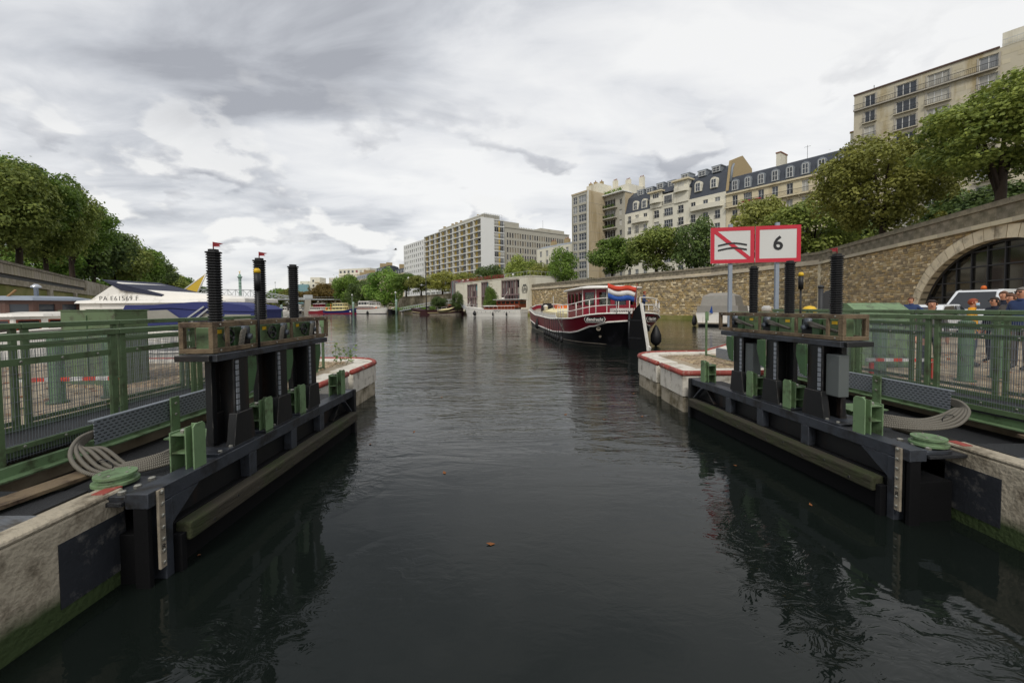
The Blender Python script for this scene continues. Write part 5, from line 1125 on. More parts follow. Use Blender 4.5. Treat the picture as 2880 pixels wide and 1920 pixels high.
# -- odds and ends lying by the gate heels
for x, y, z, l, w, rz, lab in ((-3.95, 3.05, .80, 1.3, .2, 1.45, 'worn brown plank lying on the left tread plate'), (-4.25, 3.6, .63, 1.6, .16, 1.62, 'dark plank in the left gate recess under the hoses'), (5.2, 4.75, .63, 1.3, .18, 1.7, 'dark plank in the right gate recess under the hoses'), (5.55, 3.9, .80, 1.2, .2, 1.3, 'worn brown plank lying on the right tread plate')):
    o = thing('plank', lab, 'plank', (x, y, z), rz, 'loose planks'); MB().box(-l / 2, l / 2, -w / 2, w / 2, 0, .035).build('board', 'algae_wood' if z < .7 else 'brown_frame', o, bevel=.005); MB().box(-l / 2 + .1, -l / 2 + .16, -w / 2 - .01, w / 2 + .01, .036, .042).build('strap', 'black_steel', o)
# -- signs
o = thing('waterway_sign', 'pair of red framed waterway signs on two grey posts', 'sign', (6.55, 12.3, .8), math.atan2(-.4, 2.4))
for x in (.0, 1.28): MB().box(x - .05, x + .05, -.05, .05, 0, 3.9).build('post', 'galv_post', o, bevel=.004)
for k, x in enumerate((.02, 1.26)):
    w, h = 1.21, 1.06; z0 = 2.74; b_ = .11
    pn = MB().box(x - w / 2, x + w / 2, -.10, -.07, z0, z0 + h).build('panel', 'sign_white', o, bevel=.004)
    MB().box(x - w / 2, x + w / 2, -.106, -.101, z0, z0 + b_).box(x - w / 2, x + w / 2, -.106, -.101, z0 + h - b_, z0 + h).box(x - w / 2, x - w / 2 + b_, -.106, -.101, z0 + b_, z0 + h - b_).box(x + w / 2 - b_, x + w / 2, -.106, -.101, z0 + b_, z0 + h - b_).build('red_border', 'sign_red', pn)
    if k == 0:
        q = .085; MB().add([(x - w / 2 + b_, -.108, z0 + h - b_), (x - w / 2 + b_ + q, -.108, z0 + h - b_), (x + w / 2 - b_, -.108, z0 + b_ + q * .8), (x + w / 2 - b_, -.108, z0 + b_), (x + w / 2 - b_ - q, -.108, z0 + b_), (x - w / 2 + b_, -.108, z0 + h - b_ - q * .8)], [(0, 1, 2, 3, 4, 5)]).build('red_slash', 'sign_red', pn)
        for zz in (.56, .42):
            top = [(x - .40 + .8 * i / 14, z0 + zz - .02 + .045 * math.sin((i / 14 - .12) * math.pi * 1.25)) for i in range(15)]; mb = MB()
            for i in range(14): (xa, za), (xb, zb_) = top[i], top[i + 1]; mb.quad((xa, -.111, za - .025), (xb, -.111, zb_ - .025), (xb, -.111, zb_ + .025), (xa, -.111, za + .025))
            mb.build('wave_mark', 'sign_black', pn)
    else: text('number', '6', .56, 'sign_black', pn, (x, -.108, z0 + h / 2), offset=.012, extrude=.002)
# -- cabinets on the quays
o = thing('green_cabinet', 'plain green steel cabinet behind the left railings', 'cabinet', (-8.05, 8.0, QZ), R(-12)); MB().box(-1.05, .35, 0, .6, 0, 1.49).build('casing', 'green_paint', o, bevel=.01); MB().box(-1.07, .37, -.02, .62, 1.49, 1.51).build('lid', 'green_paint', o); MB().box(-.36, -.345, -.012, 0, .1, 1.4).build('door_gap', 'green_dark', o)
o = thing('green_cabinet', 'green steel cabinet with sloping lid behind the right railings', 'cabinet', (8.15, 9.6, QZ), R(-4)); MB().prism([(0, 0), (.8, 0), (.8, 1.52), (.4, 1.52), (0, 1.27)], 0, 1.22, 'x').build('casing', 'green_light', o, bevel=.01); MB().box(-.02, 1.24, -.02, .82, .02, .08).build('plinth', 'green_paint', o)
# -- posts and little barriers behind the meshes
for i, (px, Y, h, r_) in enumerate(((150, 6.6, 1.1, .10), (300, 7.0, 1.1, .09), (235, 8.6, 1.15, .12), (2475, 8.4, 1.1, .12), (2720, 7.8, 1.1, .11), (2810, 8.1, 1.1, .09))):
    p = UD(px, 860, Y); lab = ['thick dark post seen through the far left mesh', 'dark post seen through the left mesh before the cabinet', 'dark mooring post behind the left cabinet', 'green post seen through the right mesh, left of the joint', 'green post seen through the right mesh, right of the joint', 'rightmost green post seen through the mesh'][i]
    o = thing('quay_post', lab, 'post', (p.x, Y, QZ), 0, 'posts on the quays'); MB().lathe([(r_ * 1.4, 0), (r_ * 1.4, .03), (r_, .04), (r_, h)], n=14).build('shaft', 'green_dark', o); MB().lathe([(r_ * 1.08, h), (r_ * 1.08, h + .04), (r_ * .5, h + .07)], n=14).build('cap', 'green_dark', o)
for i, (px, Y, l, rz) in enumerate(((190, 6.6, 1.5, .1), (2540, 8.0, 1.3, -.1))):
    p = UD(px, 860, Y); o = thing('low_barrier', 'low red and white barrier seen through the %s mesh' % ('left' if i == 0 else 'right'), 'barrier', (p.x, Y, QZ), rz, 'low red and white barriers')
    for k in range(8): MB().box(-l / 2 + k * l / 8, -l / 2 + (k + 1) * l / 8, -.02, .02, .36, .42).build('stripe', 'stripe_red' if k % 2 else 'cloth_white', o)
    for x in (-l / 2 + .1, l / 2 - .1): MB().box(x - .03, x + .03, -.03, .03, 0, .34).build('leg', 'stripe_red', o)
lf = random.Random(17)
for nm, x0, x1, y0, y1, lab in (('fallen_leaves', 6.9, 14, 5, 14, 'brown fallen leaves scattered on the right quay'), ('fallen_leaves', -13, -5.9, 4, 11, 'brown fallen leaves scattered on the left quay')):
    mb = MB()
    for i in range(420):
        p = Vector((lf.uniform(x0, x1), lf.uniform(y0, y1), QZ + .004 + lf.random() * .02)); a = lf.uniform(0, 6.28); e = Vector((math.cos(a), math.sin(a), lf.uniform(-.2, .2))) * .06; f = Vector((-e.y, e.x, lf.uniform(-.02, .02))) * .7; mb.add([p - e, p - f, p + e, p + f], [(0, 1, 2, 3)])
    tag(mb.build(nm, 'dead_leaf', fix=False), lab, 'leaves', kind='stuff')
# ------------------------------------------------------------------ boats
def clear_mat():
    m = bpy.data.materials.new('glass_clear'); m.use_nodes = True; t = m.node_tree; L = t.links.new
    a = nn(t, 'ShaderNodeBsdfTransparent'); a.inputs[0].default_value = (.62, .66, .66, 1); g = nn(t, 'ShaderNodeBsdfGlossy'); g.inputs['Roughness'].default_value = .04; g.inputs[0].default_value = (.9, .9, .9, 1)
    fr = nn(t, 'ShaderNodeFresnel'); fr.inputs[0].default_value = 1.6; mx = nn(t, 'ShaderNodeMixShader'); L(fr.outputs[0], mx.inputs[0]); L(a.outputs[0], mx.inputs[1]); L(g.outputs[0], mx.inputs[2]); L(mx.outputs[0], t.nodes['Material Output'].inputs[0]); M['glass_clear'] = m
clear_mat()
class Hull:
    """half breadth from plan rounding at stern/bow and a little flare; x runs stern to bow, z = 0 at the waterline"""
    def __init__(s, L, B, sheer, stern=.12, bow=.3, bowp=2.0, sternp=2.0, under=0.0, rake=0.0, wl=.9, sminb=0.0):
        s.L, s.B, s.sheer, s.st, s.bo, s.bp, s.sp, s.un, s.rk, s.wl, s.smin = L, B, sheer, stern, bow, bowp, sternp, under, rake, wl, sminb
    def b(s, t):
        f = 1.0
        if t < s.st: f = max(s.smin, (1 - (1 - t / s.st) ** s.sp) ** (1 / s.sp)) if t > 0 else s.smin
        if t > 1 - s.bo: q = (t - 1 + s.bo) / s.bo; f = min(f, (1 - q ** s.bp) ** (1 / s.bp if s.bp < 2.1 else .8))
        return s.B / 2 * max(f, 0.0)
    def pt(s, t, z, side):
        zr = max(0.0, min(1.0, z / s.sheer(t))); w = s.b(t) * (s.wl + (1 - s.wl) * zr); x = t * s.L
        k = max(0, 1 - t / .25); x += s.un * (1 - zr) * k; w *= 1 - .45 * (1 - zr) * k * (1 if s.un else 0)
        k = max(0, (t - .6) / .4); x -= s.rk * (1 - zr) * k
        return Vector((x, side * w, z))
    def ts(s, n=26):
        r = [i / n for i in range(n + 1)]; r += [.01, .02, .03, .985, .995]; return sorted(set(r))
    def band(s, f0, f1, nz=4, out=0.0):
        mb = MB(); T = s.ts()
        for side in (1, -1):
            rows = []
            for t in T: rows.append([s.pt(t, f0(t) + (f1(t) - f0(t)) * j / nz, side) + Vector((0, side * out, 0)) for j in range(nz + 1)])
            mb.loft(rows, closed=False, caps=False)
        e = [0, len(T) - 1]
        rows = [[s.pt(T[0], f0(0) + (f1(0) - f0(0)) * j / nz, sd) for j in range(nz + 1)] for sd in (1, -1)]; mb.loft(rows, closed=False, caps=False)
        return mb
    def line(s, f, r, t0=0.0, t1=1.0, both=True, out=0.0):
        mb = MB(); T = [t for t in s.ts() if t0 <= t <= t1]
        P = [s.pt(t, f(t), 1) + Vector((0, out, 0)) for t in T]; Q = [s.pt(t, f(t), -1) - Vector((0, out, 0)) for t in T]
        mb.tube(P[::-1] + Q if both and t0 == 0 else P, r, 6)
        if both and t0 > 0: mb.tube(Q, r, 6)
        return mb
    def deck(s, f, t0=0., t1=1.):
        T = [t for t in s.ts() if t0 <= t <= t1]; return MB().loft([[s.pt(t, f(t), 1) * 1.0, s.pt(t, f(t), -1)] for t in T], closed=False, caps=False)
def lerp_tab(tab):
    def f(t):
        for (a, x), (b, y) in zip(tab, tab[1:]):
            if t <= b: q = (t - a) / (b - a); q = q * q * (3 - 2 * q); return x + (y - x) * q
        return tab[-1][1]
    return f
def cabin(root, plan, z0, z1, m, wins, zw0, zw1, fm, gm='glass_dark', name='cabin_wall', dep=.05, ft=.05):
    """walls along a plan polygon (list of (x, y), counter-clockwise seen from above); wins[i] = number of windows in wall i"""
    n = len(plan)
    for i in range(n):
        a, b = Vector(plan[i]), Vector(plan[(i + 1) % n]); d = b - a; L = d.length; T = Matrix.Translation((a.x, a.y, z0)) @ Matrix.Rotation(math.atan2(d.y, d.x), 4, 'Z'); k = wins[i] if i < len(wins) else 0
        ops = []
        if k:
            g = min(.16, L * .08); w = (L - g * (k + 1)) / k; ops = [(g + j * (w + g), zw0 - z0, w, zw1 - zw0) for j in range(k)]
        facade(root, T, L, z1 - z0, ops, m, dep, name)
        for x, z, w, h in ops: window(root, T, x, dep * .7, z, w, h, 1, 1, fm, gm, ft)
def place2(stern, bow):
    (pa, Ya), (pb, Yb) = stern, bow; a, b = UD(pa, 870, Ya).xy, UD(pb, 870, Yb).xy; d = b - a; return a, d.length, math.atan2(d.y, d.x)
def fender(root, x, y, z, r=.16, h=.5, m='rubber'):
    f = MB().lathe([(.03, h * .55), (r * .45, h * .4), (r, 0), (r, -h * .35), (r * .5, -h * .55), (.02, -h * .6)], (x, y, z), 10).build('fender', m, root); MB().tube([(x, y, z + h * .5), (x, y, z + h * .5 + .6)], .012, 4).build('rope', 'rope', f)
# -- the red barge
A = Vector((6.36, 22.2)); hd = Vector((-.06, 1)).normalized(); LT_ = 29.0
tug = thing('barge', 'maroon and black motor barge with wheelhouse, seen from its stern', 'boat', (A.x, A.y, 0), math.atan2(hd.y, hd.x))
sheer = lerp_tab([(0, 1.92), (.10, 1.56), (.3, 1.42), (.6, 1.5), (.85, 1.95), (1, 2.6)]); stk = lerp_tab([(0, 1.48), (.035, 1.15), (.10, .66), (.3, .5), (.6, .55), (.85, .85), (1, 1.4)])
H = Hull(LT_, 6.0, sheer, .14, .2, 2.0, 2.0, under=1.4, rake=1.0, wl=.93)
H.band(lambda t: -.6, lambda t: stk(t), 5).build('lower_hull', 'hull_black', tug); H.band(stk, sheer, 3).build('bulwark', 'maroon', tug)
H.line(stk, .055, out=.03).build('rubbing_strake', 'white_paint', tug); H.line(sheer, .05).build('cap_rail', 'white_paint', tug)
H.line(lambda t: .09, .03, out=.005).build('waterline_stripe', 'grey_hull', tug)
H.deck(lambda t: sheer(t) - .45).build('deck', 'grey_hull', tug)
def rail_line(zf, t0, t1, r=.026, n=7, lv=(.45, .85), sides=(1, -1), round_=False):
    mb = MB(); T = [t0 + (t1 - t0) * i / 30 for i in range(31)]
    for q in lv:
        for sd in sides: mb.tube([H.pt(t, sheer(t), sd) * Vector((1, .97, 1)).x if False else H.pt(t, sheer(t), sd) + Vector((0, -sd * .06, q)) for t in T], r, 6)
    for i in range(n + 1):
        t = t0 + (t1 - t0) * i / n
        for sd in sides: p = H.pt(t, sheer(t), sd) + Vector((0, -sd * .06, 0)); mb.tube([p, p + Vector((0, 0, lv[-1]))], r, 6)
    return mb
rail_line(0, .004, .19, .028, 6).build('stern_rail', 'white_paint', tug); rail_line(0, .22, .62, .02, 12, (.4,)).build('side_rail', 'white_paint', tug)
# white boards amidships
H.band(lambda t: sheer(t) + .02, lambda t: sheer(t) + .02 + (.3 if .2 < t < .9 else .0), 1, -.05).build('white_waist', 'white_paint', tug)
# rudder
rd = MB(); rd.prism([(.05, -.5), (.05, 1.35), (-.03, 1.72), (-.2, 2.02), (-.62, 2.45), (-.72, 2.42), (-1.12, .15), (-1.2, -.5)], -.05, .05, 'y')
rud = rd.build('rudder', 'rudder_black', tug, bevel=.015); rud.rotation_euler = (0, 0, R(33)); rud.location = (-.1, -.05, 0)
MB().prism([(-.63, 2.46), (-.74, 2.44), (-1.14, .22), (-1.24, .15), (-1.22, -.1), (-1.08, -.1), (-1.04, .24)], -.07, .07, 'y').build('rudder_edge', 'white_paint', rud)
for z in (.55, 1.5): MB().box(-.75, .1, -.065, .065, z, z + .07).build('rudder_strap', 'hull_black', rud)
MB().tube([(-.02, 0, -.4), (-.02, 0, 2.0)], .07, 8).build('rudder_stock', 'hull_black', tug)
# name plates (port quarter, starboard quarter), board with number
def plate(t, side, body_, w):
    zc = (stk(t) + sheer(t)) / 2 + .04; p = H.pt(t, zc, side); q = H.pt(t + .012, zc, side); r_ = H.pt(t - .012, zc, side); d = (q - r_); n = Vector((d.y, -d.x)) * (-side); n.normalize() if n.length else None
    ang = math.atan2(d.y, d.x); n = Vector((math.cos(ang + side * math.pi / 2), math.sin(ang + side * math.pi / 2)))
    o = bpy.data.objects.new('name_plate', None)
    ang2 = ang + (math.pi if side > 0 else 0)
    def cart(e, y): return MB().prism([(-w / 2 - e, 0), (-w / 2 + .09 - e * .3, -.15 - e), (w / 2 - .09 + e * .3, -.15 - e), (w / 2 + e, 0), (w / 2 - .09 + e * .3, .15 + e), (-w / 2 + .09 - e * .3, .15 + e)], y - .02, y, 'y')
    pl_ = cart(.035, 0).build('name_plate', 'white_paint', tug, (p.x + n.x * .05, p.y + n.y * .05, zc), ang2); pl_.rotation_euler = (R(0), 0, ang2)
    cart(0, -.021).build('plate_field', 'hull_black', pl_)
    text('name_lettering', body_, .25, 'white_paint', pl_, (0, -.046, -.01), extrude=.003, shear=.25, offset=.004)
plate(.026, 1, 'Eendracht', 1.25); plate(.024, -1, 'Haarlen', 1.1)
# wheelhouse
plan = [(2.9, 1.05), (2.9, -1.05), (3.5, -1.72), (8.3, -1.72), (8.3, 1.72), (3.5, 1.72)]
cabin(tug, plan, 1.2, 3.36, 'maroon', [2, 1, 4, 3, 4, 1], 2.32, 3.22, 'maroon', 'glass_clear', 'wheelhouse_wall', .06, .05)
mb = MB(); rg = []
for q, z in ((1.10, 3.36), (1.13, 3.42), (1.10, 3.50), (.75, 3.60), (.3, 3.65)):
    rg.append([((5.6 + (x - 5.6) * q), y * q, z + (.12 if q < 1 else 0) * 0) for x, y in [(2.8, 1.05), (2.75, 0), (2.8, -1.05), (3.45, -1.75), (5.8, -1.8), (8.4, -1.75), (8.4, 1.75), (5.8, 1.8), (3.45, 1.75)]])
mb.loft(rg).build('wheelhouse_roof', 'white_paint', tug)
for x, y in plan: MB().tube([(x, y, 1.25), (x, y, 3.36)], .028, 6).build('corner_trim', 'white_paint', tug)
for y in (-.35, .38): MB().box(2.84, 2.885, y - .02, y + .02, 1.3, 3.34).build('corner_trim', 'white_paint', tug)
MB().box(4, 6.5, -1.0, 1.0, 1.2, 2.2).build('helm_console', 'varnish', tug); MB().tube([(4, .0, 2.2)] + [(4 + .0, math.cos(R(a)) * .4, 2.35 + math.sin(R(a)) * .4) for a in range(-90, 271, 30)], .03, 6).build('helm_wheel', 'varnish', tug)
bd = MB().box(.88, .92, -.62, .78, 1.72, 2.18).build('number_board', 'white_paint', tug); text('board_number', '02200351', .26, 'sign_black', bd, (.875, .08, 1.95), (R(90), 0, R(-90)), extrude=.002, shear=.2)
# cargo hold, coamings, gear
MB().loft([[(9.3, 1.5, 1.2), (23, 1.6, 1.2), (23, -1.6, 1.2), (9.3, -1.5, 1.2)], [(9.3, 1.5, 1.75), (23, 1.6, 1.85), (23, -1.6, 1.85), (9.3, -1.5, 1.75)], [(9.3, .5, 2.05), (23, .5, 2.15), (23, -.5, 2.15), (9.3, -.5, 2.05)]], smooth=False).build('hold_cover', 'cream_paint', tug)
MB().box(8.35, 9.3, -1.55, 1.55, 1.2, 2.15).build('fore_cabin', 'white_paint', tug)
for k in range(4): MB().box(8.45 + k * .2, 8.55 + k * .2, 1.55, 1.57, 1.5, 1.95).build('vent_slot', 'glass_mid', tug)
MB().box(8.3, 9.4, -1.6, 1.6, 2.15, 2.2).build('cabin_top', 'cream_paint', tug)
for x, y in ((11, 1.9), (14, 1.9), (17, 1.95)): MB().lathe([(.16, 0), (.16, .35), (.24, .4), (.24, .45)], (x, y, 1.0), 10).build('bollard', 'hull_black', tug)
MB().box(24.0, 25.2, .2, 1.5, 1.6, 2.5).box(24.2, 25.0, .4, 1.3, 2.5, 2.7).build('winch', 'hull_black', tug)
MB().lathe([(.22, 0), (.22, .4), (.3, .45), (.1, .6)], (22, 1.4, 1.9), 10).build('vent_cowl', 'white_paint', tug); MB().box(19.5, 20.8, -.6, .6, 2.1, 2.5).build('deck_box', 'orange', tug)
MB().tube([(20, .9, 2.0), (20, .9, 3.4)], .03, 6).build('stay_post', 'steel_white', tug)
# fenders hung on black lines along the port side
for i, t in enumerate((.12, .16, .19, .22, .25, .29, .33, .37)):
    p = H.pt(t, sheer(t), 1); y = p.y + .09
    f = MB().tube([(p.x, y, sheer(t)), (p.x - .3, y + .02, .35)], .022, 5).build('fender_line', 'rubber', tug); MB().lathe([(.02, .2), (.1, .12), (.11, -.1), (.03, -.22)], (p.x - .3, y + .06, .28), 8).build('fender', 'rubber', f)
fender(tug, 16.5, 3.0, .75, .2, .9); p = H.pt(.05, .5, -1); fender(tug, 1.2, -2.0, .62, .30, 1.05)
tubepath(MB(), [H.pt(.13, 1.5, 1) + Vector((0, .06, 0)), H.pt(.145, .75, 1) + Vector((0, .12, 0)), H.pt(.165, 1.45, 1) + Vector((0, .06, 0))], .02, 6).build('mooring_line', 'rope', tug)
for z, r_ in ((1.02, .13), (.55, .07)):
    p = H.pt(.022, z, 1); MB().lathe([(r_, 0), (r_, .05), (r_ * .7, .055), (r_ * .7, .0)], (0, 0, 0), 14).build('hull_port', 'grey_hull', tug, tuple(p + Vector((-.12, .1, 0)))).rotation_euler = (0, R(-70), R(-35))
# flag
fp = thing('flag', 'red white and blue striped flag flying at the barge stern', 'flag', (A.x + .05, A.y - .35, 1.95)); MB().tube([(0, 0, -.3), (.28, 0, 1.55)], .022, 6).build('flagpole', 'varnish', fp)
def stripe(k, m):
    mb = MB(); rows = []
    for i in range(17):
        q = i / 16; x = .22 - q * 1.5; zt_ = 1.33 + .22 * q + .06 * math.sin(q * 7) - .10 * (1 - q) * 0; y = .10 * math.sin(q * 9 + k * .4)
        h = .80; a = zt_ - h * k / 3; b = zt_ - h * (k + 1) / 3; sl = (k / 3) * .12
        rows.append([(x - sl * .0, y, a), (x, y + .01, b)])
    mb.loft(rows, closed=False, caps=False); o = mb.build('flag_stripe', m, fp); sm = o.modifiers.new('thick', 'SOLIDIFY'); sm.thickness = .006
for k, m in enumerate(('flag_red', 'flag_white', 'flag_blue')): stripe(k, m)

# -- helper for plain motor boats
def motorboat(name, label, stern, bow, B, fb, bands, cab, group=None, bowup=.5, decky='white_paint', sternw=.85, sfn=None, cat='boat', wl=.86):
    a, L, rz = place2(stern, bow); o = thing(name, label, cat, (a.x, a.y, 0), rz, group)
    sh = sfn or lerp_tab([(0, fb), (.5, fb), (1, fb + bowup)]); h = Hull(L, B, sh, .06, .45, 2.0, 2.0, 0, L * .05, wl, sternw); z = [0] * 3
    prev = lambda t: -.4
    for i, (fr, m) in enumerate(bands):
        nx = (lambda fr: lambda t: sh(t) * fr)(fr); h.band(prev, nx, 2).build(['lower_hull', 'topside', 'upper_band'][min(i, 2)], m, o); prev = nx
    h.deck(lambda t: sh(t) - .06).build('deck', decky, o); h.line(sh, .035).build('gunwale', decky, o)
    for c in cab:
        x0, x1, hw, z0, z1, m, nw, fm, gm, rf = c; pl = [(x0 * L, hw), (x0 * L, -hw), (x1 * L - .4, -hw), (x1 * L, -hw * .6), (x1 * L, hw * .6), (x1 * L - .4, hw)]
        zz0 = fb + z0; zz1 = fb + z1; cabin(o, pl, zz0 - .3, zz1, m, [1, nw, 1, 2, 1, nw], zz0 + (z1 - z0) * (.38 if z1 - z0 > .8 else .12), zz1 - (z1 - z0) * .14, fm, gm, 'cabin_wall')
        MB().loft([[(x * 1.0 + (x - (x0 + x1) / 2 * L) * .04, y * 1.08, zz1) for x, y in pl], [(x + (x - (x0 + x1) / 2 * L) * .02, y * 1.04, zz1 + .1) for x, y in pl], [(x - (x - (x0 + x1) / 2 * L) * .1, y * .7, zz1 + .18) for x, y in pl]], smooth=False).build('cabin_roof', rf, o)
    return o, h, L, sh
def guard(o, h, sh, L, t0, t1, z=.6, n=8, m='white_paint', sides=(1, -1)):
    mb = MB()
    for sd in sides:
        T = [t0 + (t1 - t0) * i / n for i in range(n + 1)]; mb.tube([h.pt(t, sh(t), sd) + Vector((0, -sd * .05, z)) for t in T], .02, 5)
        for t in T: p = h.pt(t, sh(t), sd) + Vector((0, -sd * .05, 0)); mb.tube([p, p + Vector((0, 0, z))], .016, 5)
    mb.build('guard_rail', m, o)
# white classic yacht with varnished house
o, h, L, sh = motorboat('classic_yacht', 'white classic motor yacht with varnished wheelhouse before the harbour office', (1474, 100), (1308, 110), 4.4, 1.75, [(.62, 'white_paint'), (1.0, 'white_paint')], [(.10, .62, 1.6, .0, .85, 'varnish', 3, 'varnish', 'glass_dark', 'white_paint'), (.02, .40, 1.65, .75, 2.2, 'varnish', 5, 'varnish', 'glass_dark', 'white_paint')], bowup=.75)
guard(o, h, sh, L, .35, .97, .75, 9); guard(o, h, sh, L, .02, .34, .95, 6); MB().box(-.3, .52 * L * .82, -2.1, 2.1, 4.15, 4.27).build('sun_roof', 'white_paint', o, bevel=.05)
h.line(lambda t: .95, .06, out=.02).build('rubbing_strake', 'white_paint', o); text('boat_name', 'PETRUS III', .42, 'sign_black', o, (L * .36, h.pt(.36, 1.45, 1).y + .03, 1.42), (R(90), 0, R(180)), extrude=.003)
for t, z in ((.75, 1.1), (.42, .9), (.2, .9)): p = h.pt(t, z, 1); fender(o, p.x, p.y + .2, z - .2, .2 if t < .7 else .45, .9 if t < .7 else 1.1)
for t in (.16, .24, .33, .38, .47, .55, .62, .7): p = h.pt(t, 1.05, 1); MB().tube([(p.x, p.y - .02, 1.15), (p.x, p.y + .03, 1.15)], .09, 10).build('porthole', 'glass_dark', o)
MB().tube([(L - 1.2, 0, 2.5), (L - 1.9, 0, 3.9), (L - 1.3, 0, 3.2)], .07, 6).build('anchor_davit', 'white_paint', o); MB().tube([(6.6, 0, 4.2), (7.6, 0, 5.6)], .03, 5).tube([(6.0, .5, 4.2), (4.4, .5, 6.2)], .03, 5).build('aerials', 'white_paint', o); MB().lathe([(.1, 0), (.45, .2), (.45, .35), (.1, .5)], (6.2, 0, 4.27), 12).build('radar', 'white_paint', o)
# dark sailing barge
bsh = lerp_tab([(0, 2.9), (.14, 2.2), (.4, 1.6), (.7, 1.6), (1, 2.3)])
o, h, L, sh = motorboat('sailing_barge', 'brown sailing barge with tall black mast at the far quay', (1297, 124), (1157, 136), 4.6, 1.7, [(.25, 'grey_hull'), (1.0, 'brown_hull')], [(.22, .42, 1.3, -.1, .9, 'white_paint', 2, 'brown_hull', 'glass_dark', 'brown_hull'), (.06, .2, 1.3, .2, 1.2, 'brown_hull', 2, 'brown_hull', 'glass_dark', 'brown_hull')], sfn=bsh, sternw=.5, decky='brown_hull')
h.line(lambda t: sh(t) * .5, .07, out=.03).build('rubbing_strake', 'cream_paint', o); MB().tube([(L * .68, 0, 1.0), (L * .68, 0, 17.2)], [.2, .1], 8).build('mast', 'iron', o); MB().tube([(L * .67, 0, 2.3), (L * .3, 0, 2.6)], .1, 6).build('boom', 'iron', o)
lb = MB(); y = h.pt(.62, .8, 1).y + .12; lb.prism([(L * .68, 1.4), (L * .60, 1.5), (L * .50, .0), (L * .52, -.6), (L * .66, -.6), (L * .72, .3)], y, y + .1, 'y'); lb.build('leeboard', 'brown_hull', o)
tb_ = MB(); pts_ = [h.pt(t, sh(t) * .98, 1) + Vector((0, .15, .0)) for t in (.02, .12, .24, .34)]; tb_.tube([pts_[0] + Vector((-.2, 0, -.1)), pts_[1] + Vector((0, .1, -.35)), pts_[2] + Vector((0, .15, -.35)), pts_[3] + Vector((0, .1, -.25))], [.08, .3, .34, .1], 8); tb_.build('dinghy', 'cream_paint', o)
MB().prism([(-.1, -.5), (-.1, 2.2), (-.35, 2.3), (-.9, .2), (-1.0, -.5)], -.06, .06, 'y').build('rudder', 'brown_hull', o)
MB().box(L * .18, L * .22, -.4, .4, 2.3, 3.2).build('folded_sail', 'orange', o)
# white cruiser with ribbed aft deck
o, h, L, sh = motorboat('white_cruiser', 'white cabin cruiser with round black fender below the big green tree', (1012, 178), (1091, 168), 4.4, 2.0, [(.1, 'hull_black'), (1.0, 'white_paint')], [(.02, .62, 1.6, .0, 1.2, 'varnish', 7, 'white_paint', 'glass_pale', 'white_paint'), (.05, .4, 1.5, 1.1, 3.3, 'white_paint', 3, 'white_paint', 'glass_mid', 'white_paint'), (.45, .68, 1.4, 1.0, 2.9, 'white_paint', 3, 'white_paint', 'glass_dark', 'canvas_navy')], bowup=.6)
p = h.pt(.45, 1.0, -1); fender(o, p.x, p.y - .3, .7, .5, 1.2); guard(o, h, sh, L, .5, .97, .7, 6); MB().tube([(.3, 0, 2), (-.2, 0, 6)], .05, 5).build('staff', 'white_paint', o)
for y in (1.2, -1.3): MB().lathe([(.2, -.25), (.6, -.2), (.6, .2), (.2, .25)], (0, 0, 0), 12).build('fender', 'rubber', o, (-.5, y, 1.4)).rotation_euler = (0, R(90), 0)
MB().lathe([(.25, -.1), (.42, -.1), (.42, .1), (.25, .1)], (0, 0, 0), 14).build('lifebuoy', 'orange', o, (L * .7, -1.5, 2.6)).rotation_euler = (R(90), 0, 0)
# black tender beside it
o, h, L, sh = motorboat('black_tender', 'black hulled boat just right of the white cruiser bow', (1117, 171), (1092, 166), 3.0, 1.5, [(1.0, 'hull_black')], [(.15, .5, 1.1, .0, .9, 'white_paint', 2, 'white_paint', 'glass_dark', 'white_paint')], bowup=.4, decky='brown_hull')
# blue and cream boat
bsh = lerp_tab([(0, 1.6), (.2, 1.35), (.6, 1.5), (1, 2.7)])
o, h, L, sh = motorboat('blue_barge', 'navy blue barge with cream wheelhouse and red boot stripe', (918, 194), (1012, 184), 4.8, 1.5, [(.2, 'red_paint'), (1.0, 'navy_paint')], [(.06, .62, 1.8, .0, 1.5, 'cream_paint', 5, 'cream_paint', 'glass_dark', 'cream_paint'), (.28, .6, 1.6, 1.4, 3.2, 'cream_paint', 4, 'cream_paint', 'glass_mid', 'cream_paint')], sfn=bsh, decky='cream_paint')
MB().lathe([(.3, -.1), (.55, -.1), (.55, .1), (.3, .1)], (0, 0, 0), 14).build('lifebuoy', 'orange', o, (2.6, -2.0, 2.4)).rotation_euler = (R(90), 0, 0); MB().box(5.2, 5.6, -1.95, -1.85, 1.5, 4.6).build('door', 'orange', o); MB().box(L * .80, L * .84, -1.9, -1.8, .7, 1.4).build('bow_mark', 'white_paint', o)
# red and white boat
o, h, L, sh = motorboat('red_barge', 'small red and white barge behind the blue and cream one', (876, 212), (920, 203), 4.2, 1.5, [(.8, 'red_paint'), (1.0, 'white_paint')], [(.1, .8, 1.6, .0, 1.6, 'white_paint', 5, 'white_paint', 'glass_dark', 'white_paint'), (.3, .75, 1.5, 1.5, 3.3, 'red_paint', 3, 'red_paint', 'glass_dark', 'white_paint')], bowup=.7)
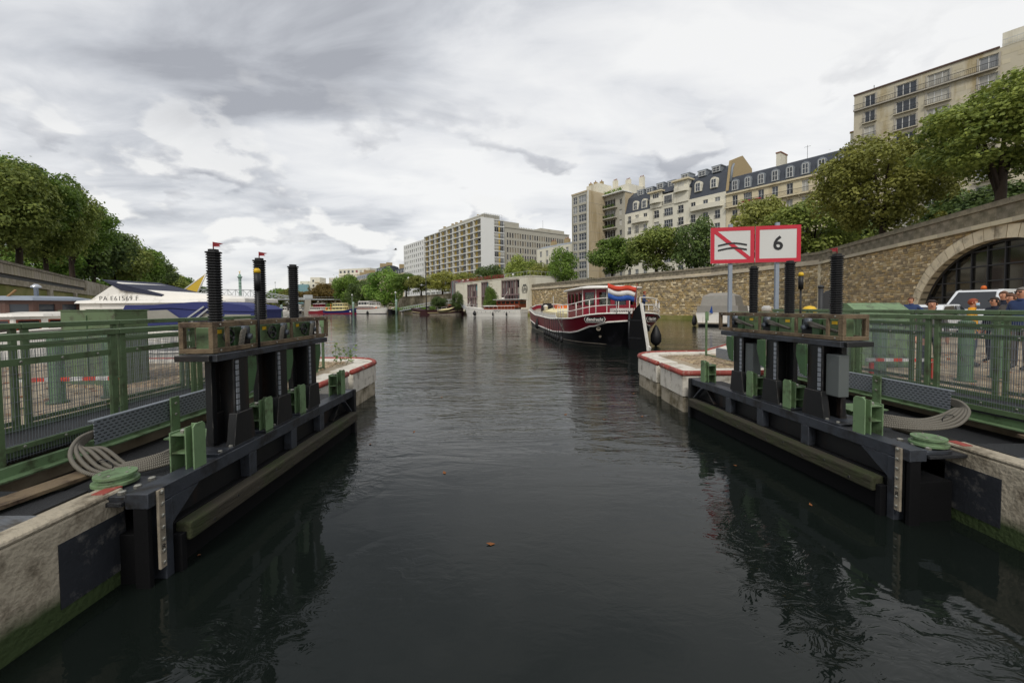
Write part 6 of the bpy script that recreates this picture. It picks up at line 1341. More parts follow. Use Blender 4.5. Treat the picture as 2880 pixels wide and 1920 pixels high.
# rank of small boats at the far end of the basin
fb_ = random.Random(31); far_l = ['grey cruiser left of the red and white barge', 'dark motor boat in the far rank, right of the third left bellows', 'white cruiser just right of the third left bellows', 'white cabin boat just left of the third left bellows', 'white cruiser right of the beacon pole, far rank', 'white launch in the far rank between beacon and third bellows', 'white far boat beside the beacon pole', 'red topped far boat left of the beacon pole', 'pale far boat under the footbridge middle', 'white far boat near the first left bellows']
for i, px in enumerate((862, 846, 828, 800, 775, 752, 735, 705, 668, 632)):
    Y = 215 + i * 6; w = fb_.uniform(26, 40)
    motorboat('moored_cruiser', far_l[i], (px - w / 2, Y), (px + w / 2, Y - fb_.uniform(-4, 6)), 3.4, fb_.uniform(1.1, 1.6), [(1.0, 'grey_hull' if i < 1 else 'white_paint' if i != 1 else 'hull_black')], [(.1, .7, 1.3, 0, fb_.uniform(1.2, 2.2), 'red_paint' if i == 7 else 'white_paint', 4, 'white_paint', 'glass_dark', 'white_paint' if i != 1 else 'canvas_navy'), (.3, .6, 1.1, 1.2, fb_.uniform(2.2, 3.2), 'white_paint', 2, 'white_paint', 'glass_mid', 'canvas_navy' if i % 3 == 0 else 'white_paint')], 'small boats moored at the far end')
# grey canvas cruiser under the wall
o, h, L, sh = motorboat('canvas_cruiser', 'white cruiser with grey canvas hood moored under the rubble wall', (2015, 45), (2085, 57), 4.0, 1.25, [(.12, 'hull_black'), (1.0, 'white_paint')], [], bowup=.7, sternw=.92)
MB().loft([[(.2, 1.85, 1.2), (5.6, 1.85, 1.2), (5.6, -1.85, 1.2), (.2, -1.85, 1.2)], [(.25, 1.75, 1.95), (5.6, 1.75, 1.95), (5.6, -1.75, 1.95), (.25, -1.75, 1.95)]], smooth=False).build('canvas_skirt', 'canvas_grey', o)
MB().loft([[(.5, 1.55, 1.95), (4.8, 1.55, 1.95), (4.8, -1.55, 1.95), (.5, -1.55, 1.95)], [(.8, 1.4, 2.9), (4.2, 1.4, 2.9), (4.2, -1.4, 2.9), (.8, -1.4, 2.9)], [(1.2, .8, 3.2), (3.6, .8, 3.2), (3.6, -.8, 3.2), (1.2, -.8, 3.2)]], smooth=False).build('canvas_hood', 'canvas_grey', o)
o.scale = (1.16, 1.16, 1.16)
for y0, y1 in ((-1.25, -.55), (-.4, .4), (.55, 1.25)): MB().add([(.58, y0, 2.1), (.58, y1, 2.1), (.76, y1 * .95, 2.82), (.76, y0 * .95, 2.82)], [(0, 1, 2, 3)]).build('hood_window', 'clear_vinyl', o)
MB().box(-.7, .1, -1.6, 1.6, .25, .33).build('swim_platform', 'grey_hull', o); MB().add([(0, .3, 1.2), (-.25, .35, 2.0), (-.3, .55, 1.3)], [(0, 1, 2)]).build('ensign', 'flag_blue', o)
for k in (0, .45): fender(o, .1 + k, 2.05, .55, .17, .9)
# -- left: near yachts behind the railing
o, h, L, sh = motorboat('flybridge_yacht', 'white flybridge yacht with registration letters, left behind the railing', (770, 19.0), (120, 18.2), 3.9, 1.25, [(1.0, 'white_paint')], [(.16, .74, 1.6, .0, 1.35, 'white_paint', 3, 'white_paint', 'glass_dark', 'white_paint')], bowup=.6)
rx = (lambda X: X)
P3 = lambda px, py, Y: UD(px, py, Y)
M_inv = (Matrix.Translation(o.location) @ Matrix.Rotation(o.rotation_euler.z, 4, 'Z')).inverted(); LP = lambda px, py, Y: M_inv @ UD(px, py, Y)
f0 = [LP(246, 848, 17.0), LP(330, 792, 17.3), LP(372, 812, 17.4), LP(560, 826, 17.8), LP(688, 838, 18.0), LP(690, 850, 18.0)]; f1 = [p + Vector((0, -3.0, 0)) for p in f0]
MB().add(f0 + f1, [tuple(range(6)), tuple(range(11, 5, -1))] + [(i, (i + 1) % 6, 6 + (i + 1) % 6, 6 + i) for i in range(6)]).build('flybridge', 'white_paint', o, bevel=.03)
a0 = [LP(285, 786, 17.2), LP(345, 800, 17.2), LP(460, 828, 17.5), LP(455, 834, 17.5), LP(340, 816, 17.2)]; a1 = [p + Vector((0, -3.1, .05)) for p in a0]
MB().add(a0 + a1, [tuple(range(5)), tuple(range(9, 4, -1))] + [(i, (i + 1) % 5, 5 + (i + 1) % 5, 5 + i) for i in range(5)]).build('awning', 'canvas_navy', o)
d0 = LP(380, 842, 16.98); e0 = LP(300, 842, 16.95); ang = math.atan2((d0 - e0).y, (d0 - e0).x)
pc = LP(338, 840, 17.02); t_ = text('registration', 'PA E61569 F', .28, 'sign_black', o, pc, (R(90), 0, ang), extrude=.002, spacing=1.1)
t_.location = tuple(pc + (Vector((math.sin(ang), -math.cos(ang), 0)) * .06))
w0 = [LP(262, 890, 17.1), LP(320, 853, 17.1), LP(402, 853, 17.25), LP(402, 890, 17.25)]; MB().add(w0, [(0, 1, 2, 3)]).build('saloon_window', 'glass_mid', o)
mb = MB()
for k in range(9): a = w0[1].lerp(w0[2], k / 8.5); b_ = a.copy(); b_.z -= .5; mb.beam(a + Vector((0, .015, 0)), b_ + Vector((0, .015, 0)), .10 if k % 2 else .05, .01, up=(0, 1, 0))
mb.build('curtains', 'grey_hull', o)
for px in (226, 250): a, b_ = LP(px, 892, 17.05), LP(px + 62, 852, 17.05); MB().beam(a, b_, .06, .06).build('windscreen_frame', 'white_paint', o)
# blue canopy boat in front of it
o, h, L, sh = motorboat('canopy_boat', 'white boat under a blue canopy beside the left railing', (735, 14.6), (250, 14.0), 2.8, .95, [(1.0, 'white_paint')], [], bowup=.4)
M_inv = (Matrix.Translation(o.location) @ Matrix.Rotation(o.rotation_euler.z, 4, 'Z')).inverted(); LP = lambda px, py, Y: M_inv @ UD(px, py, Y)
def canopy(front, back, name, m):
    n = len(front); MB().add(front + back, [tuple(range(n)), tuple(range(2 * n - 1, n - 1, -1))] + [(i, (i + 1) % n, n + (i + 1) % n, n + i) for i in range(n)]).build(name, m, o)
fr = [LP(x, y, 13.3) for x, y in ((345, 872), (352, 858), (430, 857), (545, 849), (600, 848), (690, 858), (714, 870), (714, 876), (590, 874), (480, 866))]; bk = [p + Vector((0, -2.1, 0)) for p in fr]; canopy(fr, bk, 'canopy_top', 'canvas_blue')
fr = [LP(x, y, 13.33) for x, y in ((328, 902), (345, 872), (480, 868), (590, 874), (714, 876), (714, 930), (328, 930))]; bk = [p + Vector((0, -2.0, 0)) for p in fr]; canopy(fr, bk, 'canopy_side', 'canvas_blue')
for q in (((340, 898), (362, 876), (470, 871), (510, 898)), ((560, 900), (575, 880), (600, 881), (600, 900)), ((630, 905), (632, 884), (705, 884), (705, 905))): MB().add([LP(x, y, 13.26) for x, y in q], [(0, 1, 2, 3)]).build('vinyl_window', 'clear_vinyl', o)
for q in (((510, 908), (575, 862)), ((540, 905), (600, 858))): MB().beam(LP(*q[0], 13.22), LP(*q[1], 13.22), .07, .05).build('hood_hoop', 'chrome', o)
# wooden-window houseboat at far left
o, h, L, sh = motorboat('wooden_cruiser', 'white boat with varnished window posts at the left picture edge', (-160, 17.0), (262, 16.2), 3.6, 1.35, [(1.0, 'white_paint')], [(.1, .86, 1.5, .02, .75, 'white_paint', 5, 'varnish', 'glass_dark', 'white_paint'), (.12, .78, 1.35, .72, 1.36, 'frame_brown', 7, 'frame_brown', 'glass_mid', 'galv_post')], bowup=.3)
MB().lathe([(.07, 2.6), (.07, 3.2), (.16, 3.22), (.16, 3.26), (.05, 3.36)], (L * .72, -.4, 0), 10).build('stove_pipe', 'chrome', o); MB().lathe([(.18, 0), (.18, .06), (.08, .12)], (L * .72, -.4, 2.72), 12).build('pipe_collar', 'white_paint', o)
MB().tube([(L * .55, -1.4, 1.9), (L * .72, -1.0, 3.1)], .04, 6).build('boat_pole', 'teak', o)
# boat with yellow triangular canvas
o, h, L, sh = motorboat('yellow_sail_boat', 'boat carrying a yellow triangular canvas on a steel frame', (690, 31), (440, 33), 3.2, 1.3, [(1.0, 'white_paint')], [(.2, .6, 1.2, 0, 1.0, 'white_paint', 3, 'white_paint', 'glass_dark', 'white_paint')], bowup=.5)
M_inv = (Matrix.Translation(o.location) @ Matrix.Rotation(o.rotation_euler.z, 4, 'Z')).inverted(); LP = lambda px, py, Y: M_inv @ UD(px, py, Y)
q = [LP(503, 826, 31), LP(581, 768, 31), LP(553, 828, 31)]; MB().add([q[0] + Vector((0, 0, .0)), q[1], q[2]], [(0, 1, 2)]).build('yellow_canvas', 'canvas_yellow', o).modifiers.new('t', 'SOLIDIFY').thickness = .02
for a, b_ in ((q[0], q[1]), (q[1], q[2]), (LP(466, 821, 31), LP(553, 829, 31)), (q[2], LP(556, 880, 31)), (LP(466, 821, 31), LP(470, 880, 31))): MB().tube([a, b_], .05, 6).build('canvas_frame', 'white_paint', o)
MB().tube([LP(583, 768, 31), LP(583, 755, 31)], .04, 5).build('mast_top', 'chrome', o); MB().box(-.2, 1.6, -1.0, .6, 2.6, 2.9).build('red_cover', 'red_paint', o)
# gangway at the far quay
a, L, rz = place2((1130, 150), (1292, 124)); o = thing('gangway', 'long railed gangway on the far quay behind the sailing barge', 'gangway', (a.x, a.y, 0), rz)
zz = lambda x: 1.3 + 2.5 * max(0, min(1, x / (L * .8)))
for k in range(8):
    x0, x1 = L * k / 8, L * (k + 1) / 8; MB().beam((x0, 0, zz(x0)), (x1, 0, zz(x1)), 1.6, .2).build('deck', 'steel_white', o)
    for y in (-.75, .75):
        MB().beam((x0, y, zz(x0) + 1.1), (x1, y, zz(x1) + 1.1), .1, .1).build('handrail', 'steel_white', o)
        for j in range(3): x = x0 + (x1 - x0) * j / 3; MB().beam((x, y, zz(x)), (x, y, zz(x) + 1.1), .07, .07).build('baluster', 'steel_white', o)
for x in (.5, L * .5, L * .95): MB().box(x - .2, x + .2, -.5, .5, -1, zz(x) - .1).build('support', 'plain_concrete', o)
for y in (-.75, .75): MB().beam((L, y, 4.9), (L + 5, y, 2.3), .1, .1).beam((L, y, 4.2), (L + 5, y, 1.6), .1, .1).build('stair_rail', 'steel_white', o)
MB().beam((L, 0, 3.7), (L + 5, 0, 1.2), 1.6, .15).build('stair', 'steel_white', o)
# mooring piles, lamp posts
for i, (px, Y, h_) in enumerate(((1115, 160, 6.6), (994, 178, 6.0), (716, 190, 4.6), (792, 190, 5.2))):
    p = UD(px, 870, Y); o = thing('mooring_pile', ['pale mooring pile right of the black hulled boat', 'pale mooring pile behind the white cruiser stern', 'pale mooring pile near the beacon pole, far water', 'pale mooring pile left of the third bellows, far water'][i], 'pile', (p.x, Y, -1), 0, 'mooring piles'); MB().lathe([(.45, 0), (.45, h_), (.3, h_ + .2)], n=12).build('shaft', 'bronze_green', o); MB().lathe([(.5, h_ - .6), (.5, h_ - .3)], n=12).build('collar', 'steel_white', o)
for i, (px, Y, h_, z0) in enumerate(((1113, 165, 7.0, 1.15), (991, 190, 7.0, 1.15), (776, 230, 16, 1.0), (747, 245, 12, 1.0), (1150, 158, 6, ST))):
    p = UD(px, 870, Y); o = thing('street_lamp', ['lamp post right of the white cruiser', 'lamp post behind the white cruiser stern', 'tall thin lamp mast left of the third bellows', 'shorter thin lamp mast right of the second bellows', 'street lamp behind the ivy wall'][i], 'lamp post', (p.x, Y, z0), 0, 'lamp posts along the basin'); MB().tube([(0, 0, 0), (0, 0, h_)], [.12, .07], 6).build('pole', 'zinc', o); MB().lathe([(.1, h_), (.38, h_ + .35), (.3, h_ + .7), (.05, h_ + .9)], n=10).build('lantern', 'lamp_glass', o)
# ------------------------------------------------------------------ people
def person(label, loc, rz, h, topm, legm, hairm, arms='down', long_hair=False, mask=False, lean=0.0, turn=0.0, glasses=False):
    k = h / 1.70; J = {}; E = []
    def j(n, x, y, z, r): J[n] = ((x * k, (y - lean * max(0, z - .9)) * k, z * k), r * k)
    j('pel', 0, 0, .95, .145); j('wst', 0, .0, 1.08, .125); j('chs', 0, .01, 1.27, .150); j('nk0', 0, .015, 1.43, .07); j('nk', 0, .005, 1.47, .052); j('h0', 0, -.015, 1.545, .072); j('h1', 0, -.008, 1.60, .083); j('h2', 0, .005, 1.655, .066)
    E += [('pel', 'wst'), ('wst', 'chs'), ('chs', 'nk0'), ('nk0', 'nk'), ('nk', 'h0'), ('h0', 'h1'), ('h1', 'h2')]
    for s, q in ((-1, 'l'), (1, 'r')):
        j('hip' + q, s * .09, 0, .90, .095); j('kn' + q, s * .10, -.015, .50, .066); j('an' + q, s * .10, .01, .09, .044); j('to' + q, s * .11, -.14, .035, .035)
        E += [('pel', 'hip' + q), ('hip' + q, 'kn' + q), ('kn' + q, 'an' + q), ('an' + q, 'to' + q)]
        a = arms if isinstance(arms, str) else arms[0 if s < 0 else 1]
        el, wr, hd_ = {'down': ((.235, .02, 1.10), (.245, -.05, .86), (.245, -.08, .78)), 'hip': ((.36, .06, 1.15), (.20, -.04, 1.02), (.14, -.07, 1.0)), 'front': ((.24, -.04, 1.12), (.12, -.24, 1.10), (.05, -.29, 1.13))}[a]
        j('sh' + q, s * .165, .015, 1.385, .068); j('el' + q, s * el[0], el[1], el[2], .050); j('wr' + q, s * wr[0], wr[1], wr[2], .036); j('hd' + q, s * hd_[0], hd_[1], hd_[2], .040)
        E += [('chs', 'sh' + q), ('sh' + q, 'el' + q), ('el' + q, 'wr' + q), ('wr' + q, 'hd' + q)]
        H0 = Vector(hd_); dr = (Vector(hd_) - Vector(wr)).normalized()
        for f in range(5):          # thumb and four fingers
            o_ = (f - 2.3) * .018; ln = (.05, .075, .082, .075, .06)[f]; b0 = H0 + Vector((0, o_, 0)); b1 = b0 + dr * ln * .6 + Vector((-.004, 0 if f else -.03, 0)); b2 = b0 + dr * ln + Vector((-.015, 0 if f else -.035, 0))
            j('f%d%s' % (f, q), s * b1.x, b1.y, b1.z, .0095); j('g%d%s' % (f, q), s * b2.x, b2.y, b2.z, .008); E += [('hd' + q, 'f%d%s' % (f, q)), ('f%d%s' % (f, q), 'g%d%s' % (f, q))]
    names = list(J); me = bpy.data.meshes.new('body'); me.from_pydata([J[n][0] for n in names], [(names.index(a), names.index(b)) for a, b in E], [])
    tmp = bpy.data.objects.new('body', me); COL.objects.link(tmp); tmp.modifiers.new('skin', 'SKIN'); sub = tmp.modifiers.new('sub', 'SUBSURF'); sub.levels = sub.render_levels = 1
    for i, n in enumerate(names):
        v = me.skin_vertices[0].data[i]; r = J[n][1]; v.radius = (r * (1.22 if n in ('chs', 'pel', 'wst') else 1), r * (.82 if n in ('chs', 'pel', 'wst') else 1.08 if n[0] == 'h' and n[1:].isdigit() else 1)); v.use_root = n == 'pel'
    bpy.context.view_layer.update(); ev = tmp.evaluated_get(bpy.context.evaluated_depsgraph_get()); bm_ = bpy.data.meshes.new_from_object(ev); bpy.data.objects.remove(tmp)
    bm_.materials.clear()
    for m in ('skin', topm, legm, 'rubber'): bm_.materials.append(M[m])
    wz = [J['hdl'][0], J['hdr'][0]]; wr_ = [J['wrl'][0], J['wrr'][0]]
    for p in bm_.polygons:
        c = p.center; p.use_smooth = True; hand = any((c - Vector(w)).length < .085 * k or (c - Vector(w)).length < .14 * k and (c - Vector(w)).length < (c - Vector(x)).length for w, x in zip(wz, wr_))
        p.material_index = 0 if c.z > 1.455 * k or hand else (1 if c.z > .88 * k or abs(c.x) > .19 * k else (2 if c.z > .10 * k else 3))
    o = thing('person', label, 'person', loc, rz); link('body', bm_, o)
    hc = Vector(J['h1'][0]); S = .088 * k
    hr = MB(); n = 14; rings = []
    for i in range(9):
        a = math.pi * i / 8.0; rings.append([(hc.x + S * .98 * math.sin(a) * math.cos(b), hc.y + .010 * k + S * 1.1 * math.sin(a) * math.sin(b), hc.z + .012 * k + S * 1.08 * math.cos(a)) for b in [2 * math.pi * q / n for q in range(n)]])
    V = [p for r in rings for p in r]; FF = []
    for i in range(8):
        for q in range(n):
            f = (i * n + q, i * n + (q + 1) % n, (i + 1) * n + (q + 1) % n, (i + 1) * n + q); c = sum((Vector(V[w]) for w in f), Vector()) / 4 - hc
            front = c.y < -.02 * k
            if c.z > (.036 * k if front else (-.14 if long_hair else -.045) * k): FF.append(f)
    V = [Vector(v) + noise.noise_vector(Vector(v) * 30) * .006 for v in V]; hr.smooth = True; hr.add(V, FF); hh = hr.build('hair', hairm, o); hh.modifiers.new('t', 'SOLIDIFY').thickness = .012
    if long_hair: MB().loft([[(hc.x + x * k, hc.y + y * k, hc.z + z * k) for x, y in ((-.08 * w, .02), (-.05 * w, .09), (.05 * w, .09), (.08 * w, .02))] for z, w in ((.03, 1), (-.08, 1.1), (-.17, .7))]).build('hair_fall', hairm, hh)
    fx = MB(); y = hc.y - .088 * k
    fx.add([(hc.x - .011 * k, y, hc.z + .01 * k), (hc.x + .011 * k, y, hc.z + .01 * k), (hc.x + .016 * k, y + .004, hc.z - .03 * k), (hc.x - .016 * k, y + .004, hc.z - .03 * k), (hc.x, y - .024 * k, hc.z - .026 * k)], [(0, 1, 4), (1, 2, 4), (2, 3, 4), (3, 0, 4)])
    fx.build('nose', 'skin', o)
    for s in (-1, 1): MB().lathe([(.004, -.02 * k), (.016 * k, 0), (.004, .022 * k)], (hc.x + s * .082 * k, hc.y + .01, hc.z - .01), 6).build('ear', 'skin', o)
    for s in (-1, 1): e = MB().lathe([(.003, -.006), (.010 * k, 0), (.003, .006)], (hc.x + s * .032 * k, y + .008, hc.z + .008 * k), 8).build('eye', 'sign_black' if glasses else 'hair_dark', o)
    if glasses: MB().box(hc.x - .06 * k, hc.x + .06 * k, y - .004, y + .0, hc.z - .008, hc.z + .02).build('glasses', 'sign_black', o)
    if mask: MB().loft([[(hc.x + x * k, y + yy * k, hc.z + z * k) for x, yy in ((-.065, .04), (-.03, -.012), (.03, -.012), (.065, .04))] for z in (-.012, -.085)], closed=False, caps=False).build('face_mask', 'mask_blue', o).modifiers.new('t', 'SOLIDIFY').thickness = .004
    else: MB().box(hc.x - .022 * k, hc.x + .022 * k, y + .006, y + .012, hc.z - .058 * k, hc.z - .048 * k).build('mouth', 'lip', o)
    MB().lathe([(.07 * k, 1.425 * k), (.075 * k, 1.45 * k), (.062 * k, 1.475 * k)], (J['nk0'][0][0], J['nk0'][0][1], 0), 12).build('collar', topm, o)
    return o
def pp(px, Y): return (UD(px, 860, Y).x, Y, QZ)
person('person with short dark hair behind the right railing, facing the camera', pp(2621, 8.4), R(-42), 1.57, 'cloth_grey', 'cloth_navy', 'hair_dark')
person('person in a blue jacket with hand on hip before the arch', pp(2562, 15), R(-60), 1.73, 'cloth_blue', 'cloth_jeans', 'hair_brown', ('down', 'hip'))
person('person in an orange jacket wearing a face mask', pp(2737, 9.6), R(35), 1.60, 'cloth_orange', 'cloth_jeans', 'hair_red', mask=True)
person('person in a navy jacket with dark hair and glasses beside the van', pp(2797, 10.2), R(-95), 1.64, 'cloth_navy', 'cloth_navy', 'hair_dark', long_hair=True, glasses=True)
person('person with brown hair in grey, second from the right edge', pp(2843, 9.6), R(-85), 1.71, 'cloth_grey', 'cloth_jeans', 'hair_brown')
person('tall person in blue at the right picture edge', pp(2874, 9.0), R(-85), 1.83, 'cloth_blue', 'cloth_grey', 'hair_grey', glasses=True)
person('person half hidden behind the brown haired one', pp(2822, 11.4), R(-80), 1.82, 'cloth_navy', 'cloth_grey', 'hair_brown')
person('person in a blue grey jacket standing on the barge side deck', (8.22, 25.6, 1.42), R(60), 1.80, 'cloth_blue', 'cloth_jeans', 'hair_red', 'front', lean=.12)
person('person in a dark jacket inside the barge wheelhouse', (5.55, 27.2, 1.22), R(150), 1.70, 'cloth_navy', 'cloth_grey', 'hair_dark')
person('fair haired person inside the barge wheelhouse, right side', (7.3, 27.4, 1.22), R(40), 1.68, 'cloth_grey', 'cloth_grey', 'hair_red')
# ------------------------------------------------------------------ vehicles
def wheel(o, x, y, r, w=.2):
    s = 1 if y > 0 else -1
    t = MB().lathe([(r * .62, -w / 2), (r * .93, -w / 2), (r, -w * .35), (r, w * .35), (r * .93, w / 2), (r * .62, w / 2)], n=22).build('tyre', 'rubber', o, (x, y, r)); t.rotation_euler = (R(90), 0, 0)
    q = MB().lathe([(r * .05, -w * .45), (r * .6, -w * .35), (r * .63, w * .45), (r * .2, w * .3), (.03, w * .42)], n=14).build('rim', 'chrome', t)
def vehicle(name, label, cat, loc, rz, prof, W_, cabz, taper, m, wheels, wr, glass_side, extras):
    """prof: side outline (x, z); width narrows above cabz"""
    o = thing(name, label, cat, loc, rz); ys = lambda z, s: s * (W_ / 2 - max(0, z - cabz) * taper)
    mb = MB(); n = len(prof); vs = [(x, ys(z, 1), z) for x, z in prof] + [(x, ys(z, -1), z) for x, z in prof]
    mb.add(vs, [tuple(range(n)), tuple(range(2 * n - 1, n - 1, -1))] + [(i, (i + 1) % n, n + (i + 1) % n, n + i) for i in range(n)]); mb.build('body', m, o, bevel=.05)
    for g in glass_side:
        for s in (1, -1): MB().add([(x, ys(z, s) + s * .03, z) for x, z in g], [tuple(range(len(g)))]).build('side_window', 'glass_dark', o)
    for x in wheels:
        for y in (W_ / 2 - .06, -W_ / 2 + .06): wheel(o, x, y, wr)
    extras(o, ys); return o
def van_x(o, ys):
    MB().add([(1.10, .64, 2.02), (1.10, -.64, 2.02), (1.77, -.80, 1.24), (1.77, .80, 1.24)], [(0, 1, 2, 3)]).build('windscreen', 'glass_dark', o)
    for y in (.68, -.68): MB().box(2.44, 2.52, y - .14, y + .14, .68, .92).build('headlight', 'lamp_glass', o)
    MB().box(2.42, 2.50, -.85, .85, .35, .58).build('bumper', 'rubber', o, bevel=.03); MB().box(2.45, 2.5, -.45, .45, .72, .88).build('grille', 'rubber', o)
    bc = MB().lathe([(.10, 0), (.10, .10), (.07, .17), (.02, .19)], (.55, 0, 2.13), 12).build('beacon', 'orange', o); MB().box(.2, .9, -.6, .6, 2.11, 2.14).build('roof_bar', 'cloth_grey', o)
    for s in (1, -1):
        MB().box(-2.3, 1.0, s * .955 - .004, s * .955 + .004, 1.02, 1.16).build('blue_band', 'van_blue', o)
        text('lettering', 'MAIRIE DE PARIS', .13, 'car_white', o, (-.7, s * .961, 1.09), (R(90), 0, R(180) if s > 0 else 0), extrude=.001, spacing=1.3)
        for k in range(6): MB().box(1.15 + k * .18, 1.24 + k * .18, s * .957 - .003, s * .957 + .003, .98, 1.1).build('hazard_stripe', 'stripe_red', o)
        MB().box(1.15, 1.25, s * .96, s * 1.12, 1.25, 1.5).build('mirror', 'rubber', o, bevel=.02)
        MB().box(.22, .235, s * .957 - .002, s * .957 + .002, .5, 1.95).build('door_gap', 'rubber', o)
    for k in range(8): MB().box(2.12, 2.46, -.8 + k * .2, -.72 + k * .2, 1.055, 1.062).build('hazard_stripe', 'stripe_red', o)
vehicle('van', 'white municipal van with orange roof beacon before the arch', 'van', (22.9, 19.6, QZ), R(199), [(-2.4, .35), (2.45, .35), (2.5, .7), (2.42, .98), (1.80, 1.15), (1.0, 2.08), (.8, 2.13), (-2.3, 2.13), (-2.45, 1.9)], 1.9, 1.1, .16, 'car_white', (-1.55, 1.6), .33, [[(.30, 1.22), (1.45, 1.22), (.92, 1.95), (.30, 1.98)], [(-1.0, 1.28), (.15, 1.28), (.15, 1.96), (-1.0, 1.96)], [(-2.2, 1.28), (-1.15, 1.28), (-1.15, 1.96), (-2.2, 1.96)]], van_x)
def car_x(o, ys):
    MB().add([(.42, .55, 1.40), (.42, -.55, 1.40), (1.08, -.68, .97), (1.08, .68, .97)], [(0, 1, 2, 3)]).build('windscreen', 'glass_dark', o); MB().add([(-1.25, .52, 1.38), (-1.25, -.52, 1.38), (-1.85, -.62, 1.0), (-1.85, .62, 1.0)], [(0, 1, 2, 3)]).build('rear_window', 'glass_dark', o)
    for y in (.6, -.6): MB().box(1.96, 2.05, y - .16, y + .16, .6, .74).build('headlight', 'lamp_glass', o)
    MB().box(1.98, 2.06, -.7, .7, .3, .48).build('bumper', 'rubber', o, bevel=.02)
vehicle('parked_car', 'grey blue car parked beside the van', 'car', (18.6, 18.4, QZ), R(205), [(-2.0, .3), (1.95, .3), (2.02, .55), (1.9, .78), (1.1, .92), (.4, 1.42), (-1.2, 1.45), (-1.9, .98), (-2.05, .8)], 1.72, .95, .28, 'car_white', (-1.25, 1.25), .3, [[(-.45, .98), (.95, .98), (.38, 1.36), (-.45, 1.39)], [(-1.7, .99), (-.55, .98), (-.55, 1.39), (-1.15, 1.38)]], car_x)
# ------------------------------------------------------------------ small things on the right quay
p = UD(2308, 860, 15); o = thing('dark_post', 'slim dark post beside the pilaster at the wall foot', 'post', (p.x, 15, QZ)); MB().tube([(0, 0, 0), (0, 0, 2.1)], .08, 10).build('shaft', 'iron', o); MB().lathe([(.1, 2.1), (.1, 2.16), (.03, 2.2)], n=10).build('cap', 'iron', o)
p = UD(2332, 860, 15); o = thing('notice_board', 'dark round topped notice board at the wall foot', 'board', (p.x, 15, QZ)); MB().prism([(-.25, .25)] + [(.25 * math.cos(R(a)), 1.75 + .25 * math.sin(R(a))) for a in range(0, 181, 20)][::-1][::-1] + [(-.25, .25)][:0] + [(.25, .25)][:0], -.03, .03, 'y') if False else MB().prism([(-.25, .2), (.25, .2)] + [(.25 * math.cos(R(a)), 1.75 + .25 * math.sin(R(a))) for a in range(0, 181, 20)], -.03, .03, 'y').build('panel', 'iron', o); MB().box(-.04, .04, .031, .09, 0, 1.6).build('stake', 'iron', o)
p = UD(2277, 860, 14); o = thing('yellow_bollard', 'short yellow topped bollard left of the dark post', 'bollard', (p.x, 14, QZ)); MB().lathe([(.12, 0), (.12, 1.2)], n=12).build('shaft', 'rubber', o); MB().lathe([(.2, 1.2), (.22, 1.32), (.14, 1.42), (.03, 1.45)], n=12).build('cap', 'yellow', o)
p = UD(2156, 860, 13.5); o = thing('white_bollard', 'white capped bollard behind the second sign post', 'bollard', (p.x, 13.5, QZ)); MB().lathe([(.1, 0), (.1, 1.3)], n=12).build('shaft', 'plain_concrete', o); MB().lathe([(.14, 1.3), (.14, 1.42), (.08, 1.47)], n=12).build('cap', 'white_paint', o)
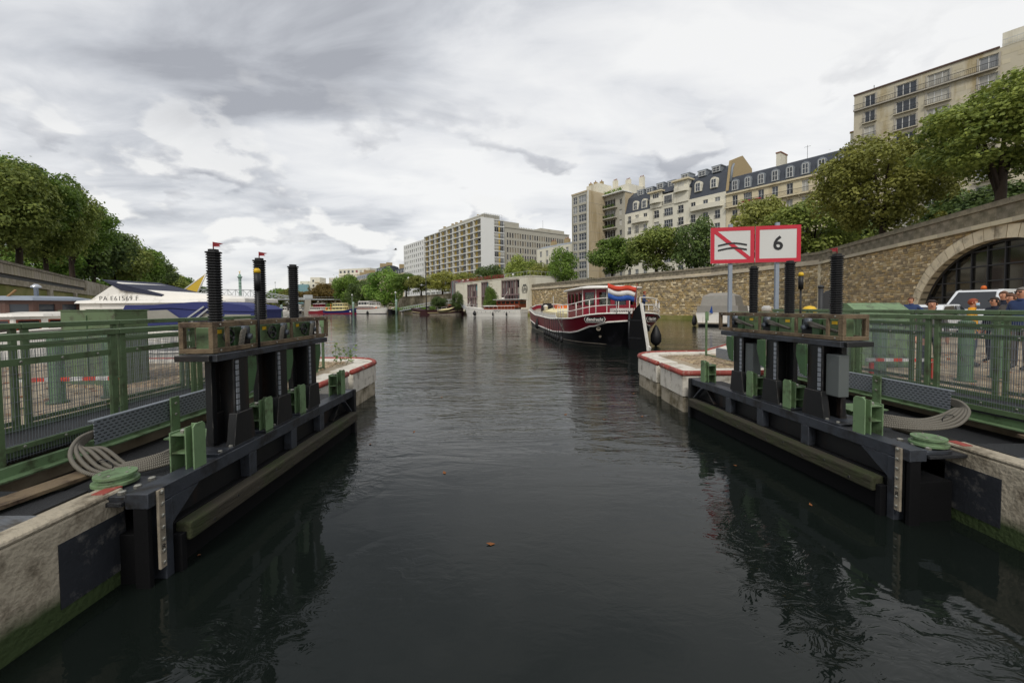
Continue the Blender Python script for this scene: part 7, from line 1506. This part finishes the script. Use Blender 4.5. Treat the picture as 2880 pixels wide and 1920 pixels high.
# weeds at the left pier head
wd_ = random.Random(3); mb = MB()
for i in range(9):
    b0 = Vector((-4.35 + wd_.uniform(-.25, .25), 10.6 + wd_.uniform(-.3, .3), .82)); tp = b0 + Vector((wd_.uniform(-.3, .35), wd_.uniform(-.2, .2), wd_.uniform(.25, .6)))
    mb.tint = (.2, .2, .2); mb.tube([b0, b0.lerp(tp, .5) + Vector((0, 0, .05)), tp], .004, 4)
    for q in range(7):
        c = b0.lerp(tp, .3 + .7 * q / 6) + Vector((wd_.gauss(0, .04), wd_.gauss(0, .04), wd_.gauss(0, .03))); a = Vector((wd_.gauss(0, 1), wd_.gauss(0, 1), wd_.gauss(0, .5))).normalized() * .045; e = a.orthogonal().normalized() * .022; t = wd_.random(); mb.tint = (t, t, t); mb.add([c - a, c - e, c + a, c + e], [(0, 1, 2, 3)])
o = thing('weed', 'spindly weed growing at the left pier head', 'plant', (0, 0, 0)); mb.build('stems', 'leaf_green', o, fix=False)
# ------------------------------------------------------------------ gulls
def gull(px, py, Y, label, rz, sp):
    p = UD(px, py, Y); o = thing('gull', label, 'bird', p, rz, 'birds in the sky')
    MB().tube([(-.22, 0, 0), (-.1, 0, .0), (.05, 0, .01), (.18, 0, .03), (.25, 0, .03)], [.02, .055, .07, .045, .012], 8).build('body', 'hair_grey', o)
    for s in (1, -1): MB().loft([[(.10, s * .04, .03), (-.08, s * .04, .03)], [(.13, s * .28 * sp, .16), (-.05, s * .28 * sp, .15)], [(.02, s * .62 * sp, .10), (-.03, s * .62 * sp, .09)]], closed=False, caps=False).build('wing', 'hair_grey', o).modifiers.new('t', 'SOLIDIFY').thickness = .012
    MB().add([(-.2, .03, 0), (-.36, .07, .0), (-.36, -.07, 0), (-.2, -.03, 0)], [(0, 1, 2, 3)]).build('tail', 'hair_grey', o).modifiers.new('t', 'SOLIDIFY').thickness = .01
gull(1112, 702, 55, 'gull gliding left of the white slab block', .4, 1.0); gull(205, 540, 70, 'small bird above the left trees', 1.2, .8)
# leaves drifting on the water
mb = MB(); fl_ = random.Random(40)
spots = [U(1023, 1047), U(1040, 1045), U(1380, 1530), U(560, 1562), U(1700, 1180), U(1250, 1330), U(2280, 1420)] + [Vector((fl_.uniform(-2.6, 3.4), fl_.uniform(4, 14), 0)) for _ in range(9)]
for p in spots:
    a = fl_.uniform(0, 6.28); e = Vector((math.cos(a), math.sin(a), 0)) * fl_.uniform(.025, .05); f = Vector((-e.y, e.x, 0)) * .6; p = Vector((p.x, p.y, .006)); mb.add([p - e, p - f, p + e + Vector((0, 0, .012)), p + f], [(0, 1, 2, 3)])
tag(mb.build('floating_leaves', 'dead_leaf', fix=False), 'brown leaves drifting on the lock water', 'leaves', kind='stuff')
